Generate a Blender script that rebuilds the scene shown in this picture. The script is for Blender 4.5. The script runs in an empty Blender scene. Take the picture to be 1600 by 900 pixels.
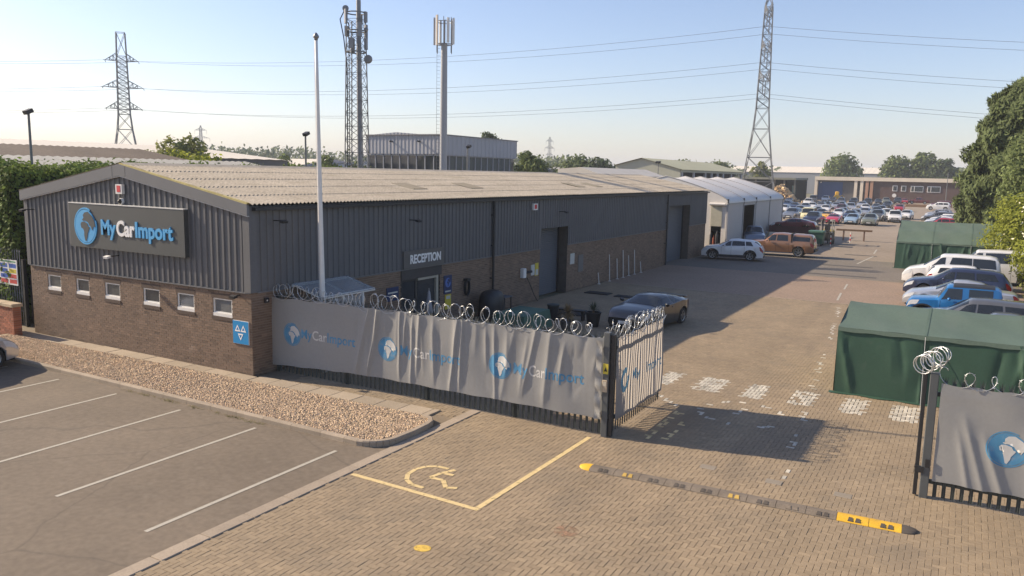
import bpy, math, random
import numpy as np
from mathutils import Matrix, Vector
R_ = math.radians
scene = bpy.context.scene
COL = scene.collection

# ------------------------------------------------------------------ camera, sky, sun, exposure
cam_d = bpy.data.cameras.new('camera'); cam = bpy.data.objects.new('camera', cam_d); COL.objects.link(cam)
cam_d.sensor_fit = 'HORIZONTAL'; cam_d.sensor_width = 36.0
cam_d.lens = 27.653; cam_d.clip_start = 0.1; cam_d.clip_end = 6000
CAMROT = Matrix(((0.86615, -0.089615, 0.491685), (0.499374, 0.115287, -0.858682), (0.020267, 0.989282, 0.144607)))
cam.matrix_world = Matrix.Translation((17.471, -15.538, 6.0)) @ CAMROT.to_4x4()
scene.camera = cam

SUN_EL = R_(29.3)
SUN_AZ = Vector((-0.9790, -0.2040, 0.0)).normalized()          # horizontal direction towards the sun
world = bpy.data.worlds.new('World'); scene.world = world; world.use_nodes = True
wn = world.node_tree; bg = wn.nodes['Background']
sky = wn.nodes.new('ShaderNodeTexSky'); sky.sky_type = 'NISHITA'; sky.sun_disc = False
sky.sun_elevation = SUN_EL; sky.sun_rotation = math.atan2(SUN_AZ.x, SUN_AZ.y)
sky.altitude = 0; sky.air_density = 1.0; sky.dust_density = 0.7; sky.ozone_density = 3.0
tint = wn.nodes.new('ShaderNodeMix'); tint.data_type = 'RGBA'; tint.blend_type = 'MULTIPLY'; tint.inputs['Factor'].default_value = 1.0; tint.inputs['B'].default_value = (1.085, .955, .97, 1)
wn.links.new(sky.outputs[0], tint.inputs['A']); wn.links.new(tint.outputs['Result'], bg.inputs[0]); bg.inputs[1].default_value = 0.085
sun_d = bpy.data.lights.new('sun', 'SUN'); sun_d.energy = 3.6; sun_d.angle = R_(0.53); sun_d.color = (1.0, 0.84, 0.63)
sun = bpy.data.objects.new('sun', sun_d); COL.objects.link(sun)
sdir = Vector((SUN_AZ.x*math.cos(SUN_EL), SUN_AZ.y*math.cos(SUN_EL), math.sin(SUN_EL)))
sun.rotation_euler = sdir.to_track_quat('Z', 'Y').to_euler(); sun.location = (-40, -10, 40)
vs = scene.view_settings; vs.view_transform = 'Standard'; vs.look = 'None'; vs.exposure = 1.13; vs.gamma = 1.0
vs.use_curve_mapping = False
scene.cycles.max_bounces = 6; scene.cycles.diffuse_bounces = 3; scene.cycles.glossy_bounces = 3
scene.cycles.transmission_bounces = 4; scene.cycles.transparent_max_bounces = 6; scene.cycles.volume_bounces = 0

# ------------------------------------------------------------------ materials
MATS = {}
def M(name, col, rough=0.75, var=0.12, scale=1.5, bump=0.0, bscale=40.0, metal=0.0, spec=0.5, coat=0.0, trans=0.0,
      tone=False, emit=None, fine=0.0, stretch=None, rnd=0.0, dirt=None, tracks=None, crack=None):
    """procedural principled material: large soft mottling, optional fine grain, per-face tone and bump"""
    if name in MATS: return MATS[name]
    m = bpy.data.materials.new(name); m.use_nodes = True; nt = m.node_tree; N = nt.nodes; Lk = nt.links
    b = N['Principled BSDF']
    b.inputs['Roughness'].default_value = rough; b.inputs['Metallic'].default_value = metal
    b.inputs['Specular IOR Level'].default_value = spec
    if coat: b.inputs['Coat Weight'].default_value = coat; b.inputs['Coat Roughness'].default_value = 0.04
    tc = N.new('ShaderNodeTexCoord'); src = tc.outputs['Object']
    if stretch:
        mp = N.new('ShaderNodeMapping'); mp.inputs['Scale'].default_value = stretch
        Lk.new(src, mp.inputs['Vector']); src = mp.outputs['Vector']
    n1 = N.new('ShaderNodeTexNoise'); n1.inputs['Scale'].default_value = scale; n1.inputs['Detail'].default_value = 5
    n1.inputs['Roughness'].default_value = 0.65
    Lk.new(src, n1.inputs['Vector'])
    mr = N.new('ShaderNodeMapRange'); mr.inputs[1].default_value = 0.25; mr.inputs[2].default_value = 0.75
    mr.inputs[3].default_value = 1-var; mr.inputs[4].default_value = 1+var
    Lk.new(n1.outputs['Fac'], mr.inputs[0]); fac = mr.outputs[0]
    def mul(a, bb):
        q = N.new('ShaderNodeMath'); q.operation = 'MULTIPLY'; Lk.new(a, q.inputs[0]); Lk.new(bb, q.inputs[1]); return q.outputs[0]
    if fine:
        n2 = N.new('ShaderNodeTexNoise'); n2.inputs['Scale'].default_value = scale*22; n2.inputs['Detail'].default_value = 3
        Lk.new(src, n2.inputs['Vector'])
        m2 = N.new('ShaderNodeMapRange'); m2.inputs[1].default_value = 0.3; m2.inputs[2].default_value = 0.7
        m2.inputs[3].default_value = 1-fine; m2.inputs[4].default_value = 1+fine
        Lk.new(n2.outputs['Fac'], m2.inputs[0]); fac = mul(fac, m2.outputs[0])
    if tone:
        at = N.new('ShaderNodeAttribute'); at.attribute_name = 'tone'; fac = mul(fac, at.outputs['Fac'])
    if rnd:
        oi = N.new('ShaderNodeObjectInfo'); m3 = N.new('ShaderNodeMapRange')
        m3.inputs[3].default_value = 1-rnd; m3.inputs[4].default_value = 1+rnd
        Lk.new(oi.outputs['Random'], m3.inputs[0]); fac = mul(fac, m3.outputs[0])
    vm = N.new('ShaderNodeVectorMath'); vm.operation = 'SCALE'; vm.inputs[0].default_value = col[:3]
    Lk.new(fac, vm.inputs['Scale']); cout = vm.outputs[0]
    if dirt:   # (colour, scale, low, high): patches of a second colour
        n4 = N.new('ShaderNodeTexNoise'); n4.inputs['Scale'].default_value = dirt[1]; n4.inputs['Detail'].default_value = 7
        n4.inputs['Roughness'].default_value = 0.7
        Lk.new(src, n4.inputs['Vector'])
        m4 = N.new('ShaderNodeMapRange'); m4.inputs[1].default_value = dirt[2]; m4.inputs[2].default_value = dirt[3]
        Lk.new(n4.outputs['Fac'], m4.inputs[0])
        mx = N.new('ShaderNodeMix'); mx.data_type = 'RGBA'; mx.inputs['B'].default_value = (*dirt[0], 1)
        Lk.new(m4.outputs[0], mx.inputs['Factor']); Lk.new(cout, mx.inputs['A']); cout = mx.outputs['Result']
    if tracks:   # (colour, (sx, sy, sz), low, high, amount): long soft bands of wear, as under wheels
        mp2 = N.new('ShaderNodeMapping'); mp2.inputs['Scale'].default_value = tracks[1]; Lk.new(tc.outputs['Object'], mp2.inputs['Vector'])
        n5 = N.new('ShaderNodeTexNoise'); n5.inputs['Scale'].default_value = 1.0; n5.inputs['Detail'].default_value = 6; n5.inputs['Roughness'].default_value = .6; Lk.new(mp2.outputs['Vector'], n5.inputs['Vector'])
        m5 = N.new('ShaderNodeMapRange'); m5.inputs[1].default_value = tracks[2]; m5.inputs[2].default_value = tracks[3]; m5.inputs[4].default_value = tracks[4]
        Lk.new(n5.outputs['Fac'], m5.inputs[0]); mx = N.new('ShaderNodeMix'); mx.data_type = 'RGBA'; mx.inputs['B'].default_value = (*tracks[0], 1)
        Lk.new(m5.outputs[0], mx.inputs['Factor']); Lk.new(cout, mx.inputs['A']); cout = mx.outputs['Result']
    if crack:    # (colour, scale, width, amount): hairline cracks
        n6 = N.new('ShaderNodeTexNoise'); n6.inputs['Scale'].default_value = crack[1]*3; n6.inputs['Detail'].default_value = 6; Lk.new(src, n6.inputs['Vector'])
        ad = N.new('ShaderNodeVectorMath'); ad.operation = 'MULTIPLY_ADD'; ad.inputs[1].default_value = (.9,.9,.9); Lk.new(n6.outputs['Color'], ad.inputs[0]); Lk.new(src, ad.inputs[2])
        vo = N.new('ShaderNodeTexVoronoi'); vo.feature = 'DISTANCE_TO_EDGE'; vo.inputs['Scale'].default_value = crack[1]; Lk.new(ad.outputs[0], vo.inputs['Vector'])
        m6 = N.new('ShaderNodeMapRange'); m6.inputs[1].default_value = 0; m6.inputs[2].default_value = crack[2]; m6.inputs[3].default_value = crack[3]; m6.inputs[4].default_value = 0
        Lk.new(vo.outputs['Distance'], m6.inputs[0]); mx = N.new('ShaderNodeMix'); mx.data_type = 'RGBA'; mx.inputs['B'].default_value = (*crack[0], 1)
        Lk.new(m6.outputs[0], mx.inputs['Factor']); Lk.new(cout, mx.inputs['A']); cout = mx.outputs['Result']
    Lk.new(cout, b.inputs['Base Color'])
    if bump:
        nb = N.new('ShaderNodeTexNoise'); nb.inputs['Scale'].default_value = bscale; nb.inputs['Detail'].default_value = 4
        Lk.new(src, nb.inputs['Vector'])
        bp = N.new('ShaderNodeBump'); bp.inputs['Strength'].default_value = bump; bp.inputs['Distance'].default_value = 0.02
        Lk.new(nb.outputs['Fac'], bp.inputs['Height']); Lk.new(bp.outputs['Normal'], b.inputs['Normal'])
    if trans:
        tr = N.new('ShaderNodeBsdfTranslucent'); Lk.new(cout, tr.inputs['Color'])
        ms = N.new('ShaderNodeMixShader'); ms.inputs[0].default_value = trans
        Lk.new(b.outputs[0], ms.inputs[1]); Lk.new(tr.outputs[0], ms.inputs[2])
        Lk.new(ms.outputs[0], N['Material Output'].inputs['Surface'])
    if emit:
        b.inputs['Emission Color'].default_value = (*emit[:3], 1); b.inputs['Emission Strength'].default_value = emit[3]
    MATS[name] = m
    return m

def worn_paint(name, col, amount=0.5, scale=6.0):
    """old road paint: worn through to the surface below (transparent where it has gone)"""
    m = M(name, col, 0.7, 0.12, 3, fine=0.15); nt = m.node_tree; N = nt.nodes; Lk = nt.links
    tc = N.new('ShaderNodeTexCoord'); nz = N.new('ShaderNodeTexNoise'); nz.inputs['Scale'].default_value = scale
    nz.inputs['Detail'].default_value = 8; nz.inputs['Roughness'].default_value = 0.8
    Lk.new(tc.outputs['Object'], nz.inputs['Vector'])
    mr = N.new('ShaderNodeMapRange'); mr.inputs[1].default_value = amount-0.06; mr.inputs[2].default_value = amount+0.06
    Lk.new(nz.outputs['Fac'], mr.inputs[0]); Lk.new(mr.outputs[0], N['Principled BSDF'].inputs['Alpha'])
    return m

# ------------------------------------------------------------------ mesh helpers
WL = {}                                                      # world location of every parent made here
def wl(o): return WL.get(o.name, Vector((0, 0, 0))) if o is not None else Vector((0, 0, 0))
def tag(o, label=None, cat=None, group=None, kind=None):
    if label: o['label'] = label
    if cat: o['category'] = cat
    if group: o['group'] = group
    if kind: o['kind'] = kind
    return o
def empty(name, loc, label=None, cat=None, group=None, kind=None):
    o = bpy.data.objects.new(name, None); COL.objects.link(o); o.location = loc; o.empty_display_size = 0.2
    WL[o.name] = Vector(loc); return tag(o, label, cat, group, kind)

def mesh_np(name, V, F, mat, parent=None, smooth=False, tone=None, mats=None, midx=None, local=False, origin=None):
    """V (n,3) array, F (m,k) array of equal-size faces, or list of tuples"""
    V = np.asarray(V, dtype=np.float64).reshape(-1, 3)
    if parent is not None:
        loc = Vector((0, 0, 0)); w = wl(parent)
        off = np.array(w) if not local else np.zeros(3)
        wloc = Vector(w)
    else:
        if local: off = np.zeros(3); loc = Vector((0, 0, 0)); wloc = loc
        else:
            if origin is None:
                lo = V.min(0); hi = V.max(0); off = np.array([(lo[0]+hi[0])/2, (lo[1]+hi[1])/2, lo[2]])
            else: off = np.array(origin, dtype=float)
            loc = Vector(off); wloc = loc
    Vl = V-off
    me = bpy.data.meshes.new(name)
    if isinstance(F, np.ndarray):
        k = F.shape[1]; m = F.shape[0]
        me.vertices.add(len(Vl)); me.vertices.foreach_set('co', Vl.astype(np.float32).ravel())
        me.loops.add(m*k); me.loops.foreach_set('vertex_index', F.astype(np.int32).ravel())
        me.polygons.add(m); me.polygons.foreach_set('loop_start', np.arange(0, m*k, k, dtype=np.int32))
        me.update(calc_edges=True)
    else:
        me.from_pydata([tuple(v) for v in Vl], [], [tuple(f) for f in F]); me.update()
    for mm in (mats or [mat]): me.materials.append(mm)
    if midx is not None: me.polygons.foreach_set('material_index', np.asarray(midx, dtype=np.int32))
    me.polygons.foreach_set('use_smooth', np.full(len(me.polygons), bool(smooth)))
    if tone is not None:
        a = me.attributes.new('tone', 'FLOAT', 'FACE'); a.data.foreach_set('value', np.asarray(tone, dtype=np.float32))
    o = bpy.data.objects.new(name, me); COL.objects.link(o); o.location = loc
    if parent is not None: o.parent = parent
    WL[o.name] = wloc
    return o

class MB:
    def __init__(s): s.v = []; s.f = []; s.m = []; s.cur = 0
    def add(s, vs, fs):
        b = len(s.v); s.v += [tuple(v) for v in vs]
        for f in fs: s.f.append(tuple(b+i for i in f)); s.m.append(s.cur)
        return s
    def box(s, x0, x1, y0, y1, z0, z1):
        return s.add([(x0,y0,z0),(x1,y0,z0),(x1,y1,z0),(x0,y1,z0),(x0,y0,z1),(x1,y0,z1),(x1,y1,z1),(x0,y1,z1)],
                     [(0,3,2,1),(4,5,6,7),(0,1,5,4),(1,2,6,5),(2,3,7,6),(3,0,4,7)])
    def cbox(s, x0, x1, y0, y1, z0, z1, c=0.02):
        """box with chamfered top and vertical edges"""
        def ring(i, z): return [(x0+i+c,y0+i,z),(x1-i-c,y0+i,z),(x1-i,y0+i+c,z),(x1-i,y1-i-c,z),(x1-i-c,y1-i,z),(x0+i+c,y1-i,z),(x0+i,y1-i-c,z),(x0+i,y0+i+c,z)]
        vs = ring(0, z0)+ring(0, z1-c)+ring(c, z1)
        fs = [tuple(range(7,-1,-1)), tuple(range(16,24))]
        for r in (0, 8):
            for k in range(8): fs.append((r+k, r+(k+1)%8, r+8+(k+1)%8, r+8+k))
        return s.add(vs, fs)
    def obox(s, c, sz, rz=0.0, rx=0.0, ry=0.0):
        m = Matrix.Translation(c) @ Matrix.Rotation(rz,4,'Z') @ Matrix.Rotation(ry,4,'Y') @ Matrix.Rotation(rx,4,'X')
        a, b, d = sz[0]/2, sz[1]/2, sz[2]/2
        vs = [m @ Vector(p) for p in [(-a,-b,-d),(a,-b,-d),(a,b,-d),(-a,b,-d),(-a,-b,d),(a,-b,d),(a,b,d),(-a,b,d)]]
        return s.add(vs, [(0,3,2,1),(4,5,6,7),(0,1,5,4),(1,2,6,5),(2,3,7,6),(3,0,4,7)])
    def cyl(s, p0, p1, r0, r1=None, n=8, cap=True):
        r1 = r0 if r1 is None else r1
        p0 = Vector(p0); p1 = Vector(p1); d = (p1-p0)
        if d.length < 1e-6: return s
        d.normalize(); a = d.orthogonal().normalized(); b = d.cross(a)
        vs = []
        for p, r in ((p0, r0), (p1, r1)):
            for k in range(n):
                t = 2*math.pi*k/n; vs.append(p+a*(r*math.cos(t))+b*(r*math.sin(t)))
        fs = [(k, (k+1)%n, n+(k+1)%n, n+k) for k in range(n)]
        if cap: fs += [tuple(range(n-1,-1,-1)), tuple(range(n, 2*n))]
        return s.add(vs, fs)
    def tube(s, pts, r, n=5, closed=False):
        pts = [Vector(p) for p in pts]; m = len(pts); vs = []; up = None
        for i, p in enumerate(pts):
            q0 = pts[i-1] if (i > 0 or closed) else p; q1 = pts[(i+1) % m] if (i < m-1 or closed) else p
            d = (q1-q0).normalized()
            if up is None: up = d.orthogonal().normalized()
            a = (up-d*up.dot(d))
            a = a.normalized() if a.length > 1e-5 else d.orthogonal().normalized()
            up = a; b = d.cross(a)
            rr = r[i] if isinstance(r, (list, tuple)) else r
            for k in range(n):
                t = 2*math.pi*k/n; vs.append(p+a*(rr*math.cos(t))+b*(rr*math.sin(t)))
        fs = []
        for i in range(m if closed else m-1):
            j = (i+1) % m
            for k in range(n): fs.append((i*n+k, i*n+(k+1)%n, j*n+(k+1)%n, j*n+k))
        if not closed: fs += [tuple(range(n-1,-1,-1)), tuple(range((m-1)*n, m*n))]
        return s.add(vs, fs)
    def lathe(s, prof, c=(0,0,0), n=16, axis='Z', a0=0.0, a1=2*math.pi):
        """prof: (r, h) pairs"""
        vs = []; full = abs(a1-a0-2*math.pi) < 1e-6; nn = n if full else n+1
        for r, h in prof:
            for k in range(nn):
                t = a0+(a1-a0)*k/n; x, y = r*math.cos(t), r*math.sin(t)
                if axis == 'Z': vs.append((c[0]+x, c[1]+y, c[2]+h))
                elif axis == 'Y': vs.append((c[0]+x, c[1]+h, c[2]+y))
                else: vs.append((c[0]+h, c[1]+x, c[2]+y))
        fs = []
        for i in range(len(prof)-1):
            for k in range(n if full else n):
                k2 = (k+1) % nn
                fs.append((i*nn+k, i*nn+k2, (i+1)*nn+k2, (i+1)*nn+k))
        return s.add(vs, fs)
    def prism(s, poly, axis, a, b):
        """poly of 2-D points; extruded along axis from a to b. axis X: (y,z), Y: (x,z), Z: (x,y)"""
        def p3(q, t):
            if axis == 'X': return (t, q[0], q[1])
            if axis == 'Y': return (q[0], t, q[1])
            return (q[0], q[1], t)
        n = len(poly); vs = [p3(q, a) for q in poly]+[p3(q, b) for q in poly]
        fs = [tuple(range(n-1,-1,-1)), tuple(range(n, 2*n))]+[(k, (k+1)%n, n+(k+1)%n, n+k) for k in range(n)]
        return s.add(vs, fs)
    def quad(s, a, b, c, d): return s.add([a, b, c, d], [(0,1,2,3)])
    def grid(s, P):
        r = len(P); c = len(P[0]); vs = [p for row in P for p in row]
        return s.add(vs, [(i*c+j, i*c+j+1, (i+1)*c+j+1, (i+1)*c+j) for i in range(r-1) for j in range(c-1)])
    def obj(s, name, mat, parent=None, smooth=False, **kw):
        mats = mat if isinstance(mat, list) else None
        o = mesh_np(name, np.array(s.v), s.f, None if mats else mat, parent, smooth, mats=mats, midx=s.m if mats else None, **kw)
        if smooth == 'angle':
            me = o.data; me.polygons.foreach_set('use_smooth', np.ones(len(me.polygons), dtype=bool))
            me.set_sharp_from_angle(angle=R_(38))
        return o

def copy_tree(o, parent=None):
    c = o.copy(); COL.objects.link(c); c.parent = parent
    for ch in o.children: copy_tree(ch, c)
    return c
def boxes(name, B, mat, parent=None, tone=None, faces=(0,1,2,3,4,5), bevel=0.0, **kw):
    """many axis-aligned boxes in one mesh; B (n,6) = x0,x1,y0,y1,z0,z1"""
    B = np.asarray(B, dtype=float); n = len(B)
    c = B[:, [0,2,4, 1,2,4, 1,3,4, 0,3,4, 0,2,5, 1,2,5, 1,3,5, 0,3,5]].reshape(n, 8, 3)
    q = np.array([(0,3,2,1),(4,5,6,7),(0,1,5,4),(1,2,6,5),(2,3,7,6),(3,0,4,7)])[list(faces)]
    F = (np.arange(n)[:, None, None]*8+q[None]).reshape(-1, 4)
    t = None if tone is None else np.repeat(tone, len(faces))
    return mesh_np(name, c.reshape(-1, 3), F, mat, parent, tone=t, **kw)

def text_mesh(txt, thick=0.0, offset=0.0):
    """outline of a word as (verts (n,3) in x/y, faces)"""
    cu = bpy.data.curves.new('word', 'FONT'); cu.body = txt; cu.size = 1.0; cu.extrude = thick; cu.offset = offset
    cu.resolution_u = 4
    ob = bpy.data.objects.new('word', cu); COL.objects.link(ob)
    dg = bpy.context.evaluated_depsgraph_get(); dg.update()
    me = bpy.data.meshes.new_from_object(ob.evaluated_get(dg))
    v = np.array([tuple(p.co) for p in me.vertices]); f = [tuple(p.vertices) for p in me.polygons]
    bpy.data.objects.remove(ob); bpy.data.curves.remove(cu); bpy.data.meshes.remove(me)
    return v, f
def refine(V, F, maxlen):
    """triangulate and split long edges so that flat lettering can follow a surface"""
    import bmesh
    bm = bmesh.new(); bv = [bm.verts.new(p) for p in V]
    for f in F:
        try: bm.faces.new([bv[i] for i in f])
        except ValueError: pass
    bmesh.ops.triangulate(bm, faces=bm.faces[:])
    for _ in range(5):
        e = [e for e in bm.edges if e.calc_length() > maxlen]
        if not e: break
        bmesh.ops.subdivide_edges(bm, edges=e, cuts=1); bmesh.ops.triangulate(bm, faces=bm.faces[:])
    bm.verts.index_update()
    out = np.array([tuple(v.co) for v in bm.verts]), [tuple(v.index for v in f.verts) for f in bm.faces]
    bm.free(); return out
CAP = None
def word(txt, x0, x1, z0, cap, thick=0.02, offset=0.012):
    """word laid out in (u, v): u from x0 to x1, capitals from z0 to z0+cap. Returns verts (u, depth, v), faces"""
    v, f = text_mesh(txt, thick, offset)
    u = (v[:,0]-v[:,0].min())/(v[:,0].max()-v[:,0].min())*(x1-x0)+x0
    w = v[:,1]/0.70*cap+z0
    return np.stack([u, v[:,2], w], 1), f

AFRICA = [(-.40,.10),(-.30,.22),(-.1,.25),(.08,.2),(.2,.16),(.28,0.0),(.42,-.05),(.3,-.25),(.2,-.4),(.18,-.55),(.05,-.82),(-.05,-.8),(-.12,-.5),(-.1,-.3),(-.2,-.15),(-.35,-.1)]
EURASIA = [(-.25,.35),(-.1,.45),(-.15,.6),(0,.75),(.3,.8),(.7,.55),(.86,.3),(.92,.0),(.75,.0),(.65,-.2),(.5,.02),(.4,.05),(.3,.2),(.2,.25),(.05,.30),(-.05,.3),(-.15,.28)]
def globe_ring(n=40, r0=.93, r1=1.0):
    v = []; f = []
    for k in range(n+1):
        t = R_(62)+R_(318)*k/n; v += [(r0*math.cos(t), r0*math.sin(t)), (r1*math.cos(t), r1*math.sin(t))]
    for k in range(n): f.append((2*k, 2*k+1, 2*k+3, 2*k+2))
    return np.array(v), f
def globe_disc(n=40, r=.9):
    v = [(r*math.cos(2*math.pi*k/n), r*math.sin(2*math.pi*k/n)) for k in range(n)]
    return np.array(v), [tuple(range(n))]

# ------------------------------------------------------------------ ground, lot, paving
rng = np.random.default_rng(7); random.seed(7)
def sheet(name, x0, x1, y0, y1, z, mat, kind='structure', label=None, nx=1, ny=1):
    P = [[(x0+(x1-x0)*i/nx, y0+(y1-y0)*j/ny, z) for i in range(nx+1)] for j in range(ny+1)]
    b = MB(); b.grid(P); o = b.obj(name, mat); tag(o, label, None, None, kind); return o
m_ground = M('rough_ground', (.16,.15,.09), .95, .35, .05, fine=.3, bump=.3, bscale=3)
m_asph = M('lot_asphalt', (.165,.130,.094), .92, .18, .35, bump=.2, bscale=120, fine=.13, dirt=((.205,.168,.125), 2.2, .55, .8), tracks=((.095,.08,.062), (.35,.9,1), .56, .74, .28), crack=((.09,.075,.058), .17, .006, .5))
m_base = M('joint_sand', (.20,.155,.105), .95, .2, 2)
m_block = M('paving_block', (.287,.217,.138), .9, .15, .45, tone=True, fine=.07, bump=.1, bscale=90, dirt=((.205,.165,.115), .55, .5, .78), tracks=((.20,.155,.105), (.75,.16,1), .53, .68, .6))
m_blockf = M('yard_blocks_far', (.27,.195,.14), .9, .12, .35, fine=.2)
m_tar = M('yard_tarmac', (.17,.145,.118), .92, .16, .25, fine=.16, bump=.15, bscale=50)
m_conc = M('yard_concrete', (.25,.20,.15), .92, .15, .12, fine=.14)
m_white = worn_paint('white_paint_worn', (.42,.385,.315), .37, 13)
m_whiteb = M('white_block_paint', (.50,.455,.37), .8, .2, 3, tone=True, fine=.2)
m_yel = worn_paint('yellow_paint_worn', (.66,.50,.24), .40, 8)
m_yelb = M('yellow_block_paint', (.58,.45,.24), .8, .15, 3, tone=True, fine=.2)
m_kerb = M('kerb_concrete', (.34,.275,.205), .9, .14, 2, fine=.12, rnd=.1, bump=.15)
m_slab = M('paving_slab', (.35,.285,.21), .9, .12, 1.2, fine=.1, rnd=.12, bump=.1)

sheet('ground', -2500, 2500, -300, 4200, -0.06, m_ground)
sheet('car_park', -45, 6.98, -45, -2.72, 0.0, m_asph, nx=4, ny=4)
sheet('car_park_verge', -45, 6.98, -2.72, 1.2, -0.015, M('bare_verge', (.2,.165,.12), .95, .2, 1, fine=.2))
sheet('side_yard', -45, -11.0, 1.2, 60, -0.03, m_tar)
sheet('joint_bed', 0.0, 24.0, -12.0, 25.45, -0.0085, m_base)
# yard surface beyond the block paving, in bands of differing age
sheet('yard_band', -4, 22, 25.45, 36.3, -0.002, m_blockf)
sheet('yard_band', -4, 22, 36.3, 49.0, 0.001, m_tar)
sheet('yard_band', -4, 26, 49.0, 66.0, -0.002, m_conc)
sheet('yard_band', -70, 30, 66.0, 262.0, -0.006, M('car_lot_surface', (.27,.215,.16), .92, .14, .07, fine=.12))
for (x0, x1, y0, y1) in [(0.0, 22, 25.40, 25.52), (6, 22, 36.2, 36.32)]:
    sheet('yard_joint', x0, x1, y0, y1, 0.006, M('pale_joint', (.36,.29,.21), .9))
for k, (xa, ya, xb, yb, w) in enumerate([(10.9,46.0,11.3,53.0,.12),(12.2,26.5,12.0,29.4,.1),(11.95,31,11.8,33.5,.1),(11.1,55.5,10.9,60,.12)]):
    b = MB(); b.quad((xa,ya,.006),(xa+w,ya,.006),(xb+w,yb,.006),(xb,yb,.006)); tag(b.obj('yard_line', m_white), None, None, None, 'structure')
# tar-sealed trench lines across the yard (dark bands in the sunlit half)
for (x0,x1,y) in [(8.9,13.0,37.5),(8.8,12.2,43.6),(9.2,11.6,53.0)]:
    sheet('sealed_trench', x0, x1, y, y+.5, 0.0065, M('bitumen_seal', (.07,.062,.055), .85, .2, 2))

# 90-degree herringbone block paving, 200 x 100 mm
def herring(x0, x1, y0, y1):
    u = 0.1
    i0, i1, j0, j1 = int(x0/u)-1, int(x1/u)+1, int(y0/u)-1, int(y1/u)+1
    I, J = np.meshgrid(np.arange(i0, i1), np.arange(j0, j1), indexing='ij'); I = I.ravel(); J = J.ravel()
    d = (I-J) % 4
    h = d == 0; v = d == 3
    cx = np.concatenate([(I[h]+1.0)*u, (I[v]+.5)*u]); cy = np.concatenate([(J[h]+.5)*u, (J[v]+1.0)*u])
    hx = np.concatenate([np.full(h.sum(), .1), np.full(v.sum(), .05)]); hy = np.concatenate([np.full(h.sum(), .05), np.full(v.sum(), .1)])
    k = (cx > x0) & (cx < x1) & (cy > y0) & (cy < y1)
    return cx[k], cy[k], hx[k], hy[k]
A1 = herring(7.27, 21.5, -11, 0.95); A2 = herring(0.05, 21.5, 0.95, 25.4); A3 = herring(1.2, 6.98, -.05, 0.95)
CX, CY, HX, HY = [np.concatenate(t) for t in zip(A1, A2, A3)]
k = ~((CX < 7.0) & (CY < 0.05+.03*CX*0) & (CX > 0)) | (CY > 0.0)
CX, CY, HX, HY = CX[k], CY[k], HX[k], HY[k]
nb_ = len(CX)
TONE = np.clip(rng.normal(1.0, .055, nb_), .8, 1.2)
ZT = rng.normal(0, .0016, nb_)
# relaid strips and patches: blocks of another batch
for (x0,x1,y0,y1,k_) in [(11.2,11.8,-9,.6,.93),(14.9,15.7,-6,5.5,.94),(12.6,14.2,-7.2,-5.6,1.07),(8.1,9.3,-7.4,-6.3,.92),(16.2,18.0,2.0,4.2,.93),(9.0,12.6,9.0,10.4,.94),(11.5,12.3,11,24,.94),(7.4,8.4,-.9,.5,1.06)]:
    q_ = (CX > x0) & (CX < x1) & (CY > y0) & (CY < y1); TONE[q_] *= k_
# wheel tracks polished pale through the gateway
for xo in (-.8, .8):
    trk = np.abs(CX-(13.9+xo+.9*np.sin((CY-2)*.11))); TONE *= 1+.06*np.exp(-(trk/.22)**2)
def block_arrays(cx, cy, hx, hy, zt, chamf=.0045, gap=.0015, zb=-.006):
    n = len(cx); V = np.zeros((n, 8, 3))
    for q, (sx, sy) in enumerate([(-1,-1),(1,-1),(1,1),(-1,1)]):
        V[:, q, 0] = cx+sx*(hx-gap); V[:, q, 1] = cy+sy*(hy-gap); V[:, q, 2] = zb
        V[:, q+4, 0] = cx+sx*(hx-gap-chamf); V[:, q+4, 1] = cy+sy*(hy-gap-chamf); V[:, q+4, 2] = zt
    q = np.array([(4,5,6,7),(0,1,5,4),(1,2,6,5),(2,3,7,6),(3,0,4,7)])
    F = (np.arange(n)[:, None, None]*8+q[None]).reshape(-1, 4)
    return V.reshape(-1, 3), F
def seg_d(px, py, a, b):
    ax, ay = a; bx, by = b; dx, dy = bx-ax, by-ay; L2 = dx*dx+dy*dy
    t = np.clip(((px-ax)*dx+(py-ay)*dy)/L2, 0, 1); return np.hypot(px-ax-t*dx, py-ay-t*dy)
def poly_d(px, py, pts):
    d = np.full(len(px), 1e9)
    for a, b in zip(pts[:-1], pts[1:]): d = np.minimum(d, seg_d(px, py, a, b))
    return d
used = np.zeros(nb_, bool)
def marking(name, mask, mat, label, wear=.1):
    global used
    mk = mask & ~used & (rng.random(nb_) > wear)
    if not mk.any(): return
    used |= mk
    V, F = block_arrays(CX[mk], CY[mk], HX[mk], HY[mk], ZT[mk]+.001, .008, .008)
    tag(mesh_np(name, V, F, mat, tone=np.repeat(np.clip(rng.normal(1, .15, mk.sum()), .6, 1.3), 5)), label, None, None, 'structure')
for (x0, x1), w in zip([(9.9,10.42),(11.08,11.82),(12.48,13.02),(13.74,14.32),(15.04,15.62),(16.24,16.90)], (.02,.05,.12,.2,.06,.02)):
    marking('crossing_patch', (CX > x0) & (CX < x1) & (CY > 6.0) & (CY < 7.56), m_whiteb, 'white painted square of paving blocks on the yard crossing', w)
def arc(cx, cy, r, a0, a1, n=14): return [(cx+r*math.cos(R_(a0+(a1-a0)*k/n)), cy+r*math.sin(R_(a0+(a1-a0)*k/n))) for k in range(n+1)]
marking('roundel_marking', poly_d(CX, CY, arc(12.95,4.4,1.05,15,170)) < .05, m_whiteb, 'faded white circle painted on the yard blocks', .35)
marking('roundel_marking', poly_d(CX, CY, arc(12.95,4.4,1.05,190,330)) < .045, m_whiteb, 'faded white circle painted on the yard blocks', .5)
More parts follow.
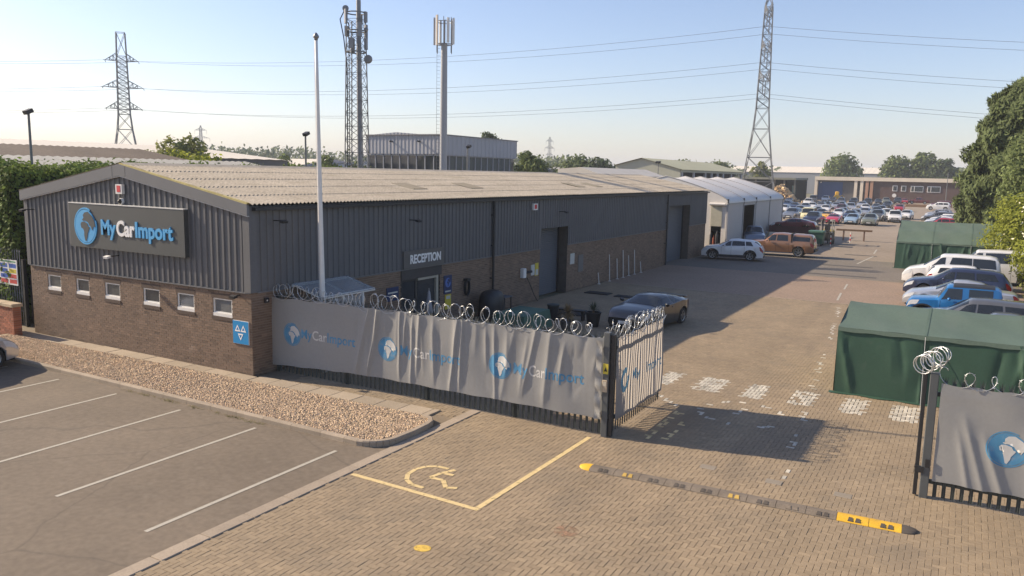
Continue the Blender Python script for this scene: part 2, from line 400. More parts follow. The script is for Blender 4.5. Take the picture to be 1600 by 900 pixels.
marking('roundel_marking', poly_d(CX, CY, [(12.78,4.25),(12.83,4.85),(13.0,4.87)]) < .05, m_whiteb, 'faded white figure inside the painted circle', .2)
marking('edge_line_marking', poly_d(CX, CY, [(13.05,19.6),(13.42,15.9)]) < .055, m_whiteb, 'broken white line along the yard blocks', .3)
marking('edge_line_marking', poly_d(CX, CY, [(13.62,13.0),(14.05,8.0)]) < .055, m_whiteb, 'broken white line along the yard blocks', .45)
marking('edge_line_marking', poly_d(CX, CY, [(14.3,5.4),(14.55,2.2)]) < .05, m_whiteb, 'broken white line along the yard blocks', .5)
marking('edge_line_marking', poly_d(CX, CY, [(14.66,1.25),(14.78,.4)]) < .05, m_whiteb, 'broken white line along the yard blocks', .4)
marking('edge_line_marking', poly_d(CX, CY, [(12.6,24.5),(12.95,21.2)]) < .06, m_whiteb, 'broken white line along the yard blocks', .4)
marking('gate_arc_marking', poly_d(CX, CY, [(11.45,3.7),(11.53,1.31)]) < .06, m_yelb, 'yellow dashes painted beside the open gate leaf', .25)
marking('gate_arc_marking', poly_d(CX, CY, [(11.6,3.6),(11.92,2.6),(11.93,1.1)]) < .05, m_yelb, 'yellow curve painted where the gate swings', .5)
marking('gate_arc_marking', poly_d(CX, CY, [(10.52,4.86),(11.31,4.14)]) < .06, m_whiteb, 'short white line by the gate leaf tip', .2)
def ribbon(name, polys, w, mat, label, piece=.2, gap=.018, z=.0055):
    b = MB()
    for pts in polys:
        P2 = [Vector((*p, 0)) for p in pts]; seg = []
        for a, c in zip(P2[:-1], P2[1:]):
            L_ = (c-a).length; m_ = max(1, round(L_/piece)); d = (c-a)/L_; nn = Vector((-d.y, d.x, 0))*w/2
            for k in range(m_):
                p, q = a+d*(L_*k/m_+gap/2), a+d*(L_*(k+1)/m_-gap/2); b.quad(*[(*(v_.xy), z) for v_ in (p-nn, q-nn, q+nn, p+nn)])
    tag(b.obj(name, mat), label, None, None, 'structure')
ribbon('wheelchair_marking', [[(8.80,-2.83),(8.52,-2.84),(8.33,-2.98),(8.24,-3.2),(8.27,-3.5),(8.42,-3.74),(8.64,-3.88),(8.95,-3.90)],[(8.94,-2.80),(8.80,-3.10),(8.74,-3.40),(9.04,-3.38),(9.30,-3.66),(9.50,-3.55)],[(8.86,-3.08),(9.08,-3.06)]], .095, m_yel, 'yellow wheelchair symbol painted in the disabled bay', .22)
b = MB(); b.add([(10.38+.13*(1+.12*math.sin(k*.898+1))*math.cos(k*.449), -5.88+.13*(1+.12*math.sin(k*.898+1))*math.sin(k*.449), .005) for k in range(14)], [tuple(range(14))]); tag(b.obj('paint_spot', worn_paint('yellow_spill', (.66,.44,.08), .42, 14)), 'bright yellow paint spot on the paving', None, None, 'structure')

paving = empty('block_paving', (10, 5, 0), None, None, None, 'structure')
# the 300 blocks that show largest (nearest the camera, inside the view) are single pieces
fx, fy = -0.4917, 0.8587; rx, ry = 0.8662, 0.4994
dep = (CX-17.47)*fx+(CY+15.54)*fy; lat = ((CX-17.47)*rx+(CY+15.54)*ry)/dep
cand = np.where(~used & (np.abs(lat) < .64) & (dep > 12.25))[0]
near = cand[np.argsort(dep[cand])][:300]
single = np.zeros(nb_, bool); single[near] = True
protos = []
for tv in np.linspace(.82, 1.18, 8):
    V, F = block_arrays(np.zeros(1), np.zeros(1), np.full(1, .1), np.full(1, .05), np.zeros(1))
    o = mesh_np('paver', V, F, m_block, paving, tone=np.full(5, tv), local=True); protos.append(o.data); bpy.data.objects.remove(o)
for i in near:
    o = bpy.data.objects.new('paver', protos[int(np.clip((TONE[i]-.80)/.05, 0, 7))]); COL.objects.link(o); o.parent = paving
    o.location = (CX[i]-10, CY[i]-5, ZT[i]); o.rotation_euler.z = 0 if HX[i] > HY[i] else math.pi/2
rest = ~used & ~single
V, F = block_arrays(CX[rest], CY[rest], HX[rest], HY[rest], ZT[rest])
tag(mesh_np('pavers', V, F, m_block, paving, tone=np.repeat(TONE[rest], 5)), None, None, None, 'stuff')

# yellow lines of the disabled bay (continuous paint over the blocks)
for pts in ([(7.34,-4.10),(10.36,-4.17)], [(10.31,-4.10),(10.40,.55)]):
    (xa,ya),(xb,yb) = pts; b = MB(); d = Vector((xb-xa, yb-ya, 0)).normalized(); nn = Vector((-d.y, d.x, 0))*.055
    n = 30; P = [[(xa+(xb-xa)*k/n+s*nn.x, ya+(yb-ya)*k/n+s*nn.y, .0055) for k in range(n+1)] for s in (-1, 1)]
    b.grid(P); tag(b.obj('disabled_bay_line', m_yel), 'yellow edge line of the disabled parking bay', None, None, 'structure')
b = MB(); b.lathe([(0,0),(.22,0.0)], (12.07,-4.08,.0045), 14); tag(b.obj('rust_stain', worn_paint('rust_stain', (.33,.20,.12), .52, 5)), 'pale rusty stain on the foreground paving', None, None, 'structure')
for (x, y) in [(13.27,.19),(14.62,.12),(15.9,.16)]:
    b = MB(); b.cbox(x-.16, x+.16, y-.12, y+.12, -.01, .006, .003)
    tag(b.obj('service_cover', M('cover_grey', (.27,.225,.165), .6, .1)), 'small grey service cover set in the paving', None, None, 'structure')

# flush kerb between lot and paving, separate stones
kerb = empty('flush_kerb', (7.12, -4, 0), None, None, None, 'structure')
y = -12.0
while y < .85:
    y2 = min(y+.914, .9); b = MB(); b.cbox(6.985, 7.262, y+.006, y2-.006, -.05, .012+random.uniform(-.002,.002), .012); b.obj('kerb_stone', m_kerb, kerb); y = y2

# raised kerb round the gravel bed
def offset_path(pts, w):
    out = []
    for i, p in enumerate(pts):
        a = Vector(pts[max(i-1,0)]); c = Vector(pts[min(i+1,len(pts)-1)]); d = (c-a).normalized(); out.append((p[0]-d[1]*w, p[1]+d[0]*w))
    return out
outer = [(-11.2+.914*k, -2.80) for k in range(19)]
outer = [p for p in outer if p[0] < 5.9]+[(5.95,-2.80)]+[(6.25+.72*math.sin(t), -2.08-.72*math.cos(t)) for t in np.linspace(.1, 1.35, 7)]+[(6.99,-1.6),(6.97,-1.0),(6.90,-.72),(6.72,-.5),(6.45,-.40)]
inner = offset_path(outer, .13)
kr = empty('gravel_bed_kerb', (0, -2.8, 0), None, None, None, 'structure')
for i in range(len(outer)-1):
    b = MB(); a0 = Vector((*outer[i],0)); a1 = Vector((*outer[i+1],0)); c0 = Vector((*inner[i],0)); c1 = Vector((*inner[i+1],0))
    d = (a1-a0).normalized()*.004; h = .125
    q = (a0-c0).normalized()*.02
    lo = [a0+d, a1-d, c1-d, c0+d]; hi = [a0+d-q, a1-d-q, c1-d, c0+d]
    vs_ = [(*v.xy, -.05) for v in lo]+[(*v.xy, h-.025) for v in lo]+[(*v.xy, h) for v in hi]
    b.add(vs_, [(0,3,2,1),(8,9,10,11)]+[(k,(k+1)%4,4+(k+1)%4,4+k) for k in range(4)]+[(4+k,4+(k+1)%4,8+(k+1)%4,8+k) for k in range(4)])
    b.obj('kerb_stone', m_kerb, kr)
def bed_y(x): return -.80+(x+9)*.026
# gravel: base and loose stones
gb = MB(); pts = [(x, bed_y(x)) for x in np.linspace(-11.2, 6.4, 12)]
gb.add([(*p, .075) for p in inner]+[(*p, .085) for p in reversed(pts)], [tuple(range(len(inner)+len(pts)))])
m_grav = M('gravel_stone', (.62,.462,.30), .9, .1, 4, tone=True, fine=.1)
tag(gb.obj('gravel_bed', M('gravel_fines', (.36,.285,.19), .95, .2, 8, fine=.3, bump=.6, bscale=60)), None, None, None, 'structure')
def in_bed(x, y): 
    ok = (y < bed_y(x)-.03) & (y > -2.66)
    ok &= ~((x > 6.2) & (y < -2.05) & (np.hypot(x-6.25, y+2.08) > .58)); ok &= x < 6.85-(np.clip(y+.75,0,1))*1.2
    return ok
n = 42000; gx = rng.uniform(-11, 6.85, n); gy = rng.uniform(-2.66, -.3, n); kk = in_bed(gx, gy); gx, gy = gx[kk], gy[kk]; n = len(gx)
octv = np.array([(1,0,0),(0,1,0),(-1,0,0),(0,-1,0),(0,0,1)]); octf = np.array([(0,1,4),(1,2,4),(2,3,4),(3,0,4)])
ang = rng.uniform(0, 6.28, n); s = rng.uniform(.016, .036, n); sy = s*rng.uniform(.55, 1, n); sz = s*rng.uniform(.5, .9, n)
V = np.zeros((n,5,3)); jit = rng.uniform(.7, 1.25, (n,5))
lx = octv[None,:,0]*s[:,None]*jit; ly = octv[None,:,1]*sy[:,None]*jit
V[:,:,0] = gx[:,None]+lx*np.cos(ang)[:,None]-ly*np.sin(ang)[:,None]; V[:,:,1] = gy[:,None]+lx*np.sin(ang)[:,None]+ly*np.cos(ang)[:,None]
V[:,:,2] = .078+rng.uniform(0,.014,n)[:,None]+octv[None,:,2]*sz[:,None]*jit
V[:,4,0] += rng.normal(0,.008,n); V[:,4,1] += rng.normal(0,.008,n)
F = (np.arange(n)[:,None,None]*5+octf[None]).reshape(-1,3)
tag(mesh_np('gravel', V.reshape(-1,3), F, m_grav, tone=np.repeat(np.clip(rng.normal(1,.17,n),.55,1.5),4)), 'loose buff gravel filling the bed in front of the gable', 'gravel', None, 'stuff')

# path of slabs between the bed and the wall
path = empty('slab_path', (-4, -.4, 0), None, None, None, 'structure')
b = MB(); b.add([(-11.6,-.95,.02),(7.0,-.5,.02),(7.0,.95,.02),(-11.6,.95,.02)], [(0,1,2,3)]); b.v = [(*v[:2], -.011) for v in b.v]; b.obj('slab_bed', m_base, path)
x = -11.5
while x < 6.3:
    w = .9 if x < 0 else .75
    ya, yb = bed_y(x)+.02, bed_y(x)+.72
    if x < 0: yb = min(yb, -.004)
    x2 = min(x+w, 6.4)
    b = MB(); b.cbox(x+.006, x2-.006, ya, yb-.006, -.03, .03+random.uniform(-.004,.004), .008); b.obj('slab', m_slab, path); x = x2
# white bay lines of the lot
for xl, ya, yb in [(6.17,-7.85,-3.28),(3.57,-7.82,-3.15),(.97,-7.8,-3.2),(-1.6,-7.8,-3.2),(-4.22,-7.8,-3.2),(-6.85,-7.8,-3.2)]:
    n = 24; P = [[(xl+s*.045-.09*(k/n-.5)*0, ya+(yb-ya)*k/n, .005) for k in range(n+1)] for s in (-1,1)]
    b = MB(); b.grid(P); tag(b.obj('bay_line', m_white), None, None, None, 'structure')
# weeds along the kerb foot
def tufts(name, spots, h, mat, label, cat, per=26, spread=.2):
    V = []; F = []
    for (x, y) in spots:
        hh = h*random.uniform(.5, 1.3)
        for _ in range(per):
            a = random.uniform(0, 6.28); r = random.uniform(0, spread); px, py = x+r*1.8*math.cos(a), y+r*.35*math.sin(a); l = hh*random.uniform(.4, 1)
            tx, ty = random.gauss(0, .05), random.gauss(0, .05); i = len(V)
            V += [(px-.008,py,0),(px+.008,py,0),(px+tx,py+ty,l)]; F.append((i,i+1,i+2))
    return tag(mesh_np(name, np.array(V), np.array(F), mat), label, cat, None, 'stuff')
tufts('kerb_weeds', [(2.35,-2.92),(2.6,-2.9),(1.1,-2.9),(3.1,-2.92),(3.4,-2.9),(.2,-2.9),(-1.5,-2.9)]+[(random.uniform(-3,4),-2.88) for _ in range(7)], .07, M('weed_green', (.20,.18,.08), .9, .3, 5, trans=.3), 'straggling weeds along the foot of the gravel bed kerb', 'weeds')

# speed hump of rubber sections
hump = empty('speed_hump', (14.1, -1.04, 0), 'long black and yellow rubber speed hump lying across the gateway', 'speed hump')
m_rub = M('hump_rubber', (.185,.15,.112), .8, .25, 3, fine=.25); m_rubd = M('hump_rubber_dark', (.09,.075,.06), .75, .3, 3)
m_hy = M('hump_yellow', (.72,.42,.03), .6, .18, 4, fine=.15, dirt=((.25,.17,.06), 5, .55, .8))
hx0, hx1, hy0, hy1 = 10.98, 17.25, -1.20, -.86; HL = math.hypot(hx1-hx0, hy1-hy0); hd = Vector(((hx1-hx0)/HL, (hy1-hy0)/HL, 0)); hn = Vector((-hd.y, hd.x, 0))
prof = [(-.185,.0),(-.18,.012),(-.12,.042),(-.05,.056),(.05,.056),(.12,.042),(.18,.012),(.185,.0)]
def hpt(t, u, z): p = Vector((hx0,hy0,0))+hd*t+hn*u; return (p.x, p.y, z+.003)
def hsec(t0, t1, mat, name='hump_section'):
    b = MB(); b.grid([[hpt(t0+.004, u, z) for u, z in prof], [hpt(t1-.004, u, z) for u, z in prof]])
    b.add([hpt(t0+.004, u, z) for u, z in prof], [tuple(range(8))]); b.add([hpt(t1-.004, u, z) for u, z in prof], [tuple(range(7,-1,-1))])
    return b.obj(name, mat, hump, 'angle')
def hcap(t, sgn, mat):
    P = []
    for a in np.linspace(0, math.pi/2, 7):
        cs, sn = math.cos(a), math.sin(a); P.append([hpt(t+sgn*.26*sn, u*cs, z*max(cs,0)**.6) for u, z in prof])
    b = MB(); b.grid(P); b.obj('end_cap', mat, hump, 'angle')
hcap(.26, -1, m_hy); hcap(HL-.26, 1, m_rubd)
nsec = 11; sl = (HL-.52)/nsec
for k in range(nsec):
    s_ = hsec(.26+k*sl, .26+(k+1)*sl, m_hy if k >= nsec-2 else m_rub)
    for e in (-.06, .06):
        t = .26+(k+.55)*sl+e; b = MB(); ridge = [hpt(t-.045,-.165,.02),hpt(t+.045,-.165,.02),hpt(t+.03,-.075,.056),hpt(t-.03,-.075,.056)]
        b.add(ridge+[(p[0],p[1],p[2]+.012) for p in ridge], [(4,5,6,7),(0,1,5,4),(1,2,6,5),(2,3,7,6),(3,0,4,7)]); b.obj('chevron', M('hump_reflector', (.50,.33,.08), .6, .2, 4) if k in (1,5) else m_rubd if k != 7 else m_rub, s_)

# ------------------------------------------------------------------ the main unit
BL = 45.0; BX = -11.14; EZ = 4.95; RZ = 6.0; RXc = -5.57; BRK = 2.5
m_brick = M('brown_brick', (.185,.128,.09), .9, .14, 1.2, tone=True, fine=.1, dirt=((.30,.26,.22), .55, .66, .9))
m_mort = M('brick_mortar', (.27,.215,.16), .95, .12, 2)
m_clad = M('grey_cladding', (.115,.116,.12), .55, .10, .6, spec=.4, fine=.05, tracks=((.17,.165,.155), (2.4,2.4,.22), .54, .76, .4))
m_flash = M('grey_flashing', (.145,.148,.155), .5, .08, .8, spec=.4)
m_trim = M('pale_trim', (.45,.44,.42), .6)
m_roof = M('fibre_cement_roof', (.445,.385,.30), .95, .14, .35, fine=.2, bump=.25, bscale=25, stretch=(1.6,.6,1), dirt=((.30,.255,.18), .9, .52, .8))
m_rlight = M('roof_light', (.30,.26,.19), .7, .15, 1)
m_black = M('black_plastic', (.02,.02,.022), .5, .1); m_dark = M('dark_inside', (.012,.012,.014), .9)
m_upvc = M('white_upvc', (.72,.70,.66), .45, .05, 3); m_glass = M('window_glass', (.045,.05,.055), .06, .25, .9, spec=.7)
m_sill = M('dark_sill', (.085,.060,.047), .9, .15, 5)
m_alu = M('grey_metal', (.28,.28,.28), .45, .08, 3, metal=.6); m_red = M('alarm_red', (.55,.03,.04), .5)
m_white_p = M('white_plastic', (.74,.72,.68), .5, .06, 4)

wh = empty('warehouse_unit', (-5.57, 0, 0), 'long dark grey clad warehouse on brown brick with a shallow corrugated roof', 'building')
WIN = [(-10.13,-9.35),(-8.47,-7.73),(-6.87,-6.07),(-4.89,-4.08),(-3.25,-2.46),(-1.64,-.81)]; WZ = (1.64, 2.19)
holesF = [(a, b, WZ[0], WZ[1]) for a, b in WIN]
ENT = (6.9, 9.3, 0.0, 2.3); SH1 = (17.6, 20.55, 0.0, 3.4); SH2 = (36.1, 40.8, 0.0, 3.98)
holesS = [ENT, SH1, SH2]
def cells(u0, u1, v0, v1, holes):
    us = sorted(set([u0, u1]+[min(max(h[i], u0), u1) for h in holes for i in (0,1)])); vs_ = sorted(set([v0, v1]+[min(max(h[i], v0), v1) for h in holes for i in (2,3)]))
    for a, b in zip(us[:-1], us[1:]):
        for c, d in zip(vs_[:-1], vs_[1:]):
            um, vm = (a+b)/2, (c+d)/2
            if not any(h[0] < um < h[1] and h[2] < vm < h[3] for h in holes): yield a, b, c, d
def courses(u0, u1, v1, holes):
    out = []; v = 0.004; row = 0
    while v+.065 <= v1+.001:
        x = u0-(.1125 if row % 2 else 0)
        while x < u1:
            a, b = max(x, u0)+.003, min(x+.222, u1)-.003; x += .225
            if b-a < .03: continue
            segs = [(a, b)]
            for h in holes:
                if h[2]-.03 < v+.03 < h[3]+.01:
                    ns = []
                    for (p, q) in segs:
                        if q <= h[0] or p >= h[1]: ns.append((p, q))
                        else:
                            if p < h[0]-.02: ns.append((p, h[0]))
                            if q > h[1]+.02: ns.append((h[1], q))
                    segs = ns
            out += [(p, q, v, v+.061) for p, q in segs]
        v += .075; row += 1
    return np.array(out)
# gable wall
gw = MB()
for a, b, c, d in cells(BX, 0, 0, BRK, holesF): gw.quad((a,.010,c),(b,.010,c),(b,.010,d),(a,.010,d))
for a, b, c, d in holesF:
    gw.quad((a,.010,c),(a,.12,c),(a,.12,d),(a,.010,d)); gw.quad((b,.12,c),(b,.010,c),(b,.010,d),(b,.12,d)); gw.quad((a,.010,d),(b,.010,d),(b,.12,d),(a,.12,d)); gw.quad((a,.12,c),(b,.12,c),(b,.010,c),(a,.010,c))
gwall = gw.obj('gable_wall', m_mort, wh)
fb = courses(BX, 0, BRK, holesF); B = np.stack([fb[:,0], fb[:,1], rng.uniform(-.003,.002,len(fb)), np.full(len(fb),.011), fb[:,2], fb[:,3]], 1)
tone = np.clip(rng.normal(1,.11,len(B)),.6,1.5); hgt_fac = np.where(B[:,4] > 2.0, .93, 1.0)
order = np.argsort(-(B[:,0]) + np.abs(B[:,4]-1.2)*.35); near = order[:300]; mask = np.ones(len(B), bool); mask[near] = False
tag(boxes('bricks', B[mask], m_brick, gwall, tone[mask], faces=(0,1,2,3,5)), None, None, None, 'stuff')
w0 = np.array(wl(gwall)); pm = {}
for i in near:
    x0,x1,y0,y1,z0,z1 = B[i]; key = (round(x1-x0,3), int(tone[i]*8))
    if key not in pm:
        t_ = boxes('brick', [[-(x1-x0)/2,(x1-x0)/2,-.001,.011,0,.061]], m_brick, gwall, np.array([tone[i]]), faces=(0,1,2,3,5), local=True); pm[key] = t_.data; bpy.data.objects.remove(t_)
    o = bpy.data.objects.new('brick', pm[key]); COL.objects.link(o); o.parent = gwall; o.location = ((x0+x1)/2-w0[0], y0+.001-w0[1], z0-w0[2])
# long side wall
sw = MB()
for a, b, c, d in cells(0.02, BL, 0, BRK, holesS): sw.quad((-.010,a,c),(-.010,b,c),(-.010,b,d),(-.010,a,d))
swall = sw.obj('side_wall', m_mort, wh)
fb = courses(.012, BL, BRK, holesS); B = np.stack([np.full(len(fb),-.011), rng.uniform(-.002,.003,len(fb)), fb[:,0], fb[:,1], fb[:,2], fb[:,3]], 1)
tag(boxes('bricks', B, m_brick, swall, np.clip(rng.normal(1,.11,len(B)),.6,1.5), faces=(0,1,3,2,4)), None, None, None, 'stuff')
# hidden walls
b = MB(); b.box(BX-.02, BX+.18, .02, BL, 0, EZ-.05); b.box(BX, -.02, BL-.2, BL, 0, EZ-.05)
b.prism([(BX,EZ-.06),(0,EZ-.06),(RXc,RZ-.05)], 'Y', BL-.2, BL); b.obj('rear_walls', m_clad, wh)
# windows of the gable
for a, b_, c, d in [(*w, *WZ) for w in WIN]:
    f = MB(); t = .055
    f.box(a+.002,b_-.002,.03,.09,d-t,d-.002); f.box(a+.002,b_-.002,.005,.09,c+.002,c+.10); f.box(a+.002,a+t,.03,.09,c+.1,d-t); f.box(b_-t,b_-.002,.03,.09,c+.1,d-t)
    fo = f.obj('window', m_upvc, wh)
    p = MB(); p.box(a+t-.01,b_-t+.01,.06,.075,c+.09,d-t+.01); p.obj('pane', M('pane_%d' % (int(-a*10) % 3), [(.045,.05,.055),(.15,.15,.145),(.085,.09,.09)][int(-a*10) % 3], .08, .25, 1.5, spec=.7), fo)
    v_ = MB(); v_.box(a+t,b_-t,.036,.059,c+.1,c+.135); v_.obj('vent_bar', m_upvc, fo)
    s_ = MB(); s_.box(a-.03,b_+.03,-.022,.03,c-.10,c-.002); s_.obj('sill', m_sill, fo)
    l_ = MB(); l_.box(a-.05,b_+.05,-.006,.008,d+.004,d+.14); l_.obj('lintel', m_sill, fo)
# profiled cladding
def clad_path(u0, u1, pitch=.25):
    pts = []; u = u0
    while u < u1-1e-6:
        for du, h in ((0,0),(.135,0),(.155,.034),(.23,.034)):
            if u+du < u1: pts.append((u+du, h))
        u += pitch
    pts.append((u1, 0)); return pts
def cladding(name, axis, u0, u1, zlo, zhi, base=.03, sgn=1, mat=None):
    b = MB(); pts = clad_path(u0, u1); P0 = []; P1 = []
    for u, h in pts:
        o = sgn*(base+h)
        q = (lambda z: (u, o, z)) if axis == 'X' else (lambda z: (o, u, z))
        P0.append(q(zlo(u))); P1.append(q(zhi(u)))
    b.grid([P0, P1]); return b.obj(name, mat or m_clad, wh)
LE, RE = 5.06, 4.99
def rake(x): return (LE+(RZ+.03-LE)*(x-BX)/(RXc-BX)) if x < RXc else (RE+(RZ+.03-RE)*(0-x)/(0-RXc))
cladding('gable_cladding', 'X', BX+.16, -.2, lambda u: BRK-.03, lambda u: rake(u)-.25, sgn=-1)
for a, b_, zl in [(.2,SH1[0],BRK-.03),(SH1[0],SH1[1],SH1[3]),(SH1[1],SH2[0],BRK-.03),(SH2[0],SH2[1],SH2[3]),(SH2[1],BL,BRK-.03)]:
    cladding('side_cladding', 'Y', a, b_, lambda u, z=zl: z, lambda u: EZ-.02)
b = MB(); b.prism([(-.2,-.07),(.07,-.07),(.07,.2),(.02,.2),(.02,-.02),(-.2,-.02)], 'Z', BRK-.04, EZ-.02); b.obj('corner_flashing', m_clad, wh)
b = MB(); b.prism([(BX+.17,-.07),(BX-.04,-.07),(BX-.04,.3),(BX,.3),(BX,-.02),(BX+.17,-.02)], 'Z', BRK-.04, EZ-.02); b.obj('corner_flashing', m_clad, wh)
b = MB(); b.box(BX+.01,-.012,-.06,-.002,BRK-.07,BRK-.032); b.obj('drip_strip', m_flash, wh)
b = MB()
for a, b_ in [(.2,SH1[0]),(SH1[1],SH2[0]),(SH2[1],BL)]: b.box(.002,.06,a,b_,BRK-.07,BRK-.032)
b.obj('drip_strip', m_flash, wh)
# barge boards and eave trim on the gable
for nm, xa, xb in (('left', BX-.09, RXc), ('right', RXc, .11)):
    xs = [xa, xb] if nm == 'left' else [xa, xb]
    top = lambda x: rake(min(max(x, BX), 0))+ (0 if BX <= x <= 0 else -.015)
    b = MB(); n = 2
    poly = [(xa, top(xa)-.31), (xb, top(xb)-.31), (xb, top(xb)), (xa, top(xa))]
    if nm == 'left': poly[1] = (xb, top(xb)-.36)
    else: poly[0] = (xa, top(xa)-.36)
    b.prism(poly, 'Y', -.17, -.085); b.obj('barge_board', m_flash, wh)
    b = MB(); poly2 = [(poly[0][0], poly[0][1]-.028), (poly[1][0], poly[1][1]-.028), (poly[1][0], poly[1][1]-.002), (poly[0][0], poly[0][1]-.002)]
    b.prism(poly2, 'Y', -.155, -.085); b.obj('barge_trim', m_trim, wh)
for x in (-5.9, -5.25):
    b = MB(); b.box(x-.006, x+.006, -.173, -.171, rake(x)-.33, rake(x)-.01); b.obj('barge_joint', m_black, wh)
# corrugated roof, laid in overlapping rows
def roof_rows(x_e, z_e, x_r, z_r, y0, y1, nrow, name='roof_row', breaks=()):
    amp, pitch = .023, .16; n = int((y1-y0)/pitch*6)
    ys = np.linspace(y0, y1, n+1); wv = amp*np.sin(2*math.pi*ys/pitch)
    for r in range(nrow):
        s0, s1 = r/nrow-.012*(r > 0), (r+1)/nrow
        P = []
        for s_, lift in ((s0, .020), (s1, .0)):
            P.append(np.stack([np.full(n+1, x_e+(x_r-x_e)*s_), ys, z_e+(z_r-z_e)*s_+lift+wv+.045], 1))
        edge = P[0].copy(); edge[:,2] -= .014
        V = np.concatenate([edge, P[0], P[0], P[1]]); m = n+1
        i = np.arange(n); F = np.concatenate([np.stack([i,i+1,m+i+1,m+i],1), np.stack([2*m+i,2*m+i+1,3*m+i+1,3*m+i],1)])
        if x_r > x_e: F = F[:, ::-1]
        mesh_np(name, V, np.ascontiguousarray(F), m_roof, wh, smooth=True)
roof_rows(.20, 4.93, RXc, RZ, -.12, BL+.15, 5)
roof_rows(BX-.2, 4.99, RXc, RZ, -.12, BL+.15, 4)
b = MB(); 
for k in range(15):
    y0, y1 = -.12+k*3.02, -.12+(k+1)*3.02-.01
    b = MB(); b.grid([[(RXc-.32,y,RZ+.00),(RXc-.05,y,RZ+.085),(RXc+.05,y,RZ+.085),(RXc+.32,y,RZ+.00)] for y in (y0, min(y1, BL+.15))]); b.obj('ridge_tile', m_roof, wh)
for y in (9.4, 13.6, 24.5, 27.0):
    P = []
    for t in np.linspace(0, 1, 2):
        x = -1.35-t*1.1; z = 4.93+(RZ-4.93)*((.2-x)/(.2-RXc))
        P.append([(x, yy, z+.083+.027*math.sin(2*math.pi*yy/.16)) for yy in np.linspace(y, y+1.0, 40)])
    b = MB(); b.grid(P); b.obj('roof_light', m_rlight, wh, True)
P = [[(x, y, 4.93+(RZ-4.93)*((.2-x)/(.2-RXc))+.12) for x in (.2, RXc)] for y in (33.0, 33.18)]
b = MB(); b.grid(P); b.obj('expansion_strip', M('lead_grey', (.16,.15,.14), .7), wh)
b = MB(); b.prism([(-.12,4.99),(0.09,4.99),(.09,5.03),(RXc,RZ+.07),(RXc,RZ+.02)], 'Y', -.15, -.05); b.obj('verge_strip', M('lichen_edge', (.50,.42,.18), .9, .2, 3), wh)
# gutter and down pipes
b = MB(); b.box(.07,.21,.05,BL+.1,4.80,4.90); b.obj('gutter', m_black, wh)
for y in (13.1, 35.55, .32):
    if y < 1: continue
    b = MB(); b.cyl((.13,y,4.82),(.13,y,.05),.055,n=8)
    for z in (4.2, 2.9, 1.5): b.box(.0,.15,y-.075,y+.075,z,z+.05)
    b.obj('down_pipe', m_black, wh, 'angle')
# reception entrance
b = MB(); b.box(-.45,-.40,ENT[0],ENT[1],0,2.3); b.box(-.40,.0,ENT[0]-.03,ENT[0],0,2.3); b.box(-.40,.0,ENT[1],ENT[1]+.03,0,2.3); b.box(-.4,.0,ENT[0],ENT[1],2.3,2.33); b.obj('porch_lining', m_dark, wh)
b = MB(); b.box(-.02,.035,ENT[0]-.02,ENT[1]+.1,2.06,2.44); b.obj('porch_head', M('dark_panel', (.055,.05,.048), .7), wh)
d_ = MB(); d_.box(-.10,-.04,6.93,7.02,0,2.06); d_.box(-.10,-.04,7.78,7.88,0,2.06); d_.box(-.10,-.04,7.02,7.78,1.98,2.06); d_.box(-.10,-.04,7.02,7.78,0,.15)
do = d_.obj('door', m_black, wh); b = MB(); b.box(-.08,-.06,7.02,7.78,.15,1.98); b.obj('pane', m_glass, do); b = MB(); b.box(-.04,.01,7.7,7.73,.9,1.3); b.obj('handle', m_alu, do)
d_ = MB(); m_jamb = M('beige_frame', (.38,.35,.28), .6)
d_.box(-.12,.02,7.9,9.2,1.97,2.06); d_.box(-.12,.02,9.06,9.2,.0,1.97); d_.box(-.12,-.09,7.9,7.96,.0,1.97)
do = d_.obj('shop_window', m_jamb, wh); b = MB(); b.box(-.09,-.07,7.96,9.06,.1,1.97); b.obj('pane', m_glass, do)
# roller shutters in deep reveals
m_shut = M('shutter_grey', (.105,.115,.13), .5, .06, 1)
def shutter(y0, y1, z1, d=.55):
    rv = MB(); rv.quad((-d,y1,0),(.0,y1,0),(.0,y1,z1),(-d,y1,z1)); rv.quad((0,y0,0),(-d,y0,0),(-d,y0,z1),(0,y0,z1)); rv.quad((-d,y0,z1),(-d,y1,z1),(.06,y1,z1),(.06,y0,z1))
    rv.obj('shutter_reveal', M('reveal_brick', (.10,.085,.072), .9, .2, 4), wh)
    n = int(z1/.095); P = []
    for k in range(n+1):
        z = k*.095
        P += [[(-d+.0, y, z) for y in (y0, y1)], [(-d+.022, y, z+.012) for y in (y0, y1)], [(-d+.022, y, z+.07) for y in (y0, y1)]]
    b = MB(); b.grid(P); so = b.obj('roller_shutter', m_shut, wh)
    for y in (y0+.02, y1-.1):
        g = MB(); g.box(-d+.03,-d+.1,y,y+.08,0,z1); g.obj('guide_rail', m_black, so)
shutter(SH1[0], SH1[1], SH1[3]); shutter(SH2[0], SH2[1], SH2[3])

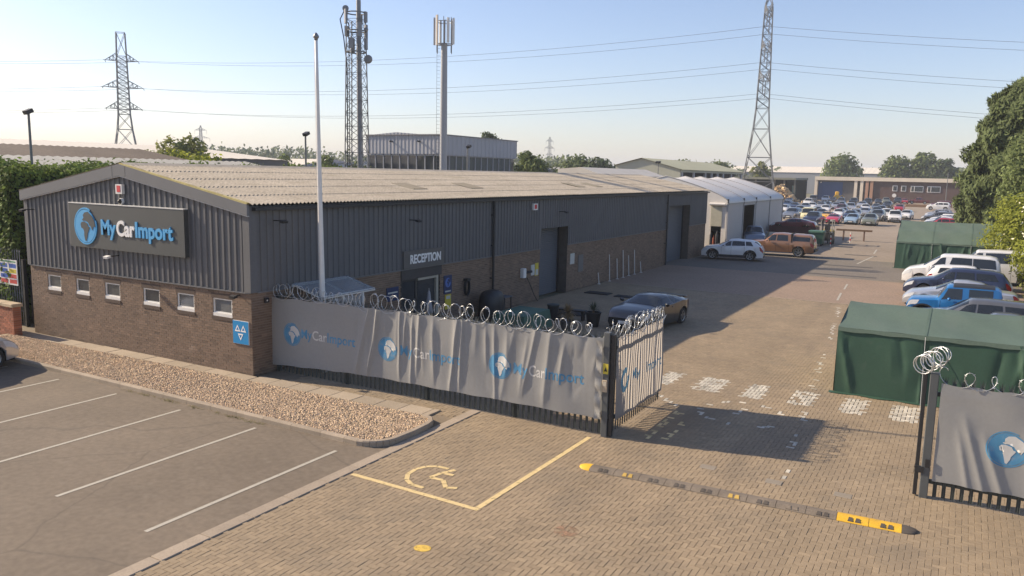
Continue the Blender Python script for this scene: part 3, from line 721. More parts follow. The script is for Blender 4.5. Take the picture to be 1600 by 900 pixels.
# ---- things fixed to the unit
def words(parent, name, parts_, plane, surf, thick, sgn=-1):
    """flat cut-out lettering; parts_ = (text, u0, u1, z0, cap, material)"""
    for txt, u0, u1, z0, cap, mat in parts_:
        V, F = word(txt, u0, u1, z0, cap, 1.0, .03)
        d = (V[:,1]+1)/2*thick
        W3 = np.stack([V[:,0], surf-d, V[:,2]], 1) if plane == 'Y' else np.stack([surf+d, V[:,0], V[:,2]], 1)
        mesh_np(name, W3, F, mat, parent)
def globe(parent, c, r, plane, surf, m_sea, m_land, th=.02, warp=None, squash=1.0):
    def put(name, vf, mat, d0, d1):
        v, f = vf; n = len(v); V = []; F = []
        for d in (d0, d1):
            for p in v:
                u, z = c[0]+p[0]*r*squash, c[1]+p[1]*r
                V.append((u, surf-d, z) if plane == 'Y' else (surf+d, u, z))
        for q in f: F.append(tuple(n+i for i in q))
        bd = f[0] if len(f) == 1 else None
        if bd: F += [(bd[i], bd[(i+1)%len(bd)], n+bd[(i+1)%len(bd)], n+bd[i]) for i in range(len(bd))]
        else: F += [(2*k, 2*k+2, n+2*k+2, n+2*k) for k in range(n//2-1)]+[(2*k+3, 2*k+1, n+2*k+1, n+2*k+3) for k in range(n//2-1)]
        return mesh_np(name, np.array(V), F, mat, parent)
    put('globe_ring', globe_ring(), m_sea, 0, th); put('globe_sea', globe_disc(), m_sea, 0, th)
    for pl in (AFRICA, EURASIA): put('globe_land', (np.array(pl)*.98, [tuple(range(len(pl)))]), m_land, th*.5, th*1.35)
m_blue = M('sign_blue', (.075,.36,.66), .5, .05, 2); m_signp = M('sign_charcoal', (.060,.066,.066), .5, .05, 1); m_wht = M('sign_white', (.80,.79,.77), .5, .04, 2)
sg = empty('fascia_sign', (-5.37, -.2, 3.31), 'charcoal MyCarImport sign panel with blue globe on the gable cladding', 'sign')
b = MB(); b.box(-8.24,-2.50,-.22,-.07,3.31,4.73); b.obj('panel', m_signp, sg)
b = MB(); b.box(-8.25,-2.49,-.235,-.07,4.731,4.76); b.obj('top_edge', M('sign_edge', (.62,.62,.60), .4), sg)
globe(sg, (-7.34, 4.01), .60, 'Y', -.221, m_blue, m_signp, .03)
words(sg, 'lettering', [('My',-6.50,-5.74,3.80,.46,m_blue),('Car',-5.70,-4.80,3.80,.46,m_wht),('Import',-4.76,-2.98,3.80,.46,m_blue)], 'Y', -.221, .035)
rs = empty('reception_sign', (.1, 8.15, 2.48), 'grey RECEPTION sign panel above the entrance door', 'sign')
b = MB(); b.box(.072,.12,6.9,9.43,2.48,3.13); b.obj('panel', M('sign_grey', (.10,.097,.092), .5, .08), rs)
words(rs, 'lettering', [('RECEPTION',7.28,9.2,2.66,.31,m_wht)], 'X', .121, .012)
mo = empty('test_station_sign', (-.44, -.03, .95), 'blue sign with three white triangles at the gable corner', 'sign')
b = MB(); b.box(-.76,-.12,-.035,-.006,.93,1.60); b.obj('panel', M('mot_blue', (.02,.24,.52), .4, .04), mo)
b = MB(); b.box(-.765,-.115,-.03,-.004,.925,1.605); b.obj('border', m_wht, mo)
def tri_ring(cx, cz, s, up=1, t=.036):
    o_ = [(cx-s, cz-up*s*.8), (cx+s, cz-up*s*.8), (cx, cz+up*s*.95)]; i_ = [(cx+(x-cx)*.5, cz-.1*up*s+(z-cz+.1*up*s)*.48) for x, z in o_]
    b = MB(); b.add([(x,-.041,z) for x, z in o_]+[(x,-.041,z) for x, z in i_], [(0,1,4,3),(1,2,5,4),(2,0,3,5)]); return b
tri_ring(-.56,1.38,.115).obj('triangle', m_wht, mo); tri_ring(-.32,1.38,.115).obj('triangle', m_wht, mo); tri_ring(-.44,1.14,.115,-1).obj('triangle', m_wht, mo)
def alarm(c, face, label):
    e = empty('alarm_box', c, label, 'alarm'); x, y, z = c; w, h, d = .16, .15, .1
    a = MB(); i = MB()
    if face == 'Y': a.box(x-w,x+w,y-d,y,z-h,z+h); i.box(x-w*.55,x+w*.55,y-d-.008,y-d-.001,z-h*.6,z+h*.75)
    else: a.box(x,x+d,y-w*1.3,y+w*1.3,z-h,z+h); i.box(x+d+.001,x+d+.008,y-w*.7,y+w*.7,z-h*.6,z+h*.7)
    a.obj('case', m_white_p, e); i.obj('front_panel', m_red, e)
alarm((-5.62,-.065,5.25), 'Y', 'red and white alarm box under the gable peak'); alarm((.065,16.75,4.47), 'X', 'red and white alarm box high on the long side wall')
def dome(c, label):
    e = empty('dome_camera', c, label, 'camera'); b = MB(); b.lathe([(.0,0),(.1,0),(.1,-.06),(.085,-.08)], c, 12, 'Y'); b.obj('housing', m_white_p, e, 'angle')
    b = MB(); b.lathe([(.07,-.07),(.06,-.12),(.03,-.15),(.0,-.155)], c, 10, 'Y'); b.obj('dome', m_black, e, True)
dome((-5.60,-.065,4.87), 'white dome camera just above the gable sign')
def floodlight(c, d, label, mat=None):
    e = empty('floodlight', c, label, 'light'); dv = Vector(d); c = Vector(c); p = c+dv*.35
    b = MB(); b.cyl(c, p, .018, n=6); b.obj('arm', m_black, e)
    b = MB(); b.obox(p+dv*.06+Vector((0,0,-.02)), (.2 if abs(d[1]) > .5 else .14, .14 if abs(d[1]) > .5 else .2, .07), 0, R_(12) if d[1] else 0, R_(12) if d[0] else 0); b.obj('lamp_head', mat or m_black, e)
floodlight((-5.92,-.065,3.13), (0,-1,0), 'small pale floodlight below the gable sign', m_white_p)
floodlight((-10.55,-.065,4.42), (0,-1,0), 'small lamp on an arm at the left end of the gable')
floodlight((-.45,-.004,2.36), (0,-.6,0), 'black floodlight on the brickwork above the blue sign')
for y, z, s_ in [(.85,4.5,'nearest the gable corner'),(7.3,4.25,'above the reception sign'),(19.4,4.17,'above the nearer roller shutter')]:
    floodlight((.065,y,z), (1,0,0), 'small black camera arm on the side cladding '+s_)
# cable box at corner
e = empty('junction_box', (.02, .55, 2.2), 'small black box on the brick corner by the fence', 'box'); b = MB(); b.cbox(.005,.09,.45,.6,2.12,2.26,.01); b.obj('case', m_black, e); b = MB(); b.box(.09,.095,.49,.53,2.17,2.21); b.obj('lens', m_white_p, e)
def board(name, y0, y1, z0, z1, mat, label, bits=()):
    e = empty(name, (.03, (y0+y1)/2, z0), label, 'sign'); b = MB(); b.box(.006,.03,y0,y1,z0,z1); b.obj('panel', mat, e)
    for (a, b_, c, d, mt) in bits:
        q = MB(); q.box(.0305,.034,y0+(y1-y0)*a,y0+(y1-y0)*b_,z0+(z1-z0)*c,z0+(z1-z0)*d); q.obj('print', mt, e)
    return e
m_navy = M('sign_navy', (.012,.03,.10), .4); m_ynote = M('notice_yellow', (.60,.48,.05), .5); m_pale = M('notice_pale', (.5,.5,.46), .6)
board('notice_board', 6.05, 6.72, 1.40, 1.89, m_navy, 'dark blue notice board left of the reception door', [(.1,.9,.55,.66,m_pale),(.2,.8,.28,.4,m_pale)])
e = board('globe_sign', 9.57, 10.11, 1.25, 1.97, m_navy, 'dark blue sign with a globe right of the reception door', [(.15,.85,.08,.16,m_pale)])
globe(e, (9.84, 1.68), .19, 'X', .0305, M('globe_blue_dull', (.08,.16,.45), .5), m_navy, .004)
board('warning_notice', 9.66, 10.06, .62, 1.2, m_ynote, 'yellow notice on the brickwork under the globe sign', [(.15,.85,.7,.92,m_pale)])
board('paper_notice', 16.7, 17.05, 1.25, 1.75, m_pale, 'pale paper notice left of the nearer shutter'); board('warning_notice', 17.1, 17.42, 1.2, 1.8, m_ynote, 'yellow safety notice beside the nearer shutter', [(.1,.9,.05,.5,m_pale)])
board('paper_notice', 20.9, 21.4, 1.4, 1.95, m_pale, 'pale notice just right of the nearer shutter'); board('paper_notice', 21.9, 22.5, .9, 1.8, M('notice_grey', (.16,.15,.14), .7), 'faded grey board on the wall right of the nearer shutter')
e = empty('charging_box', (.1, 15.95, 1.25), 'white wall box with black fitting between the drainpipe and shutter', 'box'); b = MB(); b.cbox(.004,.2,15.68,15.95,1.25,1.68,.02); b.obj('case', m_white_p, e); b = MB(); b.cyl((.1,16.0,1.45),(.25,16.35,1.5),.06,n=8); b.obj('nozzle', m_black, e); b = MB(); b.tube([(.1,16.1,1.3),(.2,16.3,.9),(.25,16.6,.4),(.3,16.9,.05)], .02); b.obj('cable', m_black, e)
e = empty('hose_reel', (.1, 11.1, 1.1), 'black coiled hose hanging on the brick wall', 'hose'); b = MB()
for k in range(4): b.tube([(.06+.03*k, 11.1+.16*math.cos(t), 1.35+.33*math.sin(t)) for t in np.linspace(0, 2*math.pi, 14)[:-1]], .022, 5, True)
b.obj('coil', m_black, e, True); b = MB(); b.box(.004,.2,10.98,11.22,1.62,1.72); b.obj('bracket', m_black, e)
for i, (y, h, s_) in enumerate([(24.4,.63,'shortest, nearest the camera'),(25.9,1.52,'second from the camera'),(27.05,1.2,'third from the camera'),(27.95,1.62,'tallest, fourth from the camera'),(28.85,1.24,'fifth from the camera'),(29.8,1.5,'sixth from the camera'),(30.9,.68,'last and short, farthest from the camera')]):
    b = MB(); b.cyl((.16,y,0),(.10,y-.03,h),.028,.028,8); b.cyl((.16,y,0),(.16,y,.02),.09,n=10); tag(b.obj('marker_pole', M('white_pole', (.62,.6,.56), .5), None, 'angle'), 'thin white pole standing against the side wall, '+s_, 'pole', 'white poles along the side wall')

# ------------------------------------------------------------------ palisade fence, gates, banners, razor wire
m_pal = M('palisade_green', (.050,.058,.054), .55, .15, 2, spec=.4); m_post = M('gate_post_grey', (.085,.092,.095), .5, .1, 2)
m_palg = M('palisade_galv', (.16,.165,.165), .5, .12, 2, metal=.3)
m_ban = M('banner_mesh', (.365,.36,.345), .75, .05, .7, trans=.30, fine=.03); m_bblue = M('banner_blue', (.10,.31,.52), .75, .22, 3, trans=.25, dirt=((.32,.33,.36), 6, .52, .75)); m_bwht = M('banner_white', (.70,.69,.66), .7, .1, 3, trans=.25)
m_wire = M('razor_wire', (.55,.56,.56), .35, .1, 5, metal=.7)
def pale_mesh(w, h, axis, t=.012):
    """one palisade pale: shallow W section, triple-pointed head"""
    prof_ = [(-w/2,0),(-w*.28,t),(-w*.1,.3*t),(w*.1,.3*t),(w*.28,t),(w/2,0)]
    b = MB(); rows = []
    for z, kx in ((0,1),(h-.14,1)): rows.append([(u*kx, d, z) for u, d in prof_])
    b.grid(rows)
    b.add([(-w/2,0,h-.14),(-w*.1,.3*t,h-.14),(-w*.75,.03,h-.02)], [(0,1,2)]); b.add([(w*.1,.3*t,h-.14),(w/2,0,h-.14),(w*.75,.03,h-.02)], [(0,1,2)])
    b.add([(-w*.28,t,h-.14),(w*.28,t,h-.14),(0,0,h)], [(0,1,2)])
    if axis == 'Y': b.v = [(d, u, z) for u, d, z in b.v]
    return b
def pales(parent, pos, axis, h, w=.068, z0=.05, mat=None):
    o = None; w0 = wl(parent)
    for (x, y) in pos:
        if o is None: o = pale_mesh(w, h, axis).obj('pale', mat or m_pal, parent, local=True); c = o
        else: c = bpy.data.objects.new('pale', o.data); COL.objects.link(c); c.parent = parent
        c.location = (x-w0.x, y-w0.y, z0-w0.z)
def troch(p0, p1, r, adv, n=18, ph=0.0, dy=.05, zc=0.0, seed=0):
    """flat razor-wire coil: overlapping loops standing above the fence line"""
    rr = random.Random(seed); p0 = Vector(p0); p1 = Vector(p1); L = (p1-p0).length; d = (p1-p0)/L; side = Vector((-d.y, d.x, 0))
    pts = []; m = int(L/adv)
    jit = [(rr.uniform(.66,1.2), rr.uniform(-.12,.12), rr.uniform(-.05,.04), rr.uniform(-dy,dy)) for _ in range(m+2)]
    for k in range(m*n):
        i = k//n; f_ = (k % n)/n; a = jit[i]; c = jit[i+1]; q = [a[j]*(1-f_)+c[j]*f_ for j in range(4)]
        t = 2*math.pi*k/n+ph; s = (k/n)*adv
        pts.append(p0+d*(s+r*q[0]*math.cos(t)+q[1])+Vector((0,0,zc+r*q[0]*math.sin(t)+q[2]))+side*(q[3]+.07*math.sin(t*.5+ph)))
    return pts
def barbs(b, pts, step=2, l=.028):
    for k in range(1, len(pts)-1, step):
        p = Vector(pts[k]); d = (Vector(pts[k+1])-Vector(pts[k-1])).normalized(); u = d.orthogonal().normalized(); u = (u*math.cos(k*1.3)+d.cross(u)*math.sin(k*1.3))
        b.add([p+u*l, p+d*.012, p-u*l, p-d*.012], [(0,1,2,3)])
def coil(b, pts, r): b.tube(pts, r, 4); barbs(b, pts)
fen = empty('palisade_fence', (5.3, .82, 0), 'dark palisade fence with razor wire between the warehouse and the gateway', 'fence')
pales(fen, [(.12+.155*k, .825) for k in range(68)], 'X', 2.40)
for z in (.42, 1.95): b = MB(); b.box(.03,10.55,.845,.895,z,z+.05); b.obj('rail', m_pal, fen)
for x in (.06, 2.75, 5.5, 8.2): b = MB(); b.box(x-.05,x+.05,.90,1.0,0,2.3); b.obj('post', m_pal, fen)
b = MB(); coil(b, troch((.05,.8,0),(10.6,.8,0),.215,.36,ph=0,zc=2.46,seed=1), .0072); coil(b, troch((.2,.82,0),(10.6,.82,0),.205,.40,ph=2.4,zc=2.46,seed=2), .0064); b.obj('razor_coil', m_wire, fen, True)
b = MB(); b.tube([(x,.80,2.30+.015*math.sin(x*3)) for x in np.linspace(.05,10.6,60)], .006, 4); b.obj('strand', m_wire, fen)
gp = empty('gate_post', (10.68, .82, 0), 'square grey gate post at the end of the palisade fence', 'post')
b = MB(); b.cbox(10.585,10.735,.74,.90,0,2.46,.012); b.obj('post', m_post, gp); b = MB(); b.cbox(10.76,10.84,.77,.87,.03,2.42,.008); b.obj('hinge_bar', m_black, gp)
b = MB()
for z in (.45, 2.1): b.box(10.72,10.80,.78,.86,z,z+.09)
b.obj('hinge', m_black, gp)
e = empty('warning_sign', (10.66,.735,1.5), 'yellow triangle warning plate on the grey gate post', 'sign'); b = MB(); b.box(10.60,10.725,.727,.737,1.50,1.74); b.obj('plate', m_ynote, e)
b = MB(); b.add([(10.62,.7255,1.56),(10.705,.7255,1.56),(10.663,.7255,1.66)], [(0,1,2)]); b.obj('triangle', m_black, e)
e = empty('keypad_box', (10.66,.735,1.1), 'tan control box on the gate post under the warning plate', 'box'); b = MB(); b.cbox(10.60,10.72,.70,.738,1.08,1.36,.01); b.obj('case', M('tan_box', (.42,.34,.24), .6), e); b = MB(); b.box(10.62,10.70,.697,.7,1.22,1.32); b.obj('panel', M('tan_panel', (.5,.45,.36), .5), e)

FOLD = []
rf = random.Random(11)
for k in range(24):
    x = 3.35+k*.31+rf.uniform(-.1,.1); FOLD.append((x, x-rf.uniform(-.1,.45), rf.uniform(.045,.11), rf.uniform(.016,.045)*rf.choice((1,1,-.7)), rf.uniform(-.2,.5), rf.uniform(.9,1.4)))
FOLD += [(3.72,3.2,.10,.075,-.1,1.3),(4.02,3.62,.07,.065,-.1,1.3),(4.75,4.72,.05,.05,0,1.2),(5.4,5.25,.06,.045,.1,1.2),(6.6,6.35,.06,.055,-.1,1.2)]
def ban_y(x, z, z0=.35, z1=2.3, folds=FOLD):
    v = (np.clip(z, z0, z1)-z0)/(z1-z0); d = np.zeros_like(x)
    for xt, xb, w, a, va, vb in folds:
        c = xb+(xt-xb)*v; win = np.clip((v-va)*4, 0, 1)*np.clip((vb-v)*4, 0, 1)
        q = np.abs(x-c)/w; d += a*np.exp(-q**1.3)*win
    d += .012*np.sin(x*2.1+1)+.008*np.sin(x*5.3+z*2)+.006*np.sin(z*5+x)
    return .765-np.maximum(d, -.015)
def cloth(name, parent, mat, nx, nz, fx, fz, fy, **kw):
    U, Vv = np.meshgrid(np.linspace(0,1,nx+1), np.linspace(0,1,nz+1)); X = fx(U, Vv); Z = fz(U, Vv); Y = fy(X, Z)
    V = np.stack([X, Y, Z], -1).reshape(-1,3); i, j = np.meshgrid(np.arange(nz), np.arange(nx), indexing='ij'); a = (i*(nx+1)+j).ravel()
    F = np.stack([a, a+1, a+nx+2, a+nx+1], 1); return mesh_np(name, V, F, mat, parent, smooth=True, **kw)
def scallop(u, n, a): return a*np.abs(np.sin(u*math.pi*n))**1.5
def print_on(parent, name, V, F, mat, fy, lift=.004, ml=.05):
    V2, F2 = refine(V, F, ml); y = fy(V2[:,0], V2[:,2])-lift
    mesh_np(name, np.stack([V2[:,0], y, V2[:,2]], 1), F2, mat, parent, smooth=True)
def flat_globe(parent, cx, cz, r, fy, sea, land, lift=.004):
    v, f = globe_disc(36, .9); 
    print_on(parent, 'globe_sea', np.stack([cx+v[:,0]*r, v[:,0]*0, cz+v[:,1]*r], 1), f, sea, fy, lift)
    v, f = globe_ring(); print_on(parent, 'globe_ring', np.stack([cx+v[:,0]*r, v[:,0]*0, cz+v[:,1]*r], 1), f, sea, fy, lift)
    for pl in (AFRICA, EURASIA):
        v = np.array(pl)*.97; print_on(parent, 'globe_land', np.stack([cx+v[:,0]*r, v[:,0]*0, cz+v[:,1]*r], 1), [tuple(range(len(pl)))], land, fy, lift+.004)
bn = empty('fence_banner', (5.3, .75, .3), 'long creased grey banner printed MyCarImport three times, tied along the fence', 'banner')
cloth('sheet', bn, m_ban, 420, 44, lambda u, v: -.02+u*10.58+.05*np.sin(v*3)*u**8, lambda u, v: (.22+.18*np.clip(u*3,0,1)+scallop(u, 9, .018))*(1-v)+(2.26+.06*np.clip(u*4,0,1)-scallop(u, 11, .035))*v, ban_y)
fy0 = lambda x, z: ban_y(x, z)
for (gx_, gz_, gr, xs, zb, cp) in [(.81,1.23,.34,(1.17,1.58,2.17,3.2),1.16,.27),(4.32,1.25,.33,(4.77,5.17,5.73,6.69),1.15,.27),(7.84,1.29,.33,(8.23,8.66,9.13,10.11),1.16,.27)]:
    flat_globe(bn, gx_, gz_, gr, fy0, m_bblue, m_bwht)
    for t_, a, b_, mt in (('My',xs[0],xs[1]-.02,m_bblue),('Car',xs[1],xs[2]-.02,m_bwht),('Import',xs[2],xs[3],m_bblue)):
        V, F = word(t_, a, b_, zb, cp, 0.0, .012); print_on(bn, 'lettering', V, F, mt, fy0)
# torn end of the banner bunched at the post
cloth('bunched_end', bn, m_ban, 10, 30, lambda u, v: 10.42+u*.15, lambda u, v: .42+v*1.85, lambda x, z: .735-.05*np.abs(np.sin(z*6+x*9))-.02*np.sin(z*17))

# open gate leaf, standing along the yard
gl = empty('gate_leaf', (10.80, 2.6, 0), 'open palisade gate leaf folded back into the yard, sun shining through its banner', 'gate')
pales(gl, [(10.775, 1.02+.146*k) for k in range(22)], 'Y', 2.34, .068, .1, m_pal)
b = MB()
for z in (.36, 2.02): b.box(10.735,10.77,.93,4.16,z,z+.09)
for y in (.93, 4.12): b.box(10.735,10.77,y,y+.05,.15,2.3)
b.obj('frame', m_pal, gl); b = MB(); b.box(10.73,10.78,4.13,4.22,1.05,1.3); b.obj('latch', m_black, gl)
b = MB(); coil(b, troch((10.78,.95,0),(10.78,4.2,0),.20,.19,ph=0,zc=2.46,seed=4,dy=.1), .0072); coil(b, troch((10.8,1.05,0),(10.8,4.2,0),.18,.26,ph=1.4,zc=2.5,seed=5,dy=.12), .0064); b.obj('razor_coil', m_wire, gl, True)
gb2 = empty('gate_banner', (10.83, 2.6, .35), 'sunlit translucent banner on the open gate leaf', 'banner')
m_ban2 = M('gate_banner_mesh', (.50,.455,.41), .8, .05, 1, trans=.62)
GW = lambda y, z: .010*np.sin(y*9+z*2.2)+.012*np.sin(y*4.1-z*3)
U, Vv = np.meshgrid(np.linspace(0,1,81), np.linspace(0,1,41)); Yb = .98+U*3.2; Zb = .34+Vv*1.97; Xb = 10.835+GW(Yb, Zb)
i, j = np.meshgrid(np.arange(40), np.arange(80), indexing='ij'); a = (i*81+j).ravel(); mesh_np('sheet', np.stack([Xb,Yb,Zb],-1).reshape(-1,3), np.stack([a,a+1,a+82,a+81],1), m_ban2, gb2, smooth=True)
m_b2b = M('gate_banner_blue', (.20,.42,.60), .8, .2, 3, trans=.55)
for t_, a, b_, in (('My',2.0,2.5),('Import',2.95,4.02)):
    V, F = word(t_, a, b_, 1.10, .27, 0.0, .012); V, F = refine(V, F, .08); mesh_np('lettering', np.stack([10.841+GW(V[:,0],V[:,2]), V[:,0], V[:,2]],1), F, m_b2b, gb2)
v, f = globe_ring(30, .55, 1.0); v = v*.30+np.array([1.5,1.22]); mesh_np('globe_ring', np.stack([10.841+GW(v[:,0],v[:,1]), v[:,0], v[:,1]],1), f, m_b2b, gb2)

# right-hand gate and its banner
rg = empty('closed_gate', (18.6, .92, 0), 'dark palisade gate leaf right of the gateway with a tangle of razor wire', 'gate')
pales(rg, [(17.42+.15*k, .935) for k in range(26)], 'X', 2.38, .068, .04)
for z in (.28, 2.0): b = MB(); b.box(17.3,21.4,.955,1.0,z,z+.08); b.obj('rail', m_pal, rg)
b = MB(); b.cbox(17.16,17.31,.86,1.0,0,2.46,.012); b.obj('post', m_post, rg); b = MB(); b.cbox(17.05,17.12,.90,.99,.03,2.44,.008); b.obj('stile', m_black, rg)
b = MB(); b.box(17.05,17.2,.84,.9,.5,.62); b.box(17.22,17.30,.83,.86,.62,.78); b.obj('lock', m_black, rg)
b = MB(); coil(b, troch((17.4,.9,0),(21.4,.9,0),.19,.37,ph=.6,zc=2.42,seed=7,dy=.05), .0072)
rr = random.Random(5)
for k in range(9):
    c = Vector((17.02+.04*k, .9+.05*k, 2.58+.02*k)); a0 = rr.uniform(0,3); tl = rr.uniform(.7,1.0); ax = Vector((math.cos(a0)*.3+.6, math.sin(a0)*.5+.7, rr.uniform(-.2,.2))).normalized(); u = ax.orthogonal().normalized(); w_ = ax.cross(u)
    b.tube([c+(u*math.cos(t)+w_*math.sin(t))*.19*tl for t in np.linspace(0, 2*math.pi, 17)[:-1]], .0115, 4, True)
b.obj('razor_coil', m_wire, rg, True)
rb = empty('gate_banner', (18.8, .86, .35), 'grey banner with a blue globe on the right-hand gate', 'banner')
FOLD2 = [(17.6,18.2,.08,.04,-.2,.75),(17.5,17.95,.06,.03,-.2,.6),(17.8,18.5,.09,.05,-.2,.6),(18.6,19.0,.1,.03,-.2,.7),(19.6,19.4,.1,.03,0,1.2),(20.3,20.5,.1,.03,0,1.2)]
def rb_y(x, z): return ban_y(x, z, .35, 2.3, FOLD2)+.115
cloth('sheet', rb, m_ban, 150, 36, lambda u, v: 17.36+u*3.95, lambda u, v: (.36+scallop(u,5,.02)+.12*u*0)*(1-v)+(2.28-scallop(u,7,.03))*v, rb_y)
flat_globe(rb, 18.50, 1.22, .34, rb_y, m_bblue, m_bwht)
for t_, a, b_, mt in (('My',18.92,19.35,m_bblue),('Car',19.37,19.85,m_bwht),('Import',19.87,20.85,m_bblue)):
    V, F = word(t_, a, b_, 1.14, .27, 0.0, .012); print_on(rb, 'lettering', V, F, mt, rb_y)

# flag pole
fp = empty('flag_pole', (1.25, 1.6, 0), 'tall bare white flag pole behind the fence banner', 'flag pole')
b = MB(); b.tube([(1.25-.14*t, 1.6, 9.6*t) for t in np.linspace(0,1,9)], [.086-.042*t for t in np.linspace(0,1,9)], 12); b.obj('pole', M('pole_white', (.78,.75,.70), .5, .08, 2), fp, True)
b = MB(); b.lathe([(0,.0),(.05,.02),(.05,.06),(.085,.10),(.085,.14),(.03,.22),(.0,.24)], (1.11,1.6,9.58), 10); b.obj('finial', m_alu, fp, True)
b = MB(); b.cyl((1.19,1.52,1.2),(1.19,1.52,1.35),.02,n=6); b.tube([(1.07,1.56,9.4),(1.14,1.53,5),(1.18,1.52,1.3)], .006, 4); b.obj('halyard', m_white_p, fp)

# lean-to glass shelter by the wall
sh = empty('glass_shelter', (.7, 2.7, 0), 'small white framed lean-to shelter with a clear roof behind the fence', 'shelter')
m_clear = M('clear_sheet', (.42,.46,.48), .12, .15, 2, spec=.6); nt = m_clear.node_tree; nt.nodes['Principled BSDF'].inputs['Alpha'].default_value = .45
b = MB()
for y in (1.6, 2.5, 3.4): b.box(1.16,1.23,y-.035,y+.035,0,2.24)
b.obj('posts', m_upvc, sh); b = MB(); b.box(1.14,1.25,1.5,3.95,2.19,2.27); b.box(.065,.13,1.5,3.95,2.48,2.55); b.obj('beam', m_upvc, sh)
for y in (1.55, 2.7, 3.9):
    b = MB(); b.prism([(.13,2.50),(1.16,2.22),(1.16,2.27),(.13,2.55)], 'Y', y-.025, y+.025); b.obj('rafter', m_upvc, sh)
for k in range(2):
    y0 = 1.5+k*1.23; b = MB(); b.prism([(.09,2.56),(1.3,2.235),(1.3,2.25),(.09,2.575)], 'Y', y0, y0+1.21); b.obj('roof_sheet', m_clear, sh)
b = MB(); b.box(1.185,1.195,1.64,2.46,.5,2.15); b.box(1.185,1.195,2.54,3.36,.5,2.15); b.obj('side_pane', m_clear, sh)

# left palisade, board, brick pier
lf = empty('side_gate', (-13.2, .4, 0), 'grey palisade gate at the far left beyond the brick pier', 'gate')
pales(lf, [(-14.9+.155*k, .4) for k in range(16)], 'X', 2.85, .075, .05, m_palg)
for z in (.5, 2.2): b = MB(); b.box(-15,-12.45,.42,.47,z,z+.06); b.obj('rail', m_palg, lf)
b = MB(); b.box(-12.42,-12.3,.36,.48,0,2.5); b.obj('post', m_black, lf)
b = MB(); b.box(-12.28,-11.25,.55,.62,.1,1.95); b.obj('dark_gate_panel', m_black, lf)
e = empty('site_safety_board', (-13.3,.36,1.5), 'multi-coloured site safety board on the left palisade gate', 'sign'); b = MB(); b.box(-13.88,-12.66,.33,.355,1.50,2.44); b.obj('panel', m_white_p, e)
m_sb = M('board_blue', (.03,.10,.40), .5); m_sr = M('board_red', (.55,.06,.05), .5)
for c in range(2):
    for r in range(4):
        x0 = -13.78+c*.58; z0 = 1.56+r*.195; b = MB(); b.box(x0,x0+.48,.326,.3295,z0,z0+.15); b.obj('pictogram_panel', m_sr if r == 0 or (r == 1 and c) else (m_ynote if (r == 2 and c) else m_sb), e)
b = MB(); b.box(-13.8,-12.74,.326,.3295,2.35,2.40); b.obj('heading_strip', M('board_green', (.1,.3,.15), .5), e)
pier = empty('brick_pier', (-11.6,-.8,0), 'low red brick pier with a cream coping at the left edge', 'wall')
pb = []; v = 0.0; row = 0
while v < 1.05:
    x = -13.4-(.11 if row % 2 else 0)
    while x < -10.75: pb.append((max(x,-13.4)+.004, min(x+.215,-10.75)-.004, -.91, -.64, v+.004, v+.069)); x += .225
    v += .075; row += 1
pb = [q for q in pb if q[1]-q[0] > .02]
pw = MB(); pw.box(-13.4,-10.76,-.9,-.65,0,1.05); pwo = pw.obj('core', m_mort, pier)
m_redb = M('red_brick', (.30,.115,.065), .9, .2, 2, tone=True, dirt=((.13,.08,.06), 3, .55, .8))
tag(boxes('bricks', pb, m_redb, pier, np.clip(rng.normal(1,.2,len(pb)),.5,1.5)), None, None, None, 'stuff')
for k in range(4):
    b = MB(); b.cbox(-13.42+k*.68,-13.42+(k+1)*.68-.01,-.96,-.58,1.06,1.17,.015); b.obj('coping_stone', M('cream_coping', (.42,.33,.22), .9, .12, 2), pier)

# ---- clutter behind the fence
e = empty('covered_barbecue', (.8, 11.9, 0), 'black covered barbecue against the brick wall', 'barbecue')
b = MB(); rows = []
for z, k in ((.02,1.0),(.6,.97),(.95,.92),(1.12,.75),(1.2,.45),(1.22,.0)): rows.append([(.8+.42*k*math.copysign(abs(math.cos(t))**.6, math.cos(t)), 11.9+.62*k*math.copysign(abs(math.sin(t))**.6, math.sin(t)), z) for t in np.linspace(0,2*math.pi,17)])
b.grid(rows); b.obj('cover', m_black, e, True)
e = empty('side_table', (.7, 12.95, 0), 'dark grey side table next to the covered barbecue', 'table'); b = MB(); b.box(.4,1.0,12.65,13.3,.78,.82); b.obj('top', M('slate_grey', (.09,.1,.12), .6), e)
for x, y in ((.45,12.7),(.95,12.7),(.45,13.25),(.95,13.25)): b = MB(); b.box(x-.02,x+.02,y-.02,y+.02,0,.78); b.obj('leg', m_black, e)
e = empty('covered_table', (3.3, 10, 0), 'low table under a green cover inside the fence', 'table'); m_gt = M('green_cover', (.055,.12,.085), .7, .12, 2)
b = MB(); b.add([(2.65,9.0,.86),(3.95,9.0,.86),(3.95,11.0,.86),(2.65,11.0,.86),(3.3,9.4,.93),(3.3,10.6,.93),(2.55,8.9,.2),(4.05,8.9,.2),(4.05,11.1,.2),(2.55,11.1,.2)], [(0,1,4),(1,2,5,4),(2,3,5),(3,0,4,5),(6,7,1,0),(7,8,2,1),(8,9,3,2),(9,6,0,3)]); b.obj('cover', m_gt, e)
for x, y in ((2.7,9.05),(3.9,9.05),(2.7,10.95),(3.9,10.95)): b = MB(); b.box(x-.03,x+.03,y-.03,y+.03,0,.3); b.obj('leg', m_black, e)
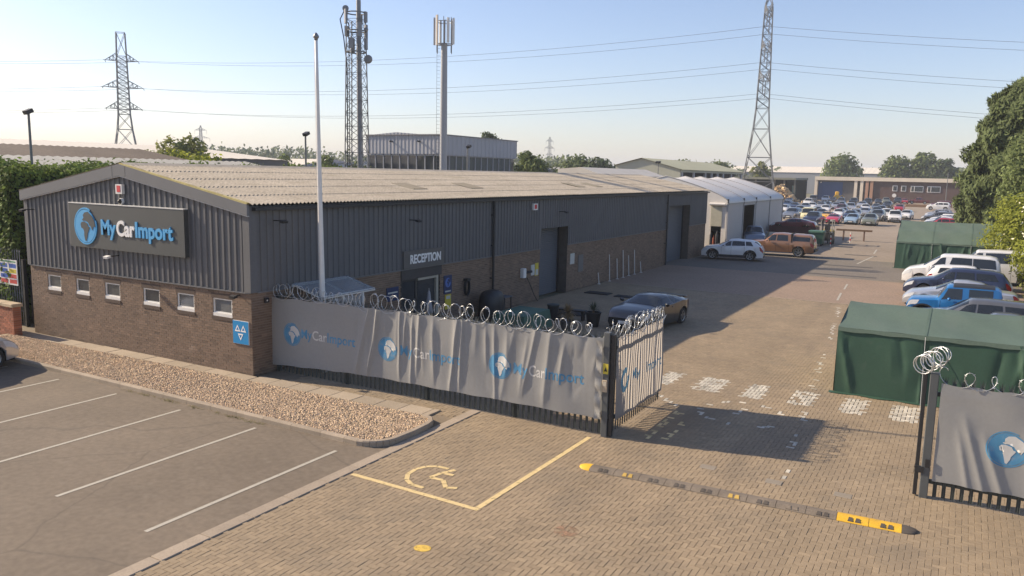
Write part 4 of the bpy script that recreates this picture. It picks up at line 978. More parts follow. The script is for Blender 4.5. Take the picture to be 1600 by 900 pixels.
def planter(x, y, h, mat, label, spiky, pot):
    e = empty('potted_plant', (x,y,0), label, 'plant'); b = MB(); b.lathe([(0,0),(.22,0),(.30,pot),(.33,pot),(.33,pot+.04),(.27,pot+.04),(.26,pot-.05),(0,pot-.05)], (x,y,0), 14); b.obj('pot', m_black if not spiky else M('pot_grey', (.10,.09,.08), .8), e, 'angle')
    b = MB(); r2 = random.Random(int(x*10)); top = pot+(.35 if spiky else .1); b.cyl((x,y,pot-.05),(x,y,top),.05,.04,7); b.obj('stem', M('stem_brown', (.15,.10,.06), .9), e)
    b = MB()
    for k in range(130 if spiky else 70):
        a = r2.uniform(0,6.28); el = r2.uniform(-.9 if spiky else .1, 1.4); l = h*r2.uniform(.6,1); d = Vector((math.cos(a)*math.cos(el), math.sin(a)*math.cos(el), math.sin(el))); s_ = Vector((-math.sin(a), math.cos(a), 0))*.016
        p = Vector((x,y,top)); q = p+d*l*.6; t_ = q+Vector((d.x,d.y,d.z-.5))*l*.4
        b.add([p-s_,p+s_,q+s_,q-s_,t_], [(0,1,2,3),(3,2,4)])
    b.obj('leaves', mat, e)
planter(4.45, 11.6, .55, M('dry_straw', (.28,.19,.09), .9, .3, 5, trans=.2), 'straw-coloured spiky plant in a pot behind the fence', True, .35)
planter(4.95, 12.9, .5, M('dark_leaf', (.07,.085,.045), .8, .3, 5, trans=.2), 'dark leafy plant in a black pot near the black coupe', False, .55)
planter(2.2, 8.2, .6, M('dry_straw2', (.12,.12,.07), .9, .3, 5, trans=.2), 'dull green spiky plant in a pot beside the covered table', True, .35)
e = empty('waste_bin', (3.0, 13.2, 0), 'small black bin standing in the shaded yard', 'bin'); b = MB(); b.lathe([(0,0),(.2,0),(.24,.62),(.0,.62)], (3.0,13.2,0), 12); b.obj('body', m_black, e, 'angle'); b = MB(); b.lathe([(.26,.6),(.26,.66),(.0,.7)], (3.0,13.2,0), 12); b.obj('lid', M('dark_lid', (.03,.04,.04), .5), e, 'angle')
for (x0,x1,y0,y1,lb) in [(2.2,3.6,14.6,15.4,'nearest the planters'),(.9,2.2,20.8,21.5,'outside the nearer shutter'),(2.6,3.9,20.6,21.2,'away from the wall by the shutter')]:
    b = MB(); b.cbox(x0,x1,y0,y1,.004,.05,.015); tag(b.obj('rubber_mat', M('mat_black', (.018,.018,.02), .8, .2, 4)), 'dark rubber mat lying on the shaded yard, '+lb, 'mat')
e = empty('folded_parasol', (.62, 7.95, 0), 'folded pale parasol in front of the reception window', 'parasol'); b = MB(); b.cyl((.62,7.75,0),(.62,7.75,1.75),.02,n=8); b.obj('pole', m_alu, e); b = MB(); b.lathe([(.0,1.72),(.05,1.6),(.1,1.2),(.16,.85),(.12,.8),(0,.82)], (.62,7.75,0), 10); b.obj('canopy', M('parasol_cloth', (.34,.33,.34), .8), e, True)
e = empty('bench_planks', (3.4,14.0,0), 'low dark bench among the potted plants', 'bench'); b = MB(); b.box(2.9,4.2,13.6,13.95,.38,.43); b.obj('seat', m_black, e)
for x in (3.0,4.1): b = MB(); b.box(x-.04,x+.04,13.65,13.9,0,.38); b.obj('leg', m_black, e)

# ------------------------------------------------------------------ vehicles
m_cglass = M('car_glass', (.018,.022,.026), .05, .1, 2, spec=.75); m_tyre = M('tyre', (.022,.021,.02), .85, .1, 5); m_rim = M('alloy', (.42,.42,.42), .35, .06, 4, metal=.7); m_rimd = M('alloy_dark', (.07,.07,.075), .4, .06, 4, metal=.5)
m_under = M('underbody', (.012,.012,.012), .9); m_lamp = M('headlamp', (.62,.64,.66), .12, .1, 8, spec=.7); m_tail = M('tail_lamp', (.32,.012,.015), .2, .1, 8)
m_plw = M('plate_white', (.7,.7,.66), .5); m_ply = M('plate_yellow', (.62,.5,.06), .5); m_trimb = M('trim_black', (.022,.022,.024), .55, .1); m_chrome = M('chrome', (.6,.6,.6), .15, .03, metal=1.0)
def paint(name, c, metal=.25, rough=.32): return M('paint_'+name, c, rough, .05, 1.2, metal=metal, coat=.8, fine=.02)
PAINT = {k: paint(k, *v) for k, v in dict(white=((.72,.71,.69),0), silver=((.42,.43,.45),.5), grey=((.14,.145,.155),.4), dark=((.035,.037,.042),.3), black=((.022,.024,.026),.3), navy=((.03,.04,.085),.3), blue=((.012,.15,.40),.1), lightblue=((.33,.46,.58),.3), red=((.38,.02,.035),.1), pinkred=((.52,.05,.10),.1), maroon=((.14,.02,.025),.2), bronze=((.33,.165,.085),.4), yellow=((.75,.42,.02),0), cream=((.68,.62,.36),0), greygreen=((.20,.215,.17),.3), pale=((.50,.52,.56),.5), greyblue=((.20,.23,.29),.4)).items()}
def lerp(a, b, t): return a+(b-a)*t
def interp(pts, x):
    xs = [p[0] for p in pts]; zs = [p[1] for p in pts]; return float(np.interp(x, xs, zs))
def smooth_i(pts, x, w=.09): return sum(interp(pts, x+d*w) for d in (-1,-.5,0,.5,1))/5
class Shape: pass
def car_shape(L, W, H, top, belt, wf, wr, rw, wroof=.70, sill=.21, boxy=0.0, ends=.16, win=None, glassx=None, arch=.055, railz=.80, nose_z=.26):
    s = Shape(); s.__dict__.update(L=L, W=W, H=H, top=top, belt=belt, wf=wf, wr=wr, rw=rw, wroof=wroof, sill=sill, boxy=boxy, ends=ends, win=win, glassx=glassx, arch=arch, railz=railz, nose_z=nose_z); return s
def half_w(s, x):
    e = max(0, (abs(x)-(s.L/2-.75))/.75); return s.W/2*(1-s.ends*e*e)
def z_low(s, x):
    z = s.sill+(s.nose_z-s.sill)*max(0, (abs(x)-(s.L/2-.5))/.5)
    for xw in (s.wf, s.wr):
        ra = s.rw+s.arch; d = abs(x-xw)
        if d < ra: z = max(z, s.rw+math.sqrt(max(ra*ra-d*d, 0)))
    return z
def section(s, x):
    w = half_w(s, x); zb = smooth_i(s.belt, x); zt = max(smooth_i(s.top, x, .07), zb+.012); h = zt-zb; g = min(1.0, max(0.0, (h-.05)/.30)); zl = z_low(s, x)
    wr_ = s.W/2*s.wroof
    pts = [(w*.94, zl), (w*1.0, max(zl+.03, lerp(s.sill, zb, .55))), (w*.975, max(zb, zl+.05)),
           (lerp(w*.88, wr_, g), zb+h*lerp(.45, s.railz, g)), (lerp(w*.60, wr_*.72, g), zb+h*lerp(.85, .975, g)), (0.0, zt)]
    pts[2] = (pts[2][0], max(pts[2][1], pts[1][1]+.02))
    return pts
def surf(s, x, v):
    p = section(s, x); i = min(int(v), 4); t = v-i; a, b = p[i], p[i+1]; return Vector((x, lerp(a[0],b[0],t), lerp(a[1],b[1],t)))
def patch(s, x0, x1, v0, v1, nx=8, nv=3, off=.007, side=1, x0t=None, x1t=None):
    """piece lying just proud of the body surface; x-limits may slant from bottom to top"""
    x0t = x0 if x0t is None else x0t; x1t = x1 if x1t is None else x1t; P = []
    for j in range(nv+1):
        row = []; t = j/nv; v = lerp(v0, v1, t); a, b = lerp(x0, x0t, t), lerp(x1, x1t, t)
        for i in range(nx+1):
            x = lerp(a, b, i/nx); p = surf(s, x, v); e = .02
            dx = surf(s, min(x+e, s.L/2), v)-surf(s, max(x-e, -s.L/2), v); dv = surf(s, x, min(v+.05, 5))-surf(s, x, max(v-.05, 0))
            n = dv.cross(dx); n = n.normalized() if n.length > 1e-7 else Vector((0,0,1)); p = p+n*off; row.append((p.x, p.y*side, p.z))
        P.append(row)
    return P
def screen(s, x0, x1, v0=3.12, nx=6, off=.007):
    P = []
    for i in range(nx+1):
        x = lerp(x0, x1, i/nx); row = []
        for v in (v0, 3.5, 4, 4.5, 5): row.append(surf(s, x, v))
        full = [Vector((p.x, p.y, p.z)) for p in row]+[Vector((p.x, -p.y, p.z)) for p in reversed(row[:-1])]; P.append(full)
    d = P[-1][4]-P[0][4]; n = Vector((-d.z, 0, d.x)).normalized(); n = -n if n.z < 0 else n
    return [[tuple(p+n*off) for p in r] for r in P]
def wheel(parent, x, y, r, side, rim_mat, detail=1, w=.21):
    b = MB(); prof_ = [(r*.66,-w/2),(r*.9,-w/2),(r,-w*.32),(r,w*.32),(r*.9,w/2),(r*.66,w/2),(r*.62,w*.3)]
    b.lathe(prof_, (x,y,r), 18 if detail else 12, 'Y'); t = b.obj('wheel', m_tyre, parent, 'angle', local=True)
    b = MB(); f_ = y+side*w*.30; b.lathe([(r*.66,side*w*.46),(r*.60,side*w*.42),(r*.58,side*w*.25)], (x,y,r), 14, 'Y')
    if detail:
        for k in range(5):
            a = 2*math.pi*k/5+.3; c = Vector((x, f_, r)); d = Vector((math.cos(a),0,math.sin(a))); q = Vector((-d.z,0,d.x))
            p = [c+d*r*.05+q*r*.08, c+d*r*.05-q*r*.08, c+d*r*.62-q*r*.13, c+d*r*.62+q*r*.13]; o_ = Vector((0,side*.025,0))
            b.add([v for v in p]+[v+o_ for v in p], [(4,5,6,7),(7,6,5,4),(0,1,5,4),(1,2,6,5),(2,3,7,6),(3,0,4,7)])
        b.lathe([(0,side*w*.34),(r*.14,side*w*.34),(r*.16,side*w*.2)], (x,y,r), 10, 'Y')
    else: b.lathe([(0,side*w*.32),(r*.58,side*w*.30)], (x,y,r), 10, 'Y')
    b.obj('rim', rim_mat, t, local=True)
    d_ = MB(); d_.lathe([(0,side*w*.1),(r*.6,side*w*.1)], (x,y,r), 10, 'Y'); d_.obj('brake_disc', m_trimb, t, local=True)
def build_car(s, col, detail=1, trim=None, rim=None, roof=None, extras=None, name='parked_car', arch_trim=False, lamps=True):
    root = empty(name, (0,0,0)); mat = PAINT[col] if isinstance(col, str) else col
    step = .11 if detail else .2; xs = set(np.round(np.linspace(-s.L/2, s.L/2, int(s.L/step)+1), 4))
    for p in s.top+s.belt:
        if abs(p[0]) <= s.L/2: xs.add(round(p[0], 4))
    for xw in (s.wf, s.wr):
        ra = s.rw+s.arch
        for a in np.linspace(0, math.pi, 9 if detail else 7): xs.add(round(xw+ra*math.cos(a), 4))
        xs.add(round(xw+ra+.004, 4)); xs.add(round(xw-ra-.004, 4))
    xs = sorted(x for x in xs if -s.L/2 <= x <= s.L/2); b = MB(); P = []
    for x in xs:
        p = section(s, x); P.append([(x, y, z) for y, z in p]+[(x, -y, z) for y, z in reversed(p[:-1])])
    b.grid(P); nn = len(P[0]); b.add(P[0], [tuple(range(nn))]); b.add(P[-1], [tuple(range(nn-1,-1,-1))])
    body = b.obj('body', mat, root, 'angle', local=True)
    u = MB(); u.box(-s.L/2+.12, s.L/2-.12, -s.W*.40, s.W*.40, s.sill-.03, .55); u.obj('underbody', m_under, root, local=True)
    hw = s.W/2
    for xw in (s.wf, s.wr):
        for sd in (1, -1): wheel(root, xw, sd*(hw-.125), s.rw, sd, rim or m_rim, detail)
    if arch_trim:
        for xw in (s.wf, s.wr):
            for sd in (1, -1):
                ra = s.rw+s.arch; q = MB(); row0 = []; row1 = []
                for a in np.linspace(.06, math.pi-.06, 13):
                    x = xw+(ra)*math.cos(a); z = s.rw+ra*math.sin(a); yy = half_w(s, x)*.985+.012; row0.append((x, sd*yy, max(z, s.sill))); row1.append((xw+(ra+.075)*math.cos(a), sd*(yy+.004), max(s.rw+(ra+.075)*math.sin(a), s.sill)))
                q.grid([row0, row1]); q.obj('arch_trim', m_trimb, root, local=True)
        for sd in (1, -1):
            q = MB(); q.grid(patch(s, s.wr+s.rw+s.arch, s.wf-s.rw-s.arch, .0, .42, 4, 2, .012, sd)); q.obj('sill_trim', m_trimb, root, local=True)
    (fx0, fx1), (rx0, rx1) = s.glassx
    q = MB(); q.grid(screen(s, fx0, fx1)); q.obj('windscreen', m_cglass, root, True, local=True)
    q = MB(); q.grid(screen(s, rx0, rx1)); q.obj('rear_window', m_cglass, root, True, local=True)
    for w_ in s.win:
        x0, x1, x0t, x1t = w_[:4]; v0, v1 = (w_[4], w_[5]) if len(w_) > 4 else (2.14, 2.92)
        for sd in (1, -1): q = MB(); q.grid(patch(s, x0, x1, v0, v1, 8, 3, .007, sd, x0t, x1t)); q.obj('side_window', m_cglass, root, True, local=True)
    if roof:
        q = MB(); q.grid([[(p.x, p.y, p.z+.01) for p in [surf(s, x, v) for v in (3.02,3.5,4,4.5,5)]]+[(p.x, -p.y, p.z+.01) for p in [surf(s, x, v) for v in (4.5,4,3.5,3.02)]] for x in np.linspace(roof[0], roof[1], 8)]); q.obj('roof_panel', roof[2], root, local=True)
    if lamps:
        hz = smooth_i(s.belt, s.L/2-.2)
        for sd in (1, -1):
            q = MB(); q.grid(patch(s, s.L/2-.42, s.L/2-.02, 1.35, 1.98, 5, 2, .008, sd, s.L/2-.5, s.L/2-.10)); q.obj('headlight', m_lamp, root, True, local=True)
            q = MB(); q.grid(patch(s, -s.L/2+.01, -s.L/2+.22, 1.25, 2.0, 3, 2, .008, sd, -s.L/2+.02, -s.L/2+.30)); q.obj('tail_light', m_tail, root, True, local=True)
        xf = s.L/2; zb = smooth_i(s.belt, xf-.02); q = MB(); wf_ = half_w(s, xf)
        q.box(xf-.02, xf+.012, -wf_*.55, wf_*.55, lerp(s.nose_z, zb, .45), lerp(s.nose_z, zb, .88)); g_ = q.obj('grille', m_trimb, root, local=True)
        q = MB(); q.box(xf-.02, xf+.010, -wf_*.82, wf_*.82, s.nose_z+.01, lerp(s.nose_z, zb, .30)); q.obj('lower_intake', m_trimb, root, local=True)
        q = MB(); q.box(xf, xf+.022, -.26, .26, lerp(s.nose_z, zb, .30), lerp(s.nose_z, zb, .30)+.11); q.obj('number_plate', m_plw, root, local=True)
        q = MB(); zr = lerp(s.nose_z, smooth_i(s.belt, -xf+.02), .55); q.box(-xf-.02, -xf, -.26, .26, zr, zr+.11); q.obj('number_plate', m_ply, root, local=True)
        q = MB(); q.box(-xf-.012, -xf+.02, -wf_*.85, wf_*.85, s.nose_z, lerp(s.nose_z, zb, .32)); q.obj('rear_bumper', m_trimb, root, local=True)
    for sd in (1, -1):
        xm = fx0-.42; zm = smooth_i(s.belt, xm)+.09; q = MB(); q.lathe([(0,-.11),(.06,-.10),(.085,-.03),(.085,.04),(.06,.10),(0,.11)], (0,0,0), 8, 'Y')
        q.v = [(xm+v[0]*.8, sd*(hw+.11)+v[1]*.85, zm+v[2]*.85) for v in q.v]; mo_ = q.obj('mirror', mat, root, True, local=True)
    if detail:
        for xd in s.__dict__.get('doors', []):
            for sd in (1, -1): q = MB(); q.grid(patch(s, xd-.006, xd+.006, .12, 2.0, 1, 6, .0035, sd)); q.obj('door_gap', m_under, root, local=True)
        for xd in s.__dict__.get('handles', []):
            for sd in (1, -1):
                p = surf(s, xd, 1.72); q = MB(); q.box(xd-.09, xd+.09, sd*p.y-.02+sd*.012, sd*p.y+.02+sd*.012, p.z-.015, p.z+.015); q.obj('door_handle', mat, root, local=True)
    return root
def mk(kind):
    if kind == 'coupe':
        s = car_shape(4.24,1.80,1.31,[(-2.12,.66),(-2.03,.97),(-1.75,1.05),(-1.2,1.17),(-.6,1.27),(-.15,1.31),(.25,1.28),(.65,1.13),(.98,.97),(1.4,.92),(1.8,.83),(2.02,.70),(2.12,.52)],[(-2.12,.62),(-1.97,.94),(-1.2,.99),(-.3,.93),(.8,.91),(1.6,.83),(1.95,.70),(2.12,.50)],1.30,-1.27,.33,.65,.17,ends=.20,win=[(-.30,.74,-.26,.34),(-.98,-.38,-.68,-.34)],glassx=((.94,.32),(-1.45,-.55))); s.doors=[.80,-.45]; s.handles=[-.28]
    elif kind == 'cross':
        s = car_shape(4.40,1.80,1.55,[(-2.2,.75),(-2.12,1.02),(-1.75,1.36),(-1.3,1.50),(-.3,1.55),(.15,1.52),(.95,1.12),(1.9,.96),(2.15,.78),(2.2,.6)],[(-2.2,.70),(-2.05,1.06),(-1.2,1.06),(0,1.0),(.95,.98),(1.8,.88),(2.12,.72),(2.2,.55)],1.36,-1.29,.35,.66,.24,arch=.05,win=[(.08,.78,.05,.3),(-.92,.02,-.86,-.0),(-1.5,-.98,-1.3,-.93)],glassx=((.92,.25),(-2.02,-1.55))); s.doors=[.75,.05,-.88]; s.handles=[.2,-.78]
    elif kind == 'suv':
        s = car_shape(4.65,1.88,1.74,[(-2.32,.8),(-2.26,1.12),(-2.05,1.60),(-1.7,1.70),(-.3,1.74),(.25,1.70),(.98,1.18),(2.0,1.05),(2.25,.85),(2.32,.6)],[(-2.32,.75),(-2.2,1.10),(-1,1.10),(0,1.08),(1,1.06),(2.0,.96),(2.26,.78),(2.32,.55)],1.42,-1.36,.37,.72,.25,win=[(.12,.80,.08,.38),(-.85,.04,-.82,.02),(-1.8,-.93,-1.7,-.9)],glassx=((.95,.34),(-2.2,-2.0))); s.doors=[.8,.08,-.85]; s.handles=[.2,-.72]
    elif kind == 'hatch':
        s = car_shape(4.1,1.76,1.48,[(-2.05,.7),(-2.0,1.0),(-1.75,1.36),(-1.3,1.45),(-.2,1.48),(.25,1.45),(1.0,1.02),(1.7,.88),(2.0,.70),(2.05,.55)],[(-2.05,.68),(-1.95,.98),(-1,.98),(0,.94),(1,.90),(1.7,.8),(2.0,.64),(2.05,.5)],1.27,-1.22,.32,.68,.2,win=[(.08,.82,.05,.35),(-.85,.02,-.8,0),(-1.5,-.92,-1.4,-.88)],glassx=((.96,.32),(-1.97,-1.68))); s.doors=[.8,.05,-.85]; s.handles=[.15,-.75]
    elif kind == 'sedan':
        s = car_shape(4.75,1.84,1.44,[(-2.37,.65),(-2.3,.98),(-1.7,1.05),(-.85,1.36),(-.3,1.44),(.2,1.42),(1.05,1.0),(2.05,.82),(2.3,.66),(2.37,.5)],[(-2.37,.6),(-2.28,.95),(-1.2,.98),(0,.94),(1,.91),(2.0,.76),(2.3,.6),(2.37,.46)],1.45,-1.4,.335,.64,.19,win=[(.1,.86,.05,.34),(-.78,.04,-.7,0),(-1.25,-.84,-1.0,-.78)],glassx=((1.0,.3),(-1.62,-.98))); s.doors=[.85,.07,-.85]; s.handles=[.2,-.7]
    elif kind == 'wagon':
        s = car_shape(4.85,1.86,1.60,[(-2.42,.7),(-2.34,1.05),(-2.05,1.45),(-1.6,1.55),(-.3,1.60),(.25,1.57),(1.05,1.08),(2.05,.93),(2.35,.75),(2.42,.55)],[(-2.42,.68),(-2.3,1.04),(-1.2,1.04),(0,1.0),(1.05,.98),(2.0,.86),(2.35,.68),(2.42,.5)],1.45,-1.38,.35,.68,.22,win=[(.12,.86,.08,.4),(-.8,.04,-.76,.02),(-1.85,-.88,-1.65,-.84)],glassx=((1.0,.34),(-2.28,-2.02))); s.doors=[.85,.08,-.84]; s.handles=[.2,-.7]
    elif kind == 'mpv':
        s = car_shape(4.95,1.86,1.92,[(-2.47,.9),(-2.42,1.3),(-2.30,1.80),(-1.9,1.90),(-.3,1.92),(.45,1.88),(1.45,1.20),(2.15,1.02),(2.42,.8),(2.47,.6)],[(-2.47,.85),(-2.38,1.14),(-1,1.14),(0,1.12),(1.4,1.08),(2.1,.96),(2.42,.75),(2.47,.55)],1.55,-1.45,.345,.78,.20,win=[(.32,1.12,.30,.58),(-1.02,.14,-1.0,-.02),(-2.2,-1.06,-2.12,-1.04)],glassx=((1.40,.58),(-2.40,-2.26)),railz=.86); s.doors=[1.1,.22,-1.04]; s.handles=[.35,0.0]
    elif kind == 'van':
        s = car_shape(4.7,1.80,2.05,[(-2.35,1.0),(-2.32,1.5),(-2.24,1.95),(-1.9,2.03),(0,2.05),(1.1,2.0),(1.95,1.25),(2.2,1.05),(2.33,.85),(2.35,.6)],[(-2.35,.9),(-2.3,1.2),(-1,1.2),(1.2,1.18),(1.95,1.08),(2.3,.85),(2.35,.6)],1.45,-1.35,.33,.84,.22,win=[(.85,1.6,.85,1.15),(-.6,.7,-.6,.7),(-2.1,-.7,-2.05,-.7)],glassx=((1.9,1.2),(-2.31,-2.22)),railz=.88,ends=.06); s.doors=[1.62,.78,-.65]; s.handles=[.95,.6]
    elif kind == 'jeep':
        s = car_shape(3.55,1.62,1.72,[(-1.77,.8),(-1.75,1.3),(-1.70,1.66),(-1.4,1.72),(-.3,1.72),(.28,1.70),(.62,1.14),(1.6,1.06),(1.75,.95),(1.77,.7)],[(-1.77,.75),(-1.74,1.08),(-.5,1.08),(.6,1.06),(1.6,1.0),(1.76,.9),(1.77,.65)],1.12,-1.12,.36,.84,.33,arch=.08,win=[(-.28,.48,-.28,.24),(-1.38,-.52,-1.38,-.52)],glassx=((.60,.34),(-1.76,-1.70)),railz=.88,ends=.05,nose_z=.38); s.doors=[.5,-.4]; s.handles=[-.25]
    elif kind == 'pickup':
        s = car_shape(5.25,1.88,1.82,[(-2.62,.9),(-2.58,1.3),(-2.48,1.70),(-2.2,1.76),(-1.15,1.78),(-.95,1.74),(-.80,1.78),(-.2,1.82),(.45,1.78),(1.15,1.20),(2.3,1.10),(2.55,.92),(2.62,.7)],[(-2.62,.85),(-2.55,1.14),(-1,1.14),(0,1.14),(1.1,1.12),(2.3,1.02),(2.58,.85),(2.62,.6)],1.62,-1.52,.39,.76,.36,arch=.075,win=[(.22,.98,.18,.58),(-.72,.12,-.66,.1),(-2.3,-1.05,-2.3,-1.05,2.2,2.8)],glassx=((1.12,.52),(-2.58,-2.46)),railz=.86,ends=.10,nose_z=.42); s.doors=[.98,.17,-.8]; s.handles=[.3,-.6]
    elif kind == 'pickup_open':
        s = car_shape(5.2,1.85,1.78,[(-2.6,.9),(-2.57,1.08),(-.95,1.10),(-.86,1.6),(-.7,1.76),(-.2,1.78),(.45,1.74),(1.15,1.18),(2.3,1.06),(2.55,.9),(2.6,.7)],[(-2.6,.85),(-2.55,1.06),(-1,1.08),(0,1.12),(1.1,1.10),(2.3,.98),(2.58,.82),(2.6,.6)],1.6,-1.5,.38,.76,.34,arch=.07,win=[(.22,.98,.18,.58),(-.66,.12,-.62,.1)],glassx=((1.12,.52),(-.93,-.84)),railz=.86,ends=.10,nose_z=.4); s.doors=[.98,.17,-.7]; s.handles=[.3,-.5]
    return s
def car(kind, col, x, y, rz, label, group=None, detail=1, cat='car', name='parked_car', **kw):
    o = build_car(mk(kind), col, detail, name=name, **kw); o.location = (x, y, kw.get('z', 0.006)); o.rotation_euler.z = R_(rz); tag(o, label, cat, group); return o

# near cars
gt = car('coupe', 'black', 6.72, 14.52, -97, 'black sports coupe parked nose-out beside the shaded yard', rim=m_rim, name='sports_coupe')
q = MB(); q.obox((-2.02,0,1.045), (.24,1.40,.03)); q.box(-2.05,-1.93,-.60,-.52,.93,1.04); q.box(-2.05,-1.93,.52,.60,.93,1.04); q.obj('rear_spoiler', PAINT['black'], gt, local=True)
car('cross', 'white', 2.75, 43.0, 188, 'white crossover car with black wheel arches parked by the warehouse wall', arch_trim=True, rim=m_rim, name='crossover_car')
pk = car('pickup', 'bronze', 5.0, 48.6, 181, 'bronze double-cab pickup with a canopied bed in front of the white marquee', arch_trim=False, cat='pickup', name='pickup_truck')
q = MB(); q.box(-2.75,-2.6,-.8,.8,.5,.66); q.obj('rear_step', m_trimb, pk, local=True); q = MB(); q.box(-.99,-.93,-.93,.93,1.12,1.80); q.obj('cab_gap', m_under, pk, local=True)
car('suv', 'greyblue', .9, 57.5, -75, 'dark car nosing out of the marquee doorway', name='parked_car')
car('hatch', 'silver', -7.52, -4.92, 90, 'silver car parked nose to the gravel bed at the left edge', rim=m_rim)
# right-hand row, noses towards the yard
car('mpv', 'white', 17.0, 36.3, 180, 'white people carrier with dark rear windows in the right-hand row', cat='people carrier', name='people_carrier')
vn = car('van', 'white', 19.4, 39.6, 180, 'white van with roof bars tucked behind the white people carrier', cat='van', name='panel_van')
car('hatch', 'white', 17.9, 34.1, 0, 'white hatchback showing a red tail lamp beyond the navy estate')
car('wagon', 'navy', 17.35, 31.2, 180, 'navy blue estate car between white cars and the silver saloon', rim=m_rimd)
car('sedan', 'pale', 17.55, 27.0, 180, 'silver saloon parked behind the blue jeep')
car('jeep', 'blue', 17.35, 22.6, 180, 'small bright blue boxy off-roader with a black roof', cat='off-roader', name='small_off_roader', roof=(-1.72,.32,m_trimb), arch_trim=True, rim=m_rimd)
car('wagon', 'grey', 18.2, 19.4, 180, 'dark grey estate just behind the nearer green tent')
car('sedan', 'grey', 18.9, 17.0, 180, 'dark grey saloon mostly hidden by the nearer green tent')

# ------------------------------------------------------------------ far car lot
def far_template(kind):
    return build_car(mk(kind), 'grey', 0)
TPL = {}
NAMES = dict(hatch='hatchback', suv='tall off-roader', sedan='saloon', van='van', coupe='low sports car', pickup_open='pickup truck', wagon='estate car', mpv='people carrier')
COLN = dict(white='white', greyblue='blue-grey', navy='navy', grey='dark grey', dark='black', silver='silver', pale='pale silver', maroon='maroon', yellow='yellow', pinkred='bright red', lightblue='light blue', greygreen='grey-green', cream='cream', red='red', black='black')
def far_car(kind, col, x, y, rz, label, group, name='parked_car'):
    if kind not in TPL: TPL[kind] = far_template(kind); o = TPL[kind]; TPL[kind] = o; o['used'] = 0
    t = TPL[kind]
    if t['used'] == 0: o = t; t['used'] = 1
    else: o = copy_tree(t)
    for ch in o.children:
        if ch.name.split('.')[0] in ('body', 'mirror'):
            ch.material_slots[0].link = 'OBJECT'; ch.material_slots[0].material = PAINT[col]
    o.location = (x, y, .002); o.rotation_euler = (0, 0, R_(rz)); tag(o, label, 'van' if kind == 'van' else ('pickup' if 'pickup' in kind else 'car'), group); return o
FARCARS = [(-0.1, 96.0, 'pickup_open', 'navy'), (6.3, 101.1, 'wagon', 'greygreen'), (4.0, 101.9, 'hatch', 'lightblue'), (1.6, 101.9, 'coupe', 'pinkred'), (-2.0, 103.6, 'van', 'cream'), (-5.2, 108.8, 'suv', 'greyblue'), (-0.4, 109.8, 'coupe', 'yellow'), (8.4, 113.1, 'pickup_open', 'white'), (6.0, 114.6, 'suv', 'grey'), (2.3, 114.0, 'hatch', 'navy'), (-2.4, 117.2, 'sedan', 'grey'), (-0.1, 119.5, 'hatch', 'white'), (6.7, 120.2, 'suv', 'white'), (2.4, 119.6, 'hatch', 'silver'), (9.2, 125.4, 'hatch', 'white'), (-7.5, 127.8, 'hatch', 'silver'), (-0.6, 127.8, 'sedan', 'pale'), (-4.8, 128.0, 'sedan', 'pale'), (1.7, 125.1, 'hatch', 'white'), (-10.6, 130.3, 'hatch', 'white'), (2.6, 130.5, 'sedan', 'silver'), (3.9, 136.0, 'hatch', 'grey'), (4.1, 141.5, 'wagon', 'greyblue'), (-4.8, 137.7, 'hatch', 'white'), (-2.1, 137.8, 'suv', 'maroon'), (-9.6, 145.3, 'hatch', 'greyblue'), (-12.0, 147.5, 'sedan', 'navy'), (-1.9, 148.7, 'suv', 'pale'), (-9.2, 150.8, 'hatch', 'white'), (0.4, 151.6, 'hatch', 'white'), (-2.5, 155.7, 'hatch', 'white'), (-15.0, 156.2, 'hatch', 'greyblue'), (-8.4, 156.3, 'hatch', 'silver'), (1.8, 157.4, 'sedan', 'grey'), (5.9, 158.9, 'hatch', 'red'), (-5.9, 159.2, 'sedan', 'silver'), (-8.2, 161.8, 'hatch', 'dark'), (-5.6, 164.6, 'hatch', 'pale'), (-13.7, 173.4, 'pickup_open', 'white'), (-2.5, 173.8, 'sedan', 'silver'), (2.4, 175.8, 'wagon', 'dark'), (-20.6, 187.4, 'sedan', 'dark'), (-9.2, 192.0, 'suv', 'grey'), (-3.5, 194.5, 'suv', 'black'), (-6.8, 195.8, 'suv', 'dark'), (-17.0, 200.1, 'van', 'grey'), (-2.0, 203.1, 'hatch', 'dark'), (-13.2, 206.4, 'hatch', 'dark'), (-15.5, 210.3, 'suv', 'white'), (-0.9, 211.6, 'suv', 'greygreen'), (1.7, 213.8, 'suv', 'dark'), (2.9, 219.4, 'hatch', 'red')]
r3 = random.Random(3); seen = {}
SPECIAL = {('van','cream'):'cream van at the front left of the far car lot', ('coupe','yellow'):'yellow sports car beside the bright red one in the far lot', ('coupe','pinkred'):'bright red low sports car at the front of the far lot', ('hatch','lightblue'):'light blue hatchback at the front of the far lot', ('wagon','greygreen'):'grey-green estate standing forward at the front of the far lot', ('pickup_open','navy'):'navy pickup truck next to the cream van', ('suv','maroon'):'maroon off-roader in the middle of the far lot', ('van','grey'):'large dark grey van at the back left of the far lot'}
def lot_label(x, y, kind, col):
    zone = 'among the nearer rows' if y < 140 else 'towards the back'
    return SPECIAL.get((kind, col)) or '%s %s parked %s of the crowded far lot' % (COLN[col], NAMES[kind], zone)
def screen_x(x, y): dx, dy = x-17.47, y+15.54; return (dx*.866+dy*.499)/(-dx*.492+dy*.859)
groups_ = {}
for c_ in FARCARS: groups_.setdefault(lot_label(*c_), []).append(c_)
ORD = ['leftmost', 'second from the left', 'third from the left', 'fourth from the left', 'fifth from the left', 'sixth from the left']
